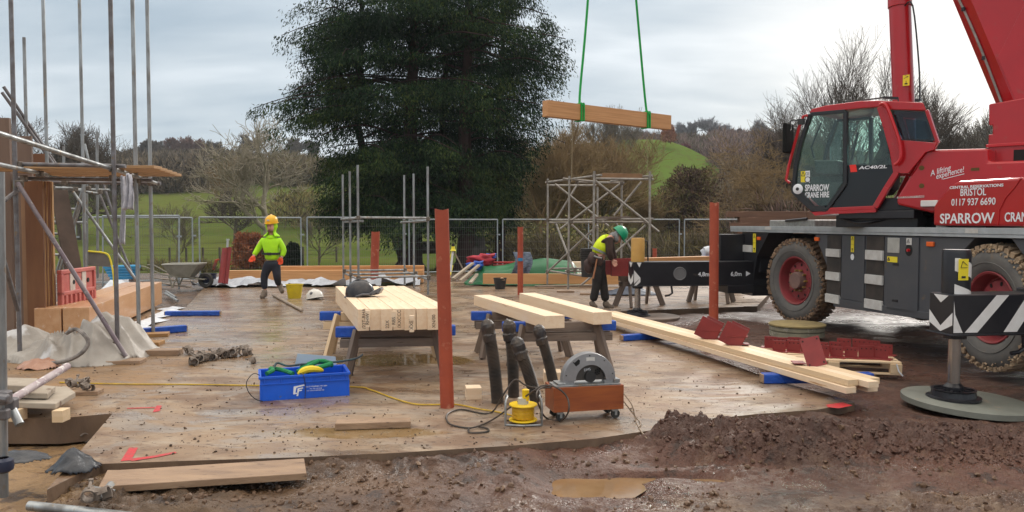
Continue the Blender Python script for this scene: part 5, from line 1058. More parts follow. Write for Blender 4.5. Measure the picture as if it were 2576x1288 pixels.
for k, (x_, dz, h_, tx) in enumerate([(.12, .02, .17, 'RHW'), (.43, .02, .16, 'RBS'), (.64, -.03, .17, 'XXE'), (1.02, .03, .16, '-XCL')]):
    fy = 7.99 if k < 3 else 8.0; fx = -1.57+x_*.86; o = MB().box((fx, fy-.022, .665+dz), (.045, .034, h_)).obj('spacer_block', PINE, bev=.002); tag(o, ['spacer block marked RHW on the ends of the spruce pack, leftmost', 'spacer block marked RBS on the ends of the spruce pack', 'lowest set spacer block marked XXE on the spruce pack', 'rightmost spacer block on the ends of the spruce pack'][k], 'wood block', 'spacer blocks on the beam ends')
    text(tx, .052, frame((fx+.018, fy-.0395-0.001, .665+dz-.05), (0, 0, 1), (-1, 0, 0)), INK, None) if False else None
    t_ = text(tx, .05, Matrix.Identity(4), INK, o, ext=.0006); t_.matrix_local = frame((fx+.016, fy-.040, .665+dz-.06), (0, 0, 1), (-1, 0, 0))
for k, tx in ((0, '/22T-RHA'), (2, '22X'), (3, '/XXCCC'), (4, 'D/01'), (6, 'XN/00')):
    o = [c for c in COL.objects if c.name.startswith('spruce_beam')][k]; s = o.matrix_local @ Vector((-o.data.vertices[1].co.x, 0, 0)); L2 = max(v.co.x for v in o.data.vertices)
    t_ = text(tx, .05, Matrix.Identity(4), INK, o, ext=.0006); t_.matrix_local = frame((-L2-.001, -.02, -.09), (0, 0, 1), (0, 1, 0))
for k, (a, b, lb) in enumerate([((.45, 8.24), (-.41, 10.66), 'left one of the two separate thick spruce beams on saw horses'), ((.99, 8.57), (.21, 10.97), 'right one of the two separate thick spruce beams on saw horses')]):
    o = beam('thick_spruce_beam', (*a, .618), (*b, .618), .225, .135, PINE, bev=.003); tag(o, lb, 'timber beam', 'two separate thick spruce beams')
# black helmet on the pack, white helmet on the ground
def helmet(name, label, mat, loc, rz, s=1.0, par=None, cat='hard hat', peak=True, dark=False):
    m = MB(); vs = []
    pr = [(.003, .15), (.05, .145), (.09, .12), (.118, .08), (.128, .03), (.13, .0)]
    m.lathe(pr, n=28, T=Matrix.Diagonal((1.16, .95, 1, 1))); m.lathe([(.13, .0), (.142, -.004), (.142, -.009), (.126, -.006)], n=28, T=Matrix.Diagonal((1.16, .95, 1, 1)))
    m.prism([(.13, -.075), (.185, -.05), (.20, 0), (.185, .05), (.13, .075)], -.012, -.002); m.tube([(-.13, 0, .05), (-.08, 0, .125), (0, 0, .156), (.08, 0, .128), (.13, 0, .05)], .014, 8)
    o = m.obj(name, mat, par, smooth=True, fix=True); o.location = loc; o.rotation_euler = (0, 0, rz); o.scale = (s,)*3
    if cat: tag(o, label, cat)
    return o
HB = M('black_helmet_shell', (.012, .013, .02), (.05, .045, .045), 9, .25)
hb = helmet('safety_helmet', 'black welding style helmet with grey visor resting on the spruce beam pack', HB, P(905, 740, 9.4), R(-8), 1.18); hb.location = (-1.83, 9.45, .795); hb.rotation_euler = (0, R(-6), R(-5))
m = MB(); m.bar((.12, 0, -.0), (.22, 0, .035), .14, .035); m.bar((.20, -.02, .0), (.235, -.02, .05), .12, .03); m.tube([(-.02, -.12, -.01), (.06, -.13, .01), (.13, -.1, .0)], .012, 6); m.obj('visor', M('grey_visor', (.10, .10, .11), None, rough=.3), hb, bev=.01)
hw = helmet('safety_helmet', 'white hard hat lying on the wet slab beside the yellow tub', M('white_helmet_shell', (.66, .64, .60), (.55, .52, .48), 8, .35), G(792, 753), R(160), 1.25); hw.location.z = .03; hw.rotation_euler = (R(8), R(10), R(180))
MB().ball((.02, .105, .075), .032, 2, sq=(1, .4, 1)).obj('sticker', M('grey_badge', (.12, .12, .13)), hw); m = MB(); m.box((.04, .0, -.02), (.16, .1, .02)); m.obj('strap', BLACK, hw)
bucket('yellow_tub', 'yellow flexible tub standing on the wet slab near the walking worker', G(741, 750), .14, .185, .30, M('yellow_tub_plastic', (.60, .46, .01), (.45, .33, .02), 3, .45, c3=(.3, .2, .05), s3=8, t3=.64), cat='tub')
bucket('black_bucket', 'black bucket of offcuts on the slab in front of the green tarpaulin', G(1258, 727), .125, .165, .27, BLACK, M('offcuts', (.55, .40, .28), (.35, .2, .1), 12, .7))
# ---------------- blue crate
CR = M('blue_crate_plastic', (.008, .11, .66), (.008, .085, .52), 3, .35, c3=(.10, .12, .2), s3=9, t3=.68)
a = G(655, 1010); b = G(878, 995); ang = math.atan2(b.y-a.y, b.x-a.x); L = (b-a).length; cr_ = thing('fish_crate', 'blue plastic fish crate full of green slings standing on the slab', 'crate', a, ang)
H = .225; D = .42; m = MB()
for lo, hi in (((0, 0, 0), (L, .012, H)), ((0, D-.012, 0), (L, D, H)), ((0, .012, 0), (.012, D-.012, H)), ((L-.012, .012, 0), (L, D-.012, H)), ((.012, .012, 0), (L-.012, D-.012, .012))): m.b2(lo, hi)
m.b2((-.012, -.014, H-.02), (L+.012, 0, H+.004)); m.b2((-.012, D, H-.02), (L+.012, D+.014, H+.004)); m.b2((-.014, 0, H-.02), (0, D, H+.004)); m.b2((L, 0, H-.02), (L+.014, D, H+.004)); m.b2((-.004, -.008, H-.075), (L+.004, 0, H-.062))
for k in range(6): m.b2((L*(.04+.184*k), -.010, H-.062), (L*(.04+.184*k)+.008, 0, H-.02))
m.b2((-.004, -.005, 0), (.012, 0, H-.07)); m.b2((L-.012, -.005, 0), (L+.004, 0, H-.07)); m.obj('crate_body', CR, cr_, bev=.004)
for k, (tx, sz, x_, z_) in enumerate((('CALEY FISHERIES LTD 2004', .017, .405, .105), ('TEL. 0141 357 2180', .014, .445, .085), ('NO UNAUTHORISED USE', .014, .42, .067))): text(tx, sz, frame((x_, -.001, z_), (1, 0, 0), (0, 0, 1)), LET, cr_, ext=.001)
m = MB()
for q in ([(.30, .12), (.395, .135), (.40, .122), (.325, .108), (.315, .06), (.345, .062), (.34, .05), (.295, .046)], [(.335, .10), (.385, .108), (.388, .098), (.352, .092), (.35, .084), (.375, .086), (.377, .077), (.348, .073), (.34, .03), (.325, .028)]): m.prism(q, -.0018, -.0004, ax='y')
m.each('logo', LET, cr_, fix=True); GS = M('green_sling', (.012, .22, .075), (.01, .15, .05), 20, .8, bump=.5, bscale=50); m = MB()
def cw(x, y, z): return cr_.matrix_world @ Vector((x, y, z))
bpy.context.view_layer.update()
sp = [(.06, .12, .235), (.12, .2, .25), (.10, .3, .25), (.2, .25, .24), (.3, .12, .22)]; m.tube([cw(*p) for p in spline(sp, 4)], .022, 8)
sp = [(.34, .14, .23), (.45, .2, .27), (.55, .26, .30), (.63, .3, .28), (.66, .2, .28), (.55, .16, .26), (.42, .1, .235)]; m.tube([cw(*p) for p in spline(sp, 4)], .024, 8); sp = [(.38, .3, .24), (.5, .3, .29), (.60, .22, .31), (.68, .26, .25)]; m.tube([cw(*p) for p in spline(sp, 4)], .02, 8)
for k, o in enumerate(m.each('lifting_sling', GS, smooth=True)): tag(o, ['green sling coil at the left end inside the blue crate', 'thick green sling heaped at the right in the blue crate', 'green sling lying behind the heap in the blue crate'][k], 'sling', 'green slings in the crate')
o = MB().tube([cw(*p) for p in spline([(.34, .06, .225), (.42, .07, .26), (.50, .07, .262), (.58, .1, .235)], 4)], [.01, .02, .03, .034, .034, .034, .034, .034, .03, .03, .025, .02, .01], 8).obj('yellow_glove', M('yellow_rubber', (.75, .55, .02), None, rough=.5), smooth=True); tag(o, 'yellow rubber glove lying on the slings in the crate', 'glove')
o = MB().tube([cw(*p) for p in spline([(.12, .22, .24), (.16, .3, .30), (.26, .28, .27), (.4, .3, .275), (.7, .3, .28), (.9, .3, .30), (.99, .3, .34)], 5)], .011, 8).obj('crowbar', M('dark_teal_steel', (.02, .07, .08), (.02, .02, .03), 8, .4), smooth=True); tag(o, 'dark curved crowbar sticking out to the right of the crate', 'crowbar')
LIDM = glassmat('milky_lid', (.75, .80, .88)); m = MB(); T = Matrix.Identity(4); q = [cw(.32, .42, .20), cw(.36, .44, .36), cw(.73, .44, .31), cw(.74, .42, .20)]; m.add(q+[p+Vector((0, .006, 0)) for p in q], [(0, 1, 2, 3), (7, 6, 5, 4), (0, 4, 5, 1), (1, 5, 6, 2), (2, 6, 7, 3)]); o = m.obj('storage_lid', M('translucent_lid', (.30, .38, .46), (.38, .45, .52), 3, .3)); tag(o, 'translucent pale plastic lid stood on edge at the back of the crate', 'lid')
m = MB(); m.tube([cw(*p) for p in spline([(.0, .05, .235), (-.06, .02, .26), (-.12, -.02, .19), (-.10, -.04, .1), (-.04, -.03, .03), (.02, -.04, .01)], 5)], .004, 6); m.tube([cw(*p) for p in spline([(.36, .05, .235), (.39, -.02, .22), (.405, -.025, .12), (.40, -.03, .01)], 4)], .004, 6)
for k, o in enumerate(m.each('thin_cable', BLACK, smooth=True)): tag(o, ['thin black cable looping off the left end of the crate', 'thin cable hanging down the front of the crate'][k], 'cable')
# yellow lead across the slab
YL = M('yellow_cable', (.55, .36, .02), (.40, .25, .03), 9, .5)
o = MB().tube(spline([G(150, 962, .01), G(300, 966, .01), G(480, 967, .01), G(600, 969, .01), G(880, 973, .01), G(930, 980, .01), G(985, 1000, .01), G(1040, 1016, .01), G(1090, 1018, .01), G(1150, 1018, .012), G(1200, 1028, .012), G(1250, 1036, .012), G(1290, 1046, .02)], 5), .0075, 6).obj('extension_lead', YL, smooth=True); tag(o, 'long yellow extension lead running across the slab to the cable reel', 'cable')
# ducts
DUCT = M('corrugated_black_duct', (.014, .011, .009), (.055, .036, .024), 5, .6, c3=(.16, .11, .07), s3=6, t3=.66); CAPM = M('dark_blue_bin_bag', (.012, .016, .026), (.07, .05, .035), 5, .4, bump=.7, bscale=14)
def duct(u0, v0, u1, v1, Y, label, r=.055, dy=0):
    b = P(u0, v0, Y); b.z = max(b.z, 0); t = P(u1, v1, Y+dy); ln = (t-b).length; n = int(ln/.0125); pts = []; rr = []
    for i in range(n*2+1): f = i/(n*2); p = b.lerp(t, f)+Vector((.012*math.sin(f*3.1), 0, 0)); pts.append(p); rr.append(r+(.004 if i % 2 else -.002))
    r_ = thing('service_duct', label, 'duct', b, 0, 'black corrugated ducts standing out of the slab'); MB().tube(pts, rr, 20).obj('corrugated_pipe', DUCT, r_, world=True)
    ax = (t-b).normalized(); m = MB(); pr = [(r+.006, -.16), (r+.010, -.10), (r+.004, -.085), (r+.012, -.03), (r+.008, .0), (r*.75, .03), (r*.3, .045), (0, .04)]
    T = frame(t, ax.cross(Vector((0, 1, 0))), Vector((0, 1, 0)).cross(ax).cross(ax)); T = Matrix.Translation(t) @ ax.to_track_quat('Z', 'Y').to_matrix().to_4x4(); m.lathe(pr, n=26, T=T)
    m.v = [tuple(Vector(p)+Vector([.010*mn.noise(Vector(p)*28+Vector((k*5, u0, 0))) for k in range(3)])) for p in m.v]; m.obj('taped_cap', CAPM, r_, world=True, smooth=False); return r_
duct(1252, 1013, 1226, 815, 7.2, 'leftmost capped black corrugated duct'); duct(1292, 1005, 1280, 815, 7.45, 'capped duct second from left, standing upright behind', .052); duct(1350, 1010, 1300, 860, 7.0, 'shortest capped duct, leaning in front of the others', .054); duct(1392, 965, 1355, 828, 7.9, 'rightmost capped black duct behind the circular saw', .052)
tag(MB().box((0, 0, .055), (.145, .16, .11)).obj('wood_block', PINE, bev=.003), 'small cube offcut of spruce on the slab right of the tall red post', 'wood block'); o = COL.objects['wood_block']; o.location = G(1190, 1004)+Vector((0, .05, 0)); o.rotation_euler = (0, 0, R(8))
o = MB().box((0, 0, .06), (.18, .2, .12)).obj('wood_block', PINE, bev=.003); o.location = (.42, 8.15, 0); tag(o, 'spruce offcut standing behind the leaning ducts', 'wood block')
# ---------------- saw on its box trolley
VARN = M('varnished_ply', (.30, .085, .025), (.20, .05, .02), 3, .35, st=(.6, 6, 6), c3=(.10, .03, .02), s3=4, t3=.64)
tr = thing('box_trolley', 'varnished plywood box trolley on small castors near the front of the slab', 'trolley', (.346, 6.46, 0), R(13)); L = .615; D = .27; z0 = .085; z1 = .29
m = MB()
for lo, hi in (((0, 0, z0), (L, .016, z1)), ((0, D-.016, z0), (L, D, z1)), ((0, .0165, z0), (.016, D-.0165, z1)), ((L-.016, .0165, z0), (L, D-.0165, z1))): m.each if False else None; m.b2(lo, hi)
m.b2((.0165, .0165, z0), (L-.0165, D-.0165, z0+.012)); m.obj('box', VARN, tr, bev=.002)
for x_ in (.07, L-.06):
    for y_ in (.04, D-.04):
        m = MB(); m.lathe([(0, .014), (.036, .014), (.039, .008), (.039, -.008), (.036, -.014), (0, -.014)], n=20, T=Matrix.Translation((x_, y_, .04)) @ Matrix.Rotation(R(90), 4, 'X')); c = m.obj('castor', RUBBER, tr, smooth=True); m = MB(); m.box((x_-.005, y_, .073), (.05, .035, .02)); m.box((x_, y_-.018, .055), (.02, .004, .05)); m.obj('fork', STEEL, c)
sw = thing('circular_saw', 'large grey circular saw standing in the varnished box trolley', 'circular saw', (.346, 6.46, 0), R(13)); SG = M('grey_cast_alloy', (.27, .27, .28), (.22, .22, .23), 6, .35, .3)
cxs, czs, rs = .335, .325, .235
m = MB(); outer = [(cxs+rs*math.cos(t), czs+rs*math.sin(t)) for t in np.linspace(0, math.pi, 33)]; inner = [(cxs+.01+rs*.57*math.cos(t), czs+rs*.57*math.sin(t)) for t in np.linspace(math.pi, 0, 25)]
k1 = len(outer); vs = [(x, .09, z) for x, z in outer]; inn = [(cxs+.01+rs*.57*math.cos(t), czs+rs*.57*math.sin(t)) for t in np.linspace(0, math.pi, 33)]
for y_ in (.075, .165):
    pass
V_ = [(x, .075, z) for x, z in outer]+[(x, .068, z) for x, z in inn]+[(x, .165, z) for x, z in outer]; F_ = []
for i in range(32): F_ += [(i, i+1, k1+i+1, k1+i), (i, 2*k1+i, 2*k1+i+1, i+1)]
F_.append(tuple(2*k1+i for i in range(33))); m.add(V_, F_); m.b2((cxs-rs, .0751, czs-.03), (cxs-rs*.56, .16, czs)); m.b2((cxs+rs*.58, .0751, czs-.03), (cxs+rs, .16, czs)); m.obj('blade_guard', SG, sw, bev=.006, fix=True)
m = MB(); m.prism([(x, z) for x, z in inn], .10, .105, ax='y'); m.obj('blade_cover', M('dark_saw_disc', (.10, .095, .09), (.07, .065, .06), 8, .4, .5), sw, fix=True)
m = MB(); m.lathe([(0, .03), (.045, .03), (.05, .0)], n=24, T=frame((cxs+.02, .10, czs+.03), (1, 0, 0), (0, 0, 1)) if False else Matrix.Translation((cxs+.01, .10, czs+.03)) @ Matrix.Rotation(R(90), 4, 'X')); m.obj('arbor', BLACK, sw, smooth=True)
m = MB()
for i in range(3):
    for j in range(3): m.box((cxs+.055+.018*i+.004*j, .097, czs+.04+.02*j+.006*i), (.013, .01, .015))
m.each('vent_slot', CDARK, sw); m = MB(); m.b2((cxs-.03, .0705, czs+.165), (cxs+.045, .074, czs+.198)); m.obj('rating_label', PADW, sw); text('DMS', .03, frame((cxs-.04, .099, czs+.075), (1, 0, .15), (0, 0, 1)), LET, sw, ext=.0006)
m = MB()
for t in (.25, .9, 1.57, 2.3, 2.9): m.lathe([(0, .004), (.006, .004), (.006, 0)], n=8, T=Matrix.Translation((cxs+rs*.9*math.cos(t), .0745, czs+rs*.9*math.sin(t))) @ Matrix.Rotation(R(90), 4, 'X'))
m.each('bolt', BLACK, sw); m = MB(); m.prism([(cxs-.14, czs+.15), (cxs-.10, czs+.185), (cxs-.085, czs+.175), (cxs-.09, czs+.145), (cxs-.12, czs+.125)], .0705, .073, ax='y'); m.obj('guard_slot', CDARK, sw, fix=True)
m = MB(); m.b2((.02, .03, .285), (L-.02, .22, .30)); m.b2((cxs+rs-.02, .06, .30), (cxs+rs+.035, .16, .33)); m.tube([(L-.03, .08, .30), (L-.03, .08, .33)], .008, 8); m.b2((.05, .05, .30), (.12, .2, .315)); m.each('base_plate', STEEL, sw, bev=.003)
BC = M('black_cable', (.02, .018, .016), (.07, .05, .04), 9, .5)
m = MB(); m.tube(spline([P(1390, 975, 6.55), P(1345, 975, 6.45), P(1320, 968, 6.4), P(1300, 955, 6.4), P(1285, 965, 6.4), P(1262, 1000, 6.4), G(1240, 1035, .02), G(1215, 1040, .01), G(1160, 1030, .01), G(1125, 1042, .01), G(1130, 1065, .01), G(1170, 1076, .01), G(1200, 1073, .02), G(1240, 1055, .02), G(1290, 1020, .12), P(1340, 985, 6.35), P(1365, 970, 6.4), P(1400, 975, 6.38), P(1427, 1000, 6.35), P(1430, 1035, 6.3), G(1410, 1058, .01), G(1375, 1052, .01), G(1360, 1030, .12), P(1350, 1000, 6.35), P(1355, 980, 6.45), P(1385, 968, 6.55)], 5), .0075, 6)
m.tube(spline([G(1180, 1076, .01), G(1182, 1088, .01), G(1225, 1086, .01), G(1226, 1078, .01), G(1200, 1072, .012)], 5), .0075, 6)
for k, o in enumerate(m.each('power_cable', BC, smooth=True)): tag(o, ['black saw cable looping over the slab and round the cable reel', 'small end loop of the black saw cable on the slab'][k], 'cable')
m = MB(); m.tube(spline([P(1569, 990, 6.6), P(1590, 1020, 6.5), G(1600, 1060, .01), G(1620, 1095, .0), G(1655, 1130, -.08), G(1665, 1150, -.09)], 5), .0055, 6); m.tube(spline([P(1569, 1010, 6.6), G(1600, 1050, .01), G(1612, 1065, .01), G(1606, 1075, .01)], 5), .0055, 6)
for k, o in enumerate(m.each('thin_lead', M('tan_muddy_lead', (.22, .16, .11), None, rough=.6), smooth=True)): tag(o, ['muddy lead trailing off the slab into the mud right of the trolley', 'short muddy lead lying beside the trolley castors'][k], 'cable')
# cable reel
q = G(1316, 1064); rl = thing('cable_reel', 'yellow cable reel in a grey tube frame in front of the saw trolley', 'cable reel', q, 0); YR = M('yellow_reel_plastic', (.75, .50, .01), None, rough=.35)
for z_, r_ in ((.03, .115), (.155, .115)): MB().lathe([(0, z_-.006), (r_, z_-.006), (r_+.003, z_), (r_, z_+.006), (0, z_+.006)], n=40).obj('flange', YR, rl, smooth=True)
pts = [((.085+.006*math.sin(i*.9))*math.cos(i*.45), (.085+.006*math.sin(i*.9))*math.sin(i*.45), .045+.10*abs(((i/46) % 2)-1)) for i in range(200)]; MB().tube(pts, .0085, 6).obj('wound_cable', M('yellow_orange_cable', (.62, .36, .01), (.5, .27, .01), 12, .45), rl, smooth=True)
MB().lathe([(0, .0), (.045, .0), (.045, .05), (0, .05)], c=(0, 0, .16), n=20).obj('socket_base', M('pale_socket', (.45, .45, .42), None, rough=.5), rl); MB().lathe([(0, 0), (.028, 0), (.030, .09), (.02, .095), (0, .095)], c=(.02, -.01, .19), n=18).obj('plug', YR, rl, smooth=True)
for x_ in (-.145, .15): MB().tube(spline([(x_, -.10, .0), (x_, -.11, .19), (x_*.9, .0, .22), (x_, .10, .19), (x_, .10, .01)], 4), .009, 8).obj('frame_tube', STEEL, rl, smooth=True)
MB().tube([(-.145, -.10, .01), (.0, -.13, .01), (.15, -.10, .01)], .009, 8).obj('frame_tube', STEEL, rl, smooth=True)
# ---------------- long spruce lengths with steel brackets
na = Vector((3.27, 7.06, 0)); fb = Vector((1.52, 12.75, 0)); d = (fb-na).normalized(); pn = Vector((d.y, -d.x, 0))
nm = ['left', 'middle', 'right']
for lay in range(2):
    for k in range(3):
        w_ = .115; st0 = na+pn*((k-1)*.12)+Vector((0, 0, .135+lay*.062))+d*(.12*((k+lay) % 2)+(.0 if lay else .10)); o = beam('spruce_length', st0-pn*(.04*(1-lay)), fb+pn*((k-1)*.12)+Vector((0, 0, .135+lay*.062)), w_, .058, PINEY if (k+lay) % 2 else PINE, bev=.003)
        tag(o, '%s spruce length in the %s layer of the long stack beside the mud' % (nm[k], ['lower', 'upper'][lay]), 'timber length', 'long spruce lengths stacked in two layers')
def steelbr(name, label, loc, rz, s=.2, typ='x', grp='dark red steel brackets'):
    m = MB(); t = .008
    if typ == 'x':
        r = thing(name, label, 'steel bracket', loc, rz, grp); MB().box((0, 0, 0), (s*1.2, t, s*1.15)).obj('plate', REDSTEEL, r, bev=.001).matrix_local = Matrix.Translation((-.02, -.03, s*.55)) @ Matrix.Rotation(R(-0), 4, 'X') @ Matrix.Rotation(R(25), 4, 'Y')
        MB().box((0, 0, 0), (s*1.1, s*.95, t)).obj('flange', REDSTEEL, r, bev=.001).matrix_local = Matrix.Translation((.02, .06, s*.62)) @ Matrix.Rotation(R(18), 4, 'X'); MB().box((0, 0, 0), (s*1.2, s, t)).obj('flange', REDSTEEL, r, bev=.001).matrix_local = Matrix.Translation((.03, .07, .012)) @ Matrix.Rotation(R(-3), 4, 'X'); MB().box((0, 0, 0), (s, t, s*1.1)).obj('plate', REDSTEEL, r, bev=.001).matrix_local = Matrix.Translation((.03, .12, s*.55)) @ Matrix.Rotation(R(25), 4, 'Y')
        return r
    r = thing(name, label, 'steel bracket', loc, rz, grp); MB().b2((-s*.75, -s*.45, 0), (s*.75, s*.45, t)).obj('base_plate', REDSTEEL, r, bev=.001)
    o = MB().b2((-s*.5, -t/2, t), (s*.5, t/2, s*.9)).obj('upright_plate', REDSTEEL, r, bev=.001)
    for x_ in (-.3, 0, .3): MB().lathe([(0, .001), (.007, .001), (.007, -.001), (0, -.001)], n=10, T=Matrix.Translation((x_*s, -t/2-.0012, s*.68)) @ Matrix.Rotation(R(90), 4, 'X')).obj('bolt_hole', CDARK, o)
    return r
tp = na.lerp(fb, .46)+Vector((0, 0, .227)); steelbr('joist_bracket', 'left one of the two folded steel brackets on the spruce lengths', tp+Vector((-.02, 0, 0)), R(-12), .22)
tp = na.lerp(fb, .375)+Vector((0, 0, .227)); steelbr('joist_bracket', 'right one of the two folded steel brackets on the spruce lengths', tp+Vector((.0, -.02, 0)), R(-12), .22)
tp = na.lerp(fb, .14)+Vector((0, 0, .235)); r = thing('end_plate', 'single dark red steel plate leaning up on the near part of the spruce lengths', 'steel plate', tp, R(-8)); o = MB().box((0, 0, 0), (.19, .01, .30)).obj('plate', REDSTEEL, r, bev=.001); o.matrix_local = Matrix.Translation((.0, 0, .13)) @ Matrix.Rotation(R(-14), 4, 'Y') @ Matrix.Rotation(R(-18), 4, 'X'); o2 = MB().box((0, 0, 0), (.12, .16, .008)).obj('flange', REDSTEEL, r); o2.matrix_local = Matrix.Translation((-.13, .05, .012))
for x_, z_ in ((-.07, -.12), (.07, -.12), (-.07, .12), (.07, .12)): MB().lathe([(0, .001), (.009, .001), (.009, -.001)], n=12, T=Matrix.Translation((x_, -.0065, z_)) @ Matrix.Rotation(R(90), 4, 'X')).obj('bolt_hole', CDARK, o)
# pallet of brackets
pc = Vector((3.80, 9.42, -.06)); pl = thing('pallet', 'wooden pallet loaded with dark red brackets on the mud beside the spruce lengths', 'pallet', pc, R(-13))
for k in range(6): MB().b2((-.72, -.44+k*.165, .125), (.72, -.44+k*.165+.11, .145)).obj('deck_board', PINEY, pl, bev=.002)
for y_ in (-.42, .0, .42):
    MB().b2((-.72, y_-.04, .0), (.72, y_+.04, .018)).obj('bottom_board', PINEY, pl, bev=.002)
    for x_ in (-.66, 0, .66): MB().b2((x_-.06, y_-.045, .0185), (x_+.06, y_+.045, .1245)).obj('block', PINEY, pl, bev=.002)
proto = None; TPm = Matrix.Translation(pc) @ Matrix.Rotation(R(-13), 4, 'Z'); rows = {0: 'front', 1: 'middle', 2: 'back'}
for j, (y_, xs_) in enumerate([(-.26, [-.10, .06, .22, .38, .78*0+.54]), (.04, [-.55, -.38, -.22, -.06, .1, .5, .66]), (.32, [-.62, -.48, -.34, -.18, .24, .42, .58])]):
    for i, x_ in enumerate(xs_):
        loc = TPm @ Vector((x_, y_, .147)); lb = 'dark red bracket in the %s row on the pallet, %s from the left' % (rows[j], ['first', 'second', 'third', 'fourth', 'fifth', 'sixth', 'seventh'][i])
        if proto is None: proto = steelbr('steel_bracket', lb, loc, R(-25), .155, 'l', 'dark red brackets lined up on the pallet')
        else: dup(proto, loc, R(-25)+random.uniform(-.3, .3), lb, random.uniform(.9, 1.12))
m = MB(); m.tube([TPm @ Vector((.66, -.47, .13)), TPm @ Vector((.68, -.49, .05)), TPm @ Vector((.72, -.5, .0))], .008, 6); tag(m.obj('rope_end', WHITEPL), 'frayed white rope end hanging off the pallet corner', 'rope')
q = Vector((4.33, 11.9, -.05)); CON = M('mossy_concrete', (.26, .24, .17), (.17, .16, .12), 5, .8, c3=(.40, .38, .33), s3=6, t3=.6, bump=.3)
m = MB(); m.lathe([(.36, 0), (.40, .01), (.40, .07), (.375, .08), (.375, .085), (.40, .095), (.40, .15), (.36, .16)], n=48); o = m.obj('concrete_rings', CON, smooth=True); o.location = q; tag(o, 'two stacked grey concrete manhole rings on the mud by the crane wheel', 'concrete ring')
m = MB(); m.lathe([(0, .03), (.40, .03), (.415, .02), (.415, .0), (0, .0)], n=48); o = m.obj('manhole_cover', M('ochre_mossy_lid', (.30, .23, .10), (.22, .17, .08), 6, .8, bump=.2), smooth=True); o.location = q+Vector((0, 0, .163)); tag(o, 'round ochre lid lying on the stacked concrete rings', 'cover')
# ---------------- suspended beam
ba = Vector((.68, 16.3, P(1366, 273, 16.3).z)); bb = Vector((3.66, 18.5, P(1679, 309, 18.5).z)); o = beam('suspended_beam', ba, bb, .17, .33, GLULAM, bev=.003); tag(o, 'short glulam beam hanging level from green slings above the scaffold tower', 'timber beam')
hk = Vector((2.06, 17.4, 13.2)); SL_ = M('bright_green_sling', (.01, .36, .06), (.01, .28, .05), 12, .75, bump=.3, bscale=40)
for k, (f, dx) in enumerate(((.255, 0), (.795, 0))):
    c = ba.lerp(bb, f); dr = (bb-ba).normalized(); pn = Vector((-dr.y, dr.x, 0)).normalized(); sl_ = thing('lifting_sling', ['left', 'right'][k]+' green sling running from the beam up out of the picture', 'sling', c, 0, 'green slings holding the beam')
    m = MB()
    for e in (-.035, .035): cc = c+dr*e; m.tube([cc-pn*.10+Vector((0, 0, .17)), cc-pn*.10-Vector((0, 0, .18)), cc+pn*.10-Vector((0, 0, .18)), cc+pn*.10+Vector((0, 0, .18)), cc-pn*.10+Vector((0, 0, .18))], .022, 8)
    m.obj('choke_loop', SL_, sl_, world=True); m = MB(); m.tube(spline([c-pn*.1+Vector((0, 0, .16)), c+Vector((0, 0, .33)), c.lerp(hk, .3)+Vector((.02, 0, 0)), hk], 6), .026, 8); m.obj('sling_leg', SL_, sl_, world=True, smooth=True)
m = MB(); m.tube([hk+Vector((0, 0, .9)), hk+Vector((0, 0, 4))], .03, 8); m.box(hk+Vector((0, 0, .6)), (.3, .2, .6)); m.tube(spline([hk+Vector((0, 0, .3)), hk+Vector((.1, 0, .12)), hk+Vector((0, 0, -.02)), hk+Vector((-.1, 0, .1))], 4), .03, 8); tag(m.obj('crane_hook', CREDB), 'hook block holding the green slings above the picture', 'hook')
m = MB(); m.tube([P(1441, 292, 16.9), P(1439, 380, 16.95), P(1438, 458, 17)], .007, 5); m.tube([P(1627, 345, 18.2), P(1629, 452, 18.2)], .006, 5)
for k, o in enumerate(m.each('tag_line', M('pale_rope', (.30, .25, .16), None, rough=.8))): tag(o, ['tag line hanging from the left end of the suspended beam', 'tag line hanging below the right end of the suspended beam'][k], 'rope', 'tag lines')
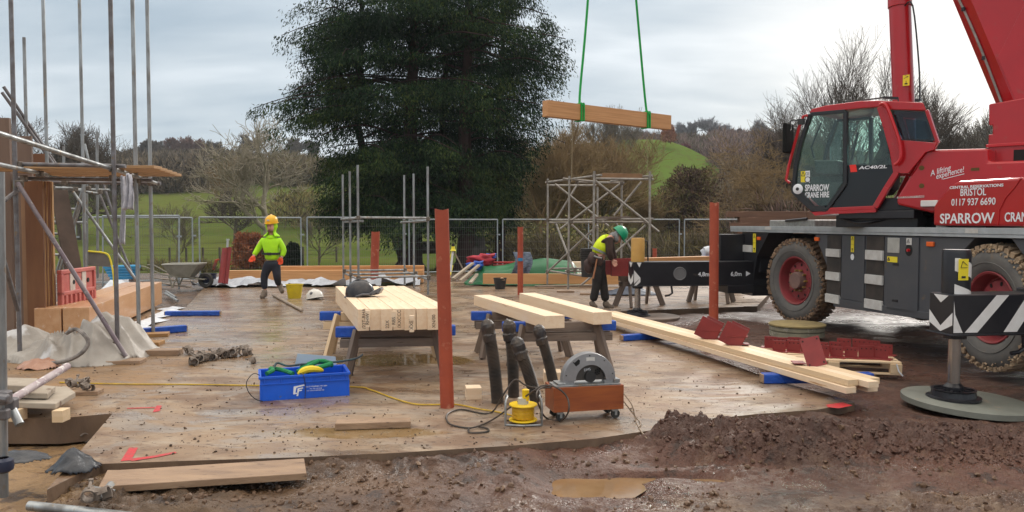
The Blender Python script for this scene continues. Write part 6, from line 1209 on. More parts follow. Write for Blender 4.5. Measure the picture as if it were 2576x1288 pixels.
# ---------------- scaffold tower and middle frame
def q1(x, y): return ((1800+x*.4192)/1.4907, (560+y*.4192)/1.4907)
def seg(x0, y0, x1, y1, Y0, Y1=None): return [P(*q1(x0, y0), Y0), P(*q1(x1, y1), Y1 or Y0)]
def post(x, yt, xb, yb, z0=.06):
    b = G(*q1(xb, yb)); t = P(*q1(x, yt), b.y); return [(t.x, b.y, t.z), (b.x, b.y, z0)]
TW = M('weathered_tube', (.34, .32, .29), (.22, .2, .18), 8, .6, .4)
sct = scaffold('scaffold', 'square braced scaffold tower with a timber deck edge standing under the suspended beam', (2.0, 19.2, 0), [
 ('standard', TW, [post(607, 262, 603, 1235), post(800, 238, 788, 1275), post(1022, 195, 1010, 1335), post(1520, 198, 1515, 1335), post(1268, 282, 1262, 1262), post(1052, 335, 1050, 1200)]),
 ('ledger', TW, [seg(590, 296, 1085, 230, 20.2, 17.8), seg(1030, 262, 1552, 268, 17.7), seg(740, 262, 1040, 290, 19.2), seg(870, 293, 1290, 300, 19.4), seg(620, 322, 1040, 322, 20.8), seg(1170, 285, 1540, 235, 19.4, 17.8), seg(605, 634, 1552, 622, 20.2, 17.9), seg(620, 656, 1030, 652, 20), seg(1040, 652, 1500, 650, 19), seg(620, 1068, 1000, 1062, 20.5), seg(760, 1090, 1000, 1088, 19.2)]),
 ('brace', TW, [seg(672, 312, 1150, 686, 20, 20.4), seg(1033, 280, 1600, 738, 17.6), seg(1278, 290, 718, 712, 19.3), seg(1445, 290, 1200, 592, 18.6), seg(885, 290, 685, 622, 20.3), seg(590, 1110, 1052, 680, 19.9, 19), seg(680, 668, 850, 1106, 20.1, 19.3), seg(818, 672, 1000, 842, 18.9), seg(1482, 678, 1180, 952, 18), seg(1212, 650, 1415, 1012, 19.6), seg(635, 1090, 992, 1142, 19.6, 18.2), seg(905, 1215, 1000, 1136, 18.2)])])
m = MB()
for x, y, Y in [(607, 290, 20.1), (800, 278, 19.1), (1022, 242, 17.7), (1520, 258, 17.7), (1268, 300, 19.3), (604, 632, 20.1), (818, 645, 19), (1030, 640, 17.7), (1480, 650, 17.8), (1515, 645, 17.8), (604, 1095, 19.9), (790, 1090, 18.9), (850, 1075, 19), (868, 292, 19.3)]: coup(m, P(*q1(x, y), Y), 1.1)
m.each('coupler', RUST, sct, world=True, bev=.012)
o = beam('deck_timber', P(*q1(1088, 236), 18.0), P(*q1(1442, 240), 18.1), .2, .10, M('brown_timber', (.28, .16, .08), (.22, .12, .06), 3, .7)); tag(o, 'brown timber laid along the top of the scaffold tower', 'board')
o = beam('deck_timber', P(*q1(1000, 612), 18.6), P(*q1(1330, 610), 18.7), .3, .05, OLDWOOD); tag(o, 'grey board lying across the middle lift of the scaffold tower', 'board')
for k, (x, y) in enumerate([(590, 1245), (768, 1278), (960, 1232), (1180, 1265), (975, 1300)]): solep(*q1(x, y), .42, .22, ['muddy pad under the far left leg', 'muddy pad under the nearer left leg', 'pad lying between the legs', 'long dark pad under the right leg', 'pad half hidden by the stooping worker'][k]+' of the scaffold tower', .04, rz=-.1)
ltube('scaffold_tube', P(*q1(490, 1226), 20), P(*q1(1000, 1216), 20.2), 'long tube lying on the slab at the foot of the scaffold tower', mat=TUBT)
def q2(x, y): return ((1180+x*.4348)/1.4907, (560+y*.4348)/1.4907)
def s2(x0, y0, x1, y1, Y0, Y1=None): return [P(*q2(x0, y0), Y0), P(*q2(x1, y1), Y1 or Y0)]
n1, n2, m1, m2, f1, f2 = (-3.46, 17.7), (-1.88, 17.6), (-3.99, 19.4), (-2.42, 19.4), (-4.42, 20.6), (-2.83, 20.7)
def up(p, yt): t = P(*q2(0, yt), p[1]); return [(p[0], p[1], .06), (p[0], p[1], t.z)]
scm = scaffold('scaffold', 'low open scaffold frame of six pale poles in front of the big conifer', (-3.1, 19, 0), [
 ('standard', STEEL, [up(n1, 135), up(n2, 150), up(m1, 190), up(m2, 210), up(f1, 218), up(f2, 222)]),
 ('ledger', STEEL, [s2(350, 588, 985, 592, 17.6), s2(230, 602, 400, 592, 20.7, 17.7), s2(262, 626, 415, 618, 20.5, 17.6), s2(745, 630, 975, 615, 20.8, 17.6), s2(360, 1105, 1000, 1094, 17.65), s2(300, 1077, 890, 1066, 19.4), s2(245, 1047, 795, 1039, 20.6), s2(262, 1070, 412, 1138, 20.6, 17.7), s2(770, 1050, 985, 1126, 20.8, 17.7)])])
m = MB()
for x, y, Y in [(378, 590, 17.6), (978, 600, 17.5), (310, 605, 19.3), (250, 603, 20.5), (775, 625, 20.6), (865, 620, 19.3), (378, 1108, 17.6), (985, 1105, 17.5), (313, 1080, 19.3), (258, 1048, 20.5), (782, 1040, 20.6), (872, 1068, 19.3)]: coup(m, P(*q2(x, y), Y), 1.1)
m.each('coupler', RUST, scm, world=True, bev=.012)
# ---------------- tripod, tarpaulin pile
tp = thing('survey_tripod', 'yellow and white survey tripod standing at the back of the slab', 'tripod', G(1143, 690)); tp.location = (P(1140, 680, 24.5).x, 24.5, 0)
zt = P(1139, 628, 24.5).z
for k, (dx, dy, mt) in enumerate(((-.08, -.3, PADW), (.42, .1, TUBT), (-.28, .25, YEL))): m = MB(); m.bar(Vector((0, 0, zt)), Vector((dx, dy, 0)), .06, .04); m.obj('leg', mt, tp)
MB().bar((-.03, -.05, zt*.42), (-.09, -.32, .06), .075, .05).obj('leg_sleeve', YEL, tp); MB().lathe([(0, 0), (.09, 0), (.06, .07), (.05, .14), (0, .14)], c=(0, 0, zt-.04), n=16).obj('head', YEL, tp); MB().lathe([(0, 0), (.04, 0), (.05, .08), (0, .09)], c=(0, 0, zt+.1), n=12).obj('instrument', BLACK, tp)
GT = M('green_tarpaulin', (.012, .14, .05), (.01, .10, .035), 2, .4, bump=.5, bscale=4)
x0, x1 = P(1170, 690, 21.5).x, P(1475, 690, 21.5).x
def gt(a, b):
    x = x0+(x1-x0)*a; prof = [(-.9, 0), (-.55, .05), (-.35, .42), (0, .58), (.5, .5), (.9, .1)]; t = b*5; i = min(4, int(t)); f = t-i; y = prof[i][0]*(1-f)+prof[i+1][0]*f; z = prof[i][1]*(1-f)+prof[i+1][1]*f
    e = min(1, a*6)*min(1, (1-a)*8+.25); return Vector((x+.05*math.sin(b*9), 21.7+y*(.6+.4*e), z*e*(1-.18*math.sin(a*7))+.02+.05*mn.noise(Vector((x*2.2, y*3, 3)))))
cloth('green_tarpaulin', gt, 60, 24, GT, 'green tarpaulin draped over a low pile at the back of the slab', 'tarpaulin')
o = beam('timber_beam', (P(1215, 700, 20.7).x, 20.75, .20), (P(1610, 700, 20.6).x, 20.6, .20), .12, .27, M('knotty_orange_timber', (.60, .33, .14), (.52, .27, .11), 2, .55, st=(.5, 6, 6), c3=(.25, .1, .04), s3=1.8, t3=.68)); tag(o, 'long knotty timber lying against the foot of the green tarpaulin', 'timber beam')
o = beam('timber_beam', (P(1345, 670, 23.2).x, 23.2, .42), (P(1560, 670, 23.2).x, 23.2, .42), .3, .22, PINE); tag(o, 'clean pale timber lying behind the green tarpaulin', 'timber beam')
crumple('blue_cloth', [(1365, 712), (1370, 700), (1415, 702), (1420, 708), (1385, 716)], 'bright blue folded sheet at the foot of the scaffold tower', .18, 12, mat=M('bright_blue_sheet', (.01, .09, .55), (.01, .07, .45), 4, .5), seed=4, cat='sheet')
def blob(name, u, v, Y, r, sq, mat, label, cat, seed=0): m = MB(); m.ball((0, 0, 0), r, 3, sq=sq, jit=.9); o = m.obj(name, mat, smooth=2); o.location = P(u, v, Y); return tag(o, label, cat)
blob('red_bag', 1218, 652, 21.9, .30, (1.3, .6, .45), M('red_cloth', (.38, .02, .04), (.28, .02, .03), 5, .7, bump=.4), 'red bag on top of the tarpaulin pile', 'bag'); blob('blue_jacket', 1230, 646, 22, .22, (1.2, .6, .35), M('blue_cloth', (.02, .10, .50), (.02, .07, .35), 5, .7, bump=.4), 'blue jacket on the red bag', 'jacket'); blob('blue_box', 1199, 667, 21.5, .17, (1.4, .7, .6), BLUEWRAP, 'blue wrapped bundle at the left end of the green tarpaulin', 'bundle')
def plaid(a, b): q = P(1290+44*a+6*math.sin(b*5), 634+70*b, 21.0); q.y -= .18*math.sin(b*2.4)+.04*math.sin(a*11+b*3); return q
cloth('checked_shirt', plaid, 16, 20, M('dark_check_cloth', (.05, .065, .10), (.14, .17, .22), 9, .8, st=(1, 1, 2.5), bump=.4), 'dark checked shirt hung over the green tarpaulin by the slim red post', 'shirt')
for k in range(4): o = beam('red_steel_length', (P(1240, 660+6*k, 22.3).x, 22.3-.12*k, P(0, 660+7*k, 22.3).z), (P(1300, 660+6*k, 22.3).x, 22.3-.12*k, P(0, 660+7*k, 22.3).z), .1, .05, M('bright_red_primer', (.40, .04, .04), None, rough=.5)); tag(o, ['topmost', 'second', 'third', 'lowest'][k]+' red primed steel bar behind the green tarpaulin', 'steel bar', 'red bars behind the green tarpaulin')
for k, (a, b) in enumerate([((1139, 701), (1190, 662)), ((1158, 706), (1205, 667)), ((1183, 712), (1200, 690))]):
    o = beam('leaning_batten', P(*a, 20.4), P(*b, 21), .09, .05, M('pale_batten', (.42, .36, .28), (.34, .28, .22), 4, .7)); tag(o, ['leftmost', 'middle', 'short right hand'][k]+' pale batten leaning on the left end of the green tarpaulin', 'batten', 'battens leaning on the tarpaulin pile')
# joint the stooping worker is bolting
o = beam('timber_beam', (P(1592, 680, 15.5).x, 15.55, .80), (P(1720, 680, 16.2).x+.6, 16.6, .80), .20, .34, GLULAM); tag(o, 'glulam beam on a saw horse with a red steel end joint, behind the outrigger', 'timber beam')
r = thing('beam_connector', 'dark red steel connector bolted to the end of the beam being worked on', 'steel connector', (P(1555, 680, 15.45).x, 15.45, .80)); MB().b2((-.12, -.12, -.17), (.30, -.108, .17)).obj('side_plate', REDSTEEL, r, bev=.002); MB().b2((-.12, .108, -.17), (.30, .12, .17)).obj('side_plate', REDSTEEL, r, bev=.002); MB().b2((-.14, -.13, -.17), (-.12, .13, .17)).obj('end_plate', REDSTEEL, r, bev=.002); MB().b2((-.42, -.06, -.15), (-.14, .06, .13)).obj('stub', REDSTEEL, r, bev=.002)
for z_ in (-.11, 0, .11): MB().lathe([(0, .02), (.022, .02), (.022, 0)], n=10, T=Matrix.Translation((.24, -.121, z_)) @ Matrix.Rotation(R(90), 4, 'X')).obj('bolt', M('zinc_bolt', (.5, .45, .4), None, rough=.4, metal=.6), r)
heap('grey_tarpaulin', 3.2*0+2.75, 18.3, .75, .35, .22, M('grey_blue_tarp', (.08, .10, .14), (.05, .06, .09), 5, .5), 'low grey blue tarpaulin lying behind the bolted beam joint', 71, 26)
o = beam('blue_trestle_top', P(1722, 656, 17.8), P(1802, 657, 17.8), .12, .07, BLUEWRAP); tag(o, 'blue topped trestle board behind the tall red post', 'board'); blob('white_bundle', 1800, 640, 17.9, .26, (1, .7, .9), WHITEPL, 'white plastic bundle on the trestle behind the outrigger', 'bundle'); m = MB(); m.tube([P(1772, 632, 17.8), P(1805, 625, 17.8)], .10, 10); tag(m.obj('white_roll', WHITEPL, smooth=True), 'white sheet roll lying above the bundle on the trestle', 'sheet roll')
# oak sleeper wall behind the crane
SLP = M('brown_oak_sleeper', (.155, .085, .055), (.11, .06, .04), 2, .8, st=(.7, 5, 5), c3=(.22, .13, .09), s3=3, t3=.62)
for j in range(4):
    x = P(1828-j*0, 540, 20).x+(0, .3, .1, .25)[j]; z = P(0, 532+14*j, 20).z-.07
    for k, ln in enumerate((2.0, 3.2, 3.0)):
        o = beam('oak_sleeper', (x, 20+.02*k, z), (x+ln-.01, 20+.02*k, z), .22, .142, SLP, bev=.008); x += ln; tag(o, '%s sleeper in the %s course of the brown oak stack behind the crane' % (['left', 'middle', 'right'][k], ['top', 'second', 'third', 'bottom'][j]), 'sleeper', 'brown oak sleepers stacked behind the crane')
for k in range(3):
    xa = P(1835+170*k, 590, 20).x; tag(MB().b2((xa, 19.85, 0), (xa+.5, 20.15, P(0, 590, 20).z)).obj('stack_support', OLDWOOD, bev=.01), ['left', 'middle', 'right'][k]+' timber pier carrying the oak sleeper stack', 'timber pier', 'piers under the sleeper stack')
# ---------------- mesh fence
WIRE = M('fence_wire', (.16, .17, .17), None, rough=.6, metal=.3); FT = M('fence_tube', (.36, .40, .43), (.28, .31, .33), 5, .5, .5)
def fpanel(a, b, z0, z1, label, skew=0):
    a, b = Vector((*a, z0)), Vector((*b, z0)); r = thing('mesh_fence', label, 'fence panel', a, math.atan2(b.y-a.y, b.x-a.x), 'galvanised mesh fence panels round the site'); L = (b-a).length; h = z1-z0
    for x_ in (.04, L-.04): MB().tube([(x_, 0, 0), (x_+skew, 0, h)], .022, 8).obj('upright', FT, r, smooth=True)
    MB().tube([(.04+skew, 0, h), (L-.04+skew, 0, h)], .022, 8).obj('top_rail', FT, r, smooth=True); m = MB()
    k = int(L/.075)
    for i in range(1, k): x_ = L*i/k; m.tube([(x_, 0, .1), (x_, 0, h-.02)], .0022, 3, cap=False)
    for j in range(8): m.tube([(.04, 0, .12+j*(h-.15)/7), (L-.04, 0, .12+j*(h-.15)/7)], .0028, 3, cap=False)
    m.obj('wire_mesh', WIRE, r); MB().tube([(.04, 0, .1), (L-.04, 0, .1)], .018, 6).obj('bottom_rail', FT, r, smooth=True)
    m = MB(); m.box((L, 0, h*.72), (.12, .05, .05)); m.each('clip', FT, r); return r
fx = [-90, 200, 493, 765, 1022, 1258, 1487, 1715, 1945, 2180, 2420]; fy = [21.2, 22.6, 24.4, 26, 27.4, 28.6, 29.4, 29.9, 30, 30, 30]
nmz = ['at the extreme left behind the plywood', 'behind the wheelbarrow', 'behind the walking worker', 'left of the middle scaffold frame', 'behind the tall red post and tripod', 'behind the green tarpaulin', 'behind the scaffold tower', 'left of the oak sleeper stack', 'behind the oak sleeper stack', 'behind the crane']
for k in range(10):
    a = P(fx[k], 600, fy[k]); b = P(fx[k+1], 600, fy[k+1]); d = (b-a).normalized()*.06; fpanel((a.x+d.x, a.y+d.y), (b.x-d.x, b.y-d.y), -.15, P(0, 547 if k < 4 else 552, (fy[k]+fy[k+1])/2).z, 'mesh fence panel '+nmz[k])
a = P(255, 655, 21.9); b = P(452, 655, 20.9); fpanel((a.x, a.y), (b.x, b.y), -.1, P(0, 543, 21.4).z, 'loose mesh fence panel leaning in front of the line behind the left scaffold', .05)
# ================================================================ TREES AND PLANTS
BARK = M('grey_brown_bark', (.18, .15, .105), (.11, .09, .065), 3, .9, st=(1, 1, .4)); BARKO = M('ochre_bark', (.26, .17, .09), (.17, .11, .06), 3, .9, st=(1, 1, .4))
TWG = M('grey_twigs', (.19, .165, .13), (.12, .10, .08), 1, .9); TWD = M('dark_twigs', (.12, .10, .085), (.08, .068, .06), 1, .9); TWO = M('ochre_twigs', (.27, .19, .10), (.19, .13, .07), 1, .9); TWR = M('reddish_twigs', (.22, .13, .11), (.14, .09, .08), .6, .9)
TWP = M('pale_twigs', (.34, .30, .235), (.24, .21, .16), 1, .9); TWF = M('hazed_grey_twigs', (.20, .20, .22), (.14, .145, .16), .5, .9)  # far ridge twigs tinted blue-grey, distance haze mixed into their colour
def noshade(m): m.node_tree.nodes['Principled BSDF'].inputs['Specular IOR Level'].default_value = .1
for m_ in (BARK, BARKO, TWG, TWD, TWO, TWR, TWF, TWP): noshade(m_)
def bare(name, label, loc, H, seed, bark=BARK, twig=TWG, tr=.02, lv=5, spread=1.0, first=.25, fork=3, kids_=4, tw=.010, wig=.25, group=None, up=.35, lean=(0, 0), cat='tree'):
    rn = random.Random(seed); tm = MB(); cm = MB(); L0 = H*.42
    def br(p, d, L, r, l):
        n = 5 if l < 2 else (3 if l < 4 else 2); pts = [p]; rr = [r]; q = p; dd = d
        for i in range(n):
            w = Vector((rn.uniform(-1, 1), rn.uniform(-1, 1), rn.uniform(-.6, .9)))*wig*(1 if l else .25); dd = (dd+w+Vector((0, 0, up*.12*(l > 0)))).normalized(); q = q+dd*(L/n); pts.append(q); rr.append(max(tw*.7, r*(1-.55*(i+1)/n)))
        (tm if l < 2 else cm).tube(pts, rr, 8 if l == 0 else (5 if l < 2 else 3), cap=False)
        if l >= lv: return
        k = kids_+(1 if l in (1, 2) else 0)
        for i in range(k):
            f = (first if l == 0 else .25)+(1-(first if l == 0 else .25))*(i+rn.random()*.8)/k; f = min(f, 1); j = min(n-1, int(f*n)); s = pts[j].lerp(pts[j+1], f*n-j if f < 1 else 1); a = rn.uniform(0, 6.283)+i*2.4; ax = Vector((math.cos(a), math.sin(a), 0))
            b = (pts[j+1]-pts[j]).normalized(); e = (ax-b*ax.dot(b)).normalized(); an = rn.uniform(.45, .95)*spread*(1-.25*(f > .9)); nd = (b*math.cos(an)+e*math.sin(an)); nd = (nd+Vector((0, 0, up*.4))).normalized()
            br(s, nd, L*rn.uniform(.55, .8)*(1.15 if l == 0 else 1), max(tw, rr[j]*(.72 if l < 2 else .6)), l+1)
        br(q, dd, L*.62, max(tw, rr[-1]), l+1)
    t = thing(name, label, cat, loc, 0, group); br(Vector((0, 0, 0)), Vector((lean[0], lean[1], 1)).normalized(), L0, H*tr, 0)
    zm = max(v[2] for v in cm.v); k = H/zm
    for b_ in (tm, cm): b_.v = [(v[0]*k, v[1]*k, v[2]*k) for v in b_.v]
    tm.obj('trunk', bark, t, smooth=2); cm.obj('crown', twig, t, smooth=2); return t
def at(u, Y, dz=-.1): x = (u-1288)/FU*Y; return Vector((x, Y, gz(x, Y)+dz))
def ht(v, p): return CH+(563-v)/FU*p.y-p.z
def bt(name, label, u, Y, vt, seed, **k): p = at(u, Y); return bare(name, label, p, ht(vt, p), seed, **k)
bt('bare_tree', 'large spreading bare tree with a stout grey trunk behind the walking worker', 676, 62, 268, 3, tr=.038, lv=5, spread=1.15, first=.45, wig=.5, kids_=3, tw=.028, bark=TWP, twig=TWP, up=.25)
bt('bare_tree', 'small thin bare tree in the field behind the second fence post', 443, 46, 505, 5, tr=.014, lv=4, tw=.010, spread=1.1)
bt('bare_tree', 'slender young bare tree standing between the worker and the middle frame', 802, 44, 500, 8, tr=.016, lv=4, tw=.010, spread=.9)
bt('bare_tree', 'dense dark bare tree behind the left scaffold, leftmost', 90, 75, 290, 11, tr=.02, lv=5, tw=.022, twig=TWD, bark=TWD, wig=.4, spread=1.2)
bt('bare_tree', 'dark bare tree showing between the left scaffold poles', 200, 82, 300, 12, tr=.02, lv=5, tw=.022, twig=TWD, bark=TWD, wig=.4, spread=1.2)
bt('bare_tree', 'scrubby dark bare tree low in the field left of the big spreading tree', 590, 78, 470, 15, tr=.03, lv=4, tw=.03, twig=TWD, spread=1.4, first=.2)
bt('bare_tree', 'bare tree with olive twigs just left of the big spreading tree', 560, 110, 380, 16, tr=.02, lv=4, tw=.04, twig=TWO, spread=1.2)
# centre group
bt('bare_tree', 'ochre barked tree right of the conifer, with a leaning bough', 1372, 50, 330, 21, tr=.030, lv=5, tw=.017, bark=BARKO, twig=TWO, spread=1.1, first=.3, wig=.36, group='ochre barked trees right of the conifer')
bt('bare_tree', 'second ochre barked tree, just right of the leaning bough', 1398, 54, 300, 22, tr=.028, lv=5, tw=.018, bark=BARKO, twig=TWO, spread=1.1, first=.3, wig=.36, group='ochre barked trees right of the conifer')
bt('bare_tree', 'crooked dark bare tree behind the scaffold tower', 1500, 58, 330, 23, tr=.034, lv=5, tw=.018, bark=BARK, twig=TWO, spread=1.2, first=.3, wig=.45, lean=(.15, 0))
bt('bare_tree', 'tall fine twigged tree topping the skyline under the suspended beam', 1545, 120, 262, 24, tr=.02, lv=5, tw=.025, twig=TWG, spread=.9)
bt('bare_tree', 'olive twiggy tree behind the left end of the suspended beam', 1440, 100, 300, 25, tr=.02, lv=5, tw=.028, twig=TWO, spread=1)
bt('bare_tree', 'low tangled tree at the right of the scaffold tower', 1600, 62, 480, 26, tr=.03, lv=5, tw=.018, twig=TWO, spread=1.4)
# behind the crane
bt('bare_tree', 'tall round headed bare tree rising behind the crane cab', 2120, 46, 96, 31, tr=.020, lv=5, tw=.012, twig=TWD, bark=TWD, spread=.85, first=.12, wig=.2, kids_=4, up=.5)
bt('bare_tree', 'bare tree filling the sky left of the crane cab roof', 1985, 50, 235, 32, tr=.02, lv=5, tw=.012, twig=TWD, bark=BARK, spread=1.15, first=.15, wig=.3)
bt('bare_tree', 'bare tree just right of the luffing cylinder', 2290, 50, 190, 33, tr=.02, lv=5, tw=.012, twig=TWD, bark=TWD, spread=.7, first=.12, wig=.22)
bt('bare_tree', 'smaller bare tree right of the cab quarter window', 2400, 52, 228, 34, tr=.018, lv=5, tw=.014, twig=TWD, bark=TWD, spread=.8, first=.12, wig=.22)
bt('bare_tree', 'round bare tree on the ridge left of the boom foot', 2450, 150, 283, 35, tr=.03, lv=5, tw=.06, twig=TWG, spread=1.2, first=.3)
bt('bare_tree', 'pale tangled tree at the left of the crane cab', 1935, 40, 300, 36, tr=.025, lv=5, tw=.012, bark=BARKO, twig=TWO, spread=1.5, first=.15, wig=.45, up=.1)
for k, (u, vt, sp) in enumerate([(1712, 305, 1.3), (1742, 303, .9), (1783, 293, 1.3), (1822, 308, 1.1), (1918, 300, 1.2)]): bt('ridge_tree', ['leftmost small round tree on the far right-hand ridge', 'thin topped tree second on the far ridge', 'tallest domed tree on the far ridge', 'last pale tree of the far ridge row, before the firs', 'dark bare tree on the ridge just left of the cab mirror'][k], u, 300, vt, 41+k, tr=.025, lv=5, tw=.055, twig=TWF, bark=TWF, spread=sp, first=.3, group='bare trees on the far ridge')
for k, (u, vt) in enumerate([(340, 372), (372, 350), (405, 352), (440, 345), (475, 342), (510, 350), (545, 352), (625, 330), (738, 345), (790, 352)]):
    bt('ridge_tree', 'bare tree number %s from the left on the left-hand skyline' % ['one', 'two', 'three', 'four', 'five', 'six', 'seven', 'eight', 'nine', 'ten'][k], u, 250+k*3, vt, 61+k, tr=.02, lv=5, tw=.085, twig=TWR if k in (3, 4, 5) else TWD, bark=TWD, spread=1.2, first=.12, group='bare trees on the left-hand skyline')
# --- slivers and leaves in bulk
def slivers(P0, D, ln, wd, rs):
    n = len(P0); R_ = rs.normal(size=(n, 3)); W_ = np.cross(D, R_); W_ /= np.linalg.norm(W_, axis=1, keepdims=True)+1e-9; W_ = W_*wd[:, None]; E = D*ln[:, None]
    V = np.stack([P0, P0+E*.45+W_, P0+E, P0+E*.45-W_], 1).reshape(-1, 3); F = np.arange(4*n).reshape(n, 4); return V, F
def unit(a): return a/(np.linalg.norm(a, axis=1, keepdims=True)+1e-9)
def mass(name, label, spots, n, hh, rad, ln, wd, mats, seed, cat=None, group=None, kind=None, upd=.9, stem=None):
    """bush or thicket: fine slivers spread through clumps"""
    rs = np.random.default_rng(seed); S = np.array([(p[0], p[1], p[2]) for p in spots]); o = Vector(tuple(S.mean(0))); k = rs.integers(0, len(S), n); u = rs.random(n); a = rs.random(n)*6.283; rr = np.sqrt(rs.random(n)); hz = u**.8
    prof = np.sqrt(np.clip(1-(hz*1.02-.30)**2/.55, .05, 1)); H_ = (hh[0]+(hh[1]-hh[0])*rs.random(len(S)))[k]; lob = .75+.5*fbm(np.cos(a)*1.5+k*3.1, np.sin(a)*1.5+hz*4, 3, seed); R_ = rad*prof*rr**.6*lob
    P0 = S[k]+np.stack([R_*np.cos(a), R_*np.sin(a), hz*H_*(.8+.25*lob)], 1)-np.array(tuple(o)); D = unit(rs.normal(size=(n, 3))*.6+np.array([0, 0, upd])+np.stack([np.cos(a), np.sin(a), 0*a], 1)*.35)
    V, F = slivers(P0, D, ln*(.5+rs.random(n)), wd*(.5+rs.random(n)), rs); mi = (rs.random(n)**1.5*len(mats)).astype(int).clip(0, len(mats)-1)
    cl = fbm(P0[:, 0]/rad*2+5, P0[:, 2]/max(hh)*4+P0[:, 1]/rad, 2, seed+2); mi = np.where(cl > .12, np.minimum(mi+1, len(mats)-1), mi); ob = fastmesh(name, V, F, mats, smooth=False, mi=mi)
    if kind: ob.location = o; ob['kind'] = kind; return ob
    t = thing(name, label, cat, o, 0, group); ob.name = 'foliage'; ob.parent = t; m = MB()
    for s in S[:3]:
        q = Vector(tuple(s))-o
        for j in range(5): m.tube([q, q+Vector((rs.normal()*rad*.3, rs.normal()*rad*.3, hh[0]*.7))], [.03*hh[0]/2, .01], 4)
    m.obj('stem', stem or TWD, t); return t
def MM(nm, c, s=.85): m = M(nm, c, tuple(x*.7 for x in c), 3, s); noshade(m); return m
OLV = [MM('olive_scrub_dark', (0.101, 0.085, 0.046)), MM('olive_scrub', (0.186, 0.155, 0.070)), MM('olive_scrub_pale', (0.264, 0.217, 0.093))]
BRN = [MM('brown_scrub_dark', (0.078, 0.062, 0.046)), MM('brown_scrub', (0.155, 0.121, 0.081)), MM('brown_scrub_pale', (0.217, 0.171, 0.116))]
RDB = [MM('red_scrub_dark', (0.116, 0.078, 0.070)), MM('red_scrub', (0.202, 0.132, 0.116)), MM('red_scrub_pale', (0.264, 0.186, 0.155))]
GRY = [MM('grey_scrub_dark', (0.085, 0.085, 0.078)), MM('grey_scrub', (0.155, 0.155, 0.132)), MM('grey_scrub_pale', (0.217, 0.217, 0.186))]
def region(us, Ys, n, seed, jit=0):
    rs = np.random.default_rng(seed); o = []
    for i in range(n): Y = Ys[0]+(Ys[1]-Ys[0])*rs.random(); o.append(tuple(at(us[0]+(us[1]-us[0])*rs.random(), Y, -.3)))
    return o
def wood(name, us, Ys, n, per, hh, rad, ln, wd, mats, seed): return mass(name, None, region(us, Ys, n, seed), n*per, hh, rad, ln, wd, mats, seed, kind='stuff')
wood('hillside_wood', (300, 640), (215, 262), 60, 420, (3, 5), 6, 2.2, .17, BRN, 101); wood('hillside_wood', (180, 560), (150, 180), 46, 420, (3, 5.5), 4.5, 1.8, .12, BRN, 102)
wood('hillside_wood', (560, 800), (160, 245), 44, 420, (3, 5), 5, 2, .13, [*OLV[:2], BRN[2]], 103); wood('hedgerow', (-60, 300), (235, 250), 26, 320, (3, 5), 4.5, 1.6, .13, GRY, 104)
wood('tangled_scrub', (1235, 1545), (75, 120), 54, 420, (4, 8), 3.6, 1.6, .055, OLV, 105); wood('valley_wood', (1790, 2040), (205, 300), 90, 380, (4, 6), 6.5, 2.4, .17, RDB, 106)
wood('valley_wood', (1810, 2100), (95, 160), 54, 380, (3, 5), 3.8, 1.5, .08, [RDB[0], BRN[1], BRN[2]], 107); wood('ridge_wood', (2300, 2620), (180, 215), 40, 420, (5, 8), 5, 2, .14, GRY, 108)
wood('ridge_wood', (1560, 1880), (235, 290), 60, 360, (3, 5), 6, 2.2, .16, [OLV[0], BRN[1], RDB[1]], 109); wood('roadside_scrub', (1230, 1830), (33, 42), 64, 520, (.8, 1.9), 1.0, .55, .018, [OLV[0], OLV[1], BRN[1]], 110)
wood('roadside_scrub', (1840, 2560), (34, 48), 60, 500, (1.5, 3.6), 1.3, .8, .022, [BRN[0], BRN[1], RDB[1]], 111); wood('roadside_scrub', (330, 560), (34, 37), 12, 300, (.3, .7), .5, .35, .014, OLV, 112)
wood('orchard_scrub', (700, 800), (95, 115), 7, 260, (3, 5), 2.6, 1.2, .05, [BRN[0], OLV[1], OLV[2]], 113)
wood('hill_scrub', (1800, 1890), (125, 185), 18, 240, (1.5, 3), 3, 1.2, .08, [RDB[0], BRN[1], RDB[1]], 117)
YLF = M('yellow_green_leaf', (.20, .19, .05), (.13, .14, .04), 1, .8)
wood('roadside_leaves', (1235, 1600), (34, 44), 50, 90, (1.5, 3.2), 1.4, .13, .06, [YLF, OLV[2]], 114)
mass('copper_shrub', 'large conical brown shrub in front of the green hill, right of the scaffold tower', [at(1735, 62), at(1755, 63), at(1715, 63)], 17000, (6.2, 7.0), 2.9, .30, .045, [MM('copper_leaf_dark', (0.085, 0.054, 0.043)), MM('copper_leaf', (0.155, 0.096, 0.070)), MM('copper_leaf_olive', (0.186, 0.155, 0.070))], 121, 'shrub')
mass('beech_bush', 'low rusty red bush behind the walking worker', [at(612, 38), at(640, 38.5)], 6000, (1.5, 1.8), .75, .16, .03, [MM('rust_leaf_dark', (0.202, 0.078, 0.039)), MM('rust_leaf', (0.372, 0.132, 0.070)), MM('rust_leaf_pale', (0.465, 0.202, 0.109))], 122, 'shrub')
mass('evergreen_bush', 'small dark green bush right of the walking worker', [at(738, 38)], 4200, (1.2, 1.3), .55, .14, .03, [MM('evergreen_dark', (0.012, 0.022, 0.012)), MM('evergreen', (0.022, 0.040, 0.018))], 123, 'shrub')
mass('field_tree', 'small round copper tree standing alone on the bright green hill', [at(1680, 150, 1.2)], 1500, (3.2, 3.6), 1.6, .6, .08, [MM('copper_far', (0.310, 0.139, 0.093)), MM('copper_far_pale', (0.403, 0.202, 0.139))], 124, 'tree')
mass('maroon_shrub', 'dark maroon shrub above the bright green hill', [at(1722, 215)], 900, (4.5, 5), 2.2, 1, .12, [MM('maroon', (0.155, 0.039, 0.046))], 125, 'shrub')
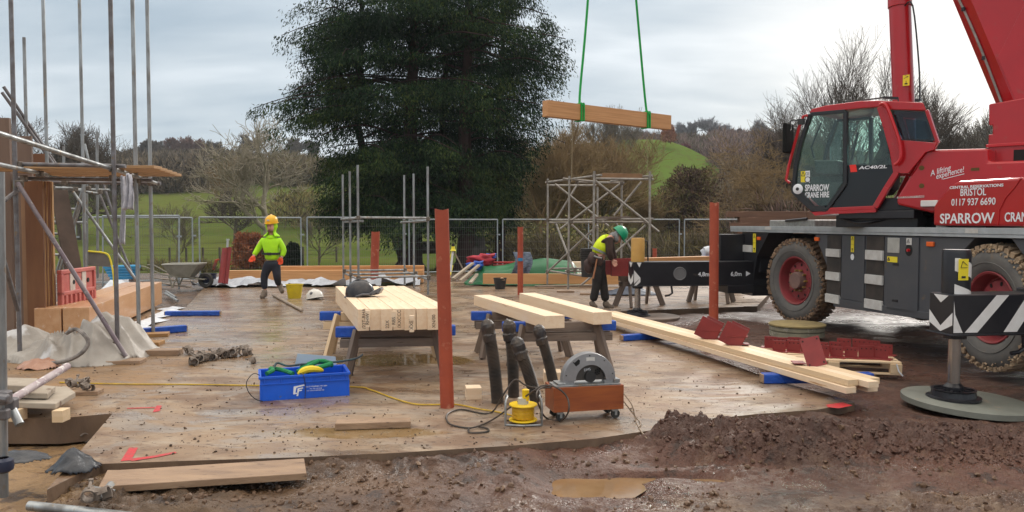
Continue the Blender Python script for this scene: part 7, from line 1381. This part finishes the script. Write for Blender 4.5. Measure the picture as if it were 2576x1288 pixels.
for k, (u, v_) in enumerate([(1857, 325), (1870, 333)]):
    p = at(u, 290); H = ht(v_, p); rs = np.random.default_rng(130+k); n = 1400; hz = rs.random(n); a = rs.random(n)*6.283; r_ = (1-hz)*H*.30*rs.random(n)**.5; V, F = slivers(np.stack([r_*np.cos(a), r_*np.sin(a), hz*H], 1), unit(np.stack([np.cos(a), np.sin(a), -.4+0*a], 1)), np.full(n, 1.2), np.full(n, .25), rs)
    t = thing('fir_tree', ['taller dark fir on the far right-hand ridge', 'shorter dark fir beside the taller one on the far ridge'][k], 'tree', p, 0, 'firs on the far ridge'); fastmesh('crown', V, F, MM('far_fir', (0.020, 0.035, 0.035)), smooth=False, parent=t); MB().tube([(0, 0, 0), (0, 0, H)], [.3, .05], 6).obj('trunk', TWD, t)
# --- the big conifer
CZ = [0, 1.4, 1.9, 2.7, 3.6, 4.5, 5.3, 6.2, 7.2, 8.0, 9.0, 10.2, 11.3, 13, 15, 17.5]
CXL = [-6.5, -7.2, -8.5, -8.6, -8.7, -8.7, -8.8, -9.8, -10.8, -11.6, -9.4, -9.6, -9.8, -9.4, -8.2, -5]
CXR = [-1, -1.2, -.9, -.2, .6, .9, 1.1, 2.4, 2.9, 2.9, 2.7, 2.3, 1.6, 1.2, .2, -3]
rs = np.random.default_rng(77); big = thing('conifer_tree', 'huge dark many-stemmed conifer towering over the middle of the site', 'tree', (-4.0, 35, -.45)); bo = np.array([-4.0, 35, -.45])
lead = [(-6.9, 35.5, .30), (-4.45, 34.6, .55), (-2.05, 34.2, .50), (-.6, 35.6, .28), (-3.2, 36.5, .3)]; tb = MB(); YB = M('reddish_yew_bark', (.05, .032, .028), (.03, .02, .018), 3, .9, st=(1, 1, .3)); noshade(YB)
for k, (x, y, r) in enumerate(lead):
    top = 16-abs(x+4)*.8; bx_ = (-5.0 if x < -4 else x) if k == 0 else x
    tb.tube([Vector(p)-Vector(bo) for p in spline([(bx_, y, -.5), (bx_+.05, y, .3), ((bx_+x)/2+.1, y, 2.5), (x, y, 6), (x+.2, y, 10), (x+.1, y, top)], 4)], [r*(1.45 if i == 0 else 1.2 if i < 3 else 1-.85*i/21) for i in range(21)], 12)
P0s = []; Ds = []; Ms = []
for i in range(600):
    x, y, r = lead[rs.integers(0, 5)]; z = 1.9+15*rs.random()**1.15; az = rs.random()*6.283; az = math.atan2(math.sin(az)*.6, math.cos(az)); zt_ = z; xl = np.interp(zt_, CZ, CXL); xr = np.interp(zt_, CZ, CXR); ca, sa = math.cos(az), math.sin(az)
    ext = (xr-x) if ca > 0 else (x-xl); ex = max(.6, abs(ca)**1.5*ext+(1-abs(ca)**1.5)*min(5, 2+ext*.3)); ln = ex*(.68+.34*rs.random()); n = max(4, int(ln/.30)); hu = rs.random(); pts = []
    for j in range(n+1): t = j/n; pts.append(Vector((x+ca*ln*t, y+sa*ln*t, z-.10*ln+.42*ln*t-.44*ln*t*t+.08*math.sin(7*t+i))))
    if i % 3 == 0: tb.tube([p-Vector(bo) for p in pts], [.045*(1-t/len(pts))+.012 for t in range(len(pts))], 4, cap=False)
    for j in range(max(1, int(n*.22)), n+1):
        if mn.noise(pts[j]*.62) < (-.17 if z > 7 else -.30) and z > 4.5: continue
        t = j/n; k = int(80*(.7+.6*rs.random())); c = np.array(tuple(pts[j])); side = np.array([-sa, ca, 0]); s_ = rs.normal(size=k)*(.30+.25*math.sin(3.1*t)); f_ = rs.normal(size=k)*.16; hang = rs.random(k)**1.4*(.35+.75*rs.random())
        P0s.append(c+side*s_[:, None]+np.array([ca, sa, 0])*f_[:, None]-np.array([0, 0, 1])*(hang*(.4+.6*t)+abs(s_)*.2)[:, None]); Ds.append(unit(rs.normal(size=(k, 3))*.40+np.array([ca*.40, sa*.40, -.85])))
        lum = hu*.7+.1+.30*rs.normal(size=k)+(t-.5)*.4+.55*mn.noise(pts[j]*.45+Vector((3, 0, 0))); Ms.append(np.where(lum > .95, 2, np.where(lum > .5, 1, 0)))  # yellower clumps; paler bough tips put highlights into the leaf colour
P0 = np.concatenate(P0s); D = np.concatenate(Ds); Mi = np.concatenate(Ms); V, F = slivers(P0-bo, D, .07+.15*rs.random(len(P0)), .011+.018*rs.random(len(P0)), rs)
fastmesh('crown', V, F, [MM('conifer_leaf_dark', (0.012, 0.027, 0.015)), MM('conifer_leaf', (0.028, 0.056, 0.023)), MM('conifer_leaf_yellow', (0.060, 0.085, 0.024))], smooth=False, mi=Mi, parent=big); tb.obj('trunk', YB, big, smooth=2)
p = at(1190, 34.5, 0); m = MB(); m.ball((0, 0, .7), 1.0, 3, sq=(.55, .5, .95), jit=.8); o = m.obj('tree_stump', M('dark_stump', (.06, .052, .045), (.035, .03, .027), 3, .9, bump=.4), smooth=2); o.location = p; tag(o, 'dark rounded stump behind the fence right of the conifer trunk', 'stump')
p = at(1080, 35, .75); m = MB(); m.tube([(-.6, 0, .3), (.5, .1, .32)], .28, 12); o = m.obj('fallen_log', TWD, smooth=True); o.location = p; tag(o, 'dark fallen log lying between the conifer trunks', 'log')
# post and rail fence in the meadow
for k in range(14):
    u = 300+42*k; p = at(u, 47+.1*k); o = MB().box((0, 0, .5), (.10, .10, 1.1)).obj('fence_post', TWD); o.location = p; tag(o, 'wooden field fence post number %s from the left beyond the mesh panels' % ['one', 'two', 'three', 'four', 'five', 'six', 'seven', 'eight', 'nine', 'ten', 'eleven', 'twelve', 'thirteen', 'fourteen'][k], 'fence post', 'posts of the field fence')
m = MB()
for h in (.35, .6, .85, 1.0): m.tube([at(300+42*k, 47+.1*k)+Vector((0, 0, h)) for k in range(14)], .008, 3, cap=False)
tag(m.obj('fence_wire', TWD), 'thin wires strung along the field fence posts', 'fence wire')

# ================================================================ PEOPLE
SKINM = M('skin', (.62, .34, .25), (.52, .26, .19), 8, .55); 
def jp(f, l, Y): return [P(*f(a, b), Y+(c[0] if c else 0)) for a, b, *c in l]
def V_(x, y): return (x, y)
def hand(name, par, wr, tip, mat, s=1.0, curl=.4, thumb=1):
    """palm, four bent fingers of different length and a thumb from its side"""
    wr, tip = Vector(wr), Vector(tip); d = (tip-wr).normalized(); side = d.cross(Vector((0, 1, 0))).normalized(); fr = side.cross(d).normalized(); vs = [wr, wr+d*.05*s]; es = [(0, 1)]; rd = [.030*s, .036*s]
    for i, (o, L) in enumerate(((-.030, .062), (-.010, .074), (.011, .070), (.031, .055))):
        a = wr+d*.075*s+side*o*s; b = a+d*L*.5*s-fr*curl*.02; c = b+d*L*.4*s-fr*curl*.045; k = len(vs); vs += [a, b, c]; es += [(1, k), (k, k+1), (k+1, k+2)]; rd += [.014*s, .0115*s, .009*s]
    k = len(vs); a = wr+d*.03*s+side*.036*s*thumb; vs += [a, a+d*.035*s+side*.022*s*thumb, a+d*.062*s+side*.018*s*thumb]; es += [(1, k), (k, k+1), (k+1, k+2)]; rd += [.015*s, .013*s, .011*s]
    return skin(name, vs, es, rd, mat, par, 1, world=True)
def boot(par, ankle, toe, mat, s=1.0, heel=None):
    a, t = Vector(ankle), Vector(toe); d = (t-a); d.z = 0; d.normalize(); h = a-d*.05; h.z = t.z+.02 if heel is None else heel
    o = skin('boot', [a+Vector((0, 0, .09)), a, h, h.lerp(t, .5)+Vector((0, 0, .015)), t], [(0, 1), (1, 2), (1, 3), (3, 4)], [.062*s, .058*s, .05*s, .055*s, .045*s], mat, par, 1, world=True); return o
HV = M('lime_hoodie', (.42, .80, .01), (.34, .68, .012), 5, .75, bump=.4, bscale=9, c3=(.22, .40, .03), s3=4, t3=.66); NAVY = M('navy_trousers', (.010, .013, .025), (.022, .024, .035), 5, .8, bump=.4, bscale=8); BOOT = M('muddy_boots', (.11, .085, .065), (.17, .13, .10), 14, .8); GLV = M('orange_glove', (.80, .09, .02), (.7, .07, .02), 12, .6); YH = M('yellow_helmet', (.75, .40, .01), None, rough=.3)
Yw = 17.5
def w(u, v, dy=0): return P(u, v, Yw+dy)
body = [w(683, 664), w(683, 640), w(682, 612), w(683, 592), w(683, 572), w(655, 607), w(646, 632, -.05), w(636, 647, -.12), w(707, 607), w(715, 634, .03), w(707, 650, -.05), w(671, 668), w(664, 698), w(667, 734), w(694, 668), w(696, 696, -.05), w(702, 722, .15)]
be = [(0, 1), (1, 2), (2, 3), (3, 4), (2, 5), (5, 6), (6, 7), (2, 8), (8, 9), (9, 10), (0, 11), (11, 12), (12, 13), (0, 14), (14, 15), (15, 16)]
wk = skin('person', body, be, [.08, .09, .11, .055, .085, .06, .045, .03, .06, .045, .03, .08, .06, .04, .08, .06, .04], SKINM); tag(wk, 'worker in lime green hooded top and yellow hard hat walking across the slab', 'person')
skin('hooded_top', [w(684, 657), w(684, 640), w(682, 616), w(682, 602), w(661, 606), w(648, 628, -.03), w(638, 643, -.1), w(703, 606), w(715, 630, .02), w(709, 646, -.03), w(682, 590)], [(0, 1), (1, 2), (2, 3), (2, 4), (4, 5), (5, 6), (2, 7), (7, 8), (8, 9), (3, 10)], [.170, .160, .160, .12, .085, .070, .055, .085, .070, .055, .11], HV, wk)
m = MB(); c = w(683, 571, .015); 
m.lathe([(.0, .0)], n=3) if False else None
hd = []; T = Matrix.Translation(c)
NU, NV = 24, 14
for j in range(NV+1):
    for i in range(NU+1):
        a = R(-68)+(R(316)-0)*i/NU+math.pi/2*0; op_ = 38-24*max(0, (-z-.08)/.12) if False else 38; a = R(-90)+R(op_)+R(360-2*op_)*i/NU; z = -.20+.32*j/NV; r = .132*math.sqrt(max(0, 1-((z-.0)/.17)**2*.8)) if z > 0 else .132-.04*math.sin(min(1, -z/.14)*1.57)+.09*max(0, (-z-.12)/.08)
        hd.append(c+Vector((r*math.cos(a), r*1.05*math.sin(a), z)))
m.v = [tuple(p) for p in hd]; m.f = [(j*(NU+1)+i, j*(NU+1)+i+1, (j+1)*(NU+1)+i+1, (j+1)*(NU+1)+i) for j in range(NV) for i in range(NU)]; m.m = [0]*len(m.f); m.ball(w(682, 598, -.02), .115, 3, sq=(1.05, .85, .6)); o = m.obj('hood', HV, wk, smooth=2); s = o.modifiers.new('s', 'SOLIDIFY'); s.thickness = .02
def face(par, c, fw, s=1.0, mat=SKINM, beard=None):
    """eyes, brows, nose, mouth on the front of the head"""
    fw = Vector(fw).normalized(); rt = fw.cross(Vector((0, 0, 1))).normalized(); up = rt.cross(fw); m = MB(); m.ball(c, .088*s, 3, sq=(.88, .98, 1.25)); m.ball(c+fw*.092*s-up*.015, .02*s, 2, sq=(.8, 1, 1.5)); m.ball(c+fw*.06*s-up*.085, .04*s, 2, sq=(1.1, .9, .7)); m.obj('face', mat, par, smooth=True)
    m = MB()
    for e in (-1, 1): m.ball(c+fw*.083*s+rt*e*.032*s+up*.015, .008*s, 1, sq=(1.4, .6, .7)); m.bar(c+fw*.088*s+rt*e*.018*s+up*.034, c+fw*.082*s+rt*e*.050*s+up*.036, .008, .008)
    m.bar(c+fw*.089*s-rt*.022*s-up*.058, c+fw*.089*s+rt*.022*s-up*.058, .010, .008); m.obj('facial_feature', M('eye_brow_dark', (.07, .03, .025)), par)
    if beard: m = MB(); m.ball(c+fw*.035*s-up*.085, .065*s, 2, sq=(1.05, 1, .6)); m.obj('beard', beard, par, smooth=True)
face(wk, w(681, 571, -.07), (-.12, -1, -.12), 1.0, beard=M('short_beard', (.16, .075, .05)))
hh_ = helmet('hard_hat', '', YH, (0, 0, 0), 0, 1.12, wk, cat=None); hh_.location = w(683, 560, .0); hh_.rotation_euler = (R(0), R(6), R(-97)); o = MB().box((.150, 0, .06), (.006, .05, .03)).obj('badge', PADW, hh_)
skin('trousers', [w(684, 652), w(684, 662), w(672, 674), w(664, 698), w(666, 730), w(695, 672), w(697, 697, -.05), w(701, 717, .12)], [(0, 1), (1, 2), (2, 3), (3, 4), (1, 5), (5, 6), (6, 7)], [.165, .165, .112, .088, .068, .112, .088, .07], NAVY, wk)
m = MB(); bc = w(683, 638); m.lathe([(.205, -.025), (.215, -.02), (.215, .02), (.205, .025)], n=24, T=Matrix.Translation(bc) @ Matrix.Diagonal((1, .78, 1, 1))); m.box(bc+Vector((0, -.17, 0)), (.09, .02, .06)); m.obj('belt', BLACK, wk)
boot(wk, w(666, 736), w(657, 748, -.24), BOOT, 1.15); boot(wk, w(703, 722, .18), w(711, 737, -.06), BOOT, 1.15, heel=w(702, 716).z)
for (a, b, t) in ((w(638, 643, -.1), w(631, 657, -.15), 1), (w(708, 647, -.03), w(705, 668, -.05), -1)): hand('glove', wk, a, b, GLV, 1.25, .5, t)
# stooping worker
Yw = 15.35
def q3(x, y): return ((2000+x*.3727)/1.4907, (740+y*.3727)/1.4907)
def z(x, y, dy=0): return P(*q3(x, y), Yw+dy)
BRW = M('brown_jacket', (.055, .032, .026), (.035, .022, .018), 7, .9, bump=.5, bscale=9); VST = M('yellow_vest', (.66, .80, .01), (.58, .72, .01), 4, .6, bump=.3, bscale=8); GRN = M('green_helmet', (.01, .26, .13), None, rough=.3); BLKT = M('black_trousers', (.012, .011, .012), (.03, .026, .024), 6, .85, bump=.4, bscale=8)
b2_ = [z(650, 620), z(680, 520), z(735, 425), z(800, 395), z(850, 400), z(770, 440, -.17), z(770, 560, -.2), z(795, 635, -.12), z(760, 430, .17), z(790, 560, .2), z(830, 640, .15), z(640, 680, -.08), z(640, 860, -.08), z(610, 1040, -.05), z(665, 680, .08), z(700, 860, .08), z(725, 1040, .08)]
w2 = skin('person', b2_, [(0, 1), (1, 2), (2, 3), (3, 4), (2, 5), (5, 6), (6, 7), (2, 8), (8, 9), (9, 10), (0, 11), (11, 12), (12, 13), (0, 14), (14, 15), (15, 16)], [.11, .12, .12, .055, .08, .055, .045, .03, .055, .045, .03, .08, .055, .04, .08, .055, .04], SKINM); tag(w2, 'worker in yellow vest and green helmet stooping over a beam joint', 'person')
skin('jacket', [z(645, 600), z(680, 510), z(730, 425), z(765, 430, -.16), z(765, 560, -.21), z(790, 628, -.14), z(765, 425, .16), z(795, 560, .2), z(825, 628, .15)], [(0, 1), (1, 2), (2, 3), (3, 4), (4, 5), (2, 6), (6, 7), (7, 8)], [.155, .15, .15, .09, .075, .055, .09, .075, .055], BRW, w2)
skin('hi_vis_vest', [z(652, 590), z(672, 520), z(705, 450), z(745, 405), z(735, 430, -.11), z(735, 430, .11)], [(0, 1), (1, 2), (2, 3), (2, 4), (2, 5)], [.165, .175, .18, .12, .13, .13], VST, w2)
m = MB()
for (x, y, dx) in ((664, 540, 0),): c = z(x, y); ax = (z(730, 425)-z(650, 600)).normalized(); T = Matrix.Translation(c) @ ax.to_track_quat('Z', 'Y').to_matrix().to_4x4(); m.lathe([(.178, -.022), (.185, -.02), (.185, .02), (.178, .022)], n=28, T=T)
m.obj('reflective_band', M('silver_band', (.22, .24, .22), None, rough=.5), w2, smooth=True)
face(w2, z(846, 402), (.55, -.1, -.6), 1.0); h2 = helmet('hard_hat', '', GRN, (0, 0, 0), 0, 1.1, w2, cat=None); h2.location = z(864, 372); h2.rotation_euler = (0, R(52), 0)
m = MB(); m.ball(z(835, 400, .0), .10, 3, sq=(.75, 1.0, 1.2), jit=.2); m.ball(z(800, 385), .07, 2, jit=.3); m.obj('head_scarf', M('grey_scarf', (.35, .35, .36), (.12, .12, .12), 12, .9), w2, smooth=True)
skin('trousers', [z(645, 615), z(650, 660), z(640, 700, -.09), z(640, 860, -.08), z(600, 1050, -.05), z(672, 700, .09), z(702, 860, .08), z(728, 1050, .08)], [(0, 1), (1, 2), (2, 3), (3, 4), (1, 5), (5, 6), (6, 7)], [.155, .15, .11, .09, .085, .11, .09, .085], BLKT, w2)
boot(w2, z(592, 1085, -.05), z(650, 1108, -.08), BOOT); boot(w2, z(728, 1085, .08), z(810, 1112, .0), BOOT)
hand('hand', w2, z(793, 632, -.13), z(815, 665, -.13), SKINM, 1.0, .8, 1); hand('hand', w2, z(827, 632, .15), z(850, 660, .12), SKINM, 1.0, .8, -1)
m = MB()
for (x, y, dy, s_) in ((600, 620, -.16, .13), (560, 690, -.05, .14), (670, 640, -.18, .09), (590, 700, .12, .12)): m.ball(z(x, y, dy), s_, 2, sq=(.8, .6, 1.1), jit=.3)
for k, o in enumerate([m]): o.obj('tool_pouch', M('tool_leather', (.035, .022, .02), (.07, .04, .035), 8, .7), w2, smooth=2)
m = MB(); m.tube([z(640, 620, -.26), z(622, 720, -.27), z(600, 818, -.27)], [.014, .017, .02], 8); m.obj('hammer_handle', M('hickory_handle', (.30, .13, .06), None, rough=.5), w2, smooth=True); m = MB(); m.tube([z(610, 590, -.26), z(650, 605, -.26), z(690, 612, -.26)], [.018, .014, .02], 8); m.obj('hammer_head', STEEL, w2, smooth=True)
m = MB()
for k in range(5): m.lathe([(.16, 0), (.165, .03), (.15, .035), (.14, 0)], c=(P(*q3(545, 545+18*k), 17.2)), n=24)
o = m.obj('stacked_buckets', BLACK, smooth=True); tag(o, 'stack of nested black buckets behind the stooping worker', 'buckets')
MB().lathe([(0, 0), (.13, 0), (.155, .62), (0, .62)], n=24).obj('bucket_stack_body', BLACK, o, smooth=True).location = P(*q3(545, 640), 17.2)-Vector((0, 0, .35))
# ================================================================ AIR
hm = bpy.data.materials.new('thin_haze'); hm.use_nodes = True; t_ = hm.node_tree; t_.nodes.clear(); pv = t_.nodes.new('ShaderNodeVolumePrincipled'); pv.inputs['Color'].default_value = (.86, .92, 1, 1); pv.inputs['Density'].default_value = .00028; pv.inputs['Anisotropy'].default_value = .2
mo = t_.nodes.new('ShaderNodeOutputMaterial'); t_.links.new(pv.outputs[0], mo.inputs['Volume'])
b_ = MB(); b_.b2((-700, -80, -30), (700, 1300, 60)); o = b_.obj('haze', hm); o['kind'] = 'stuff'
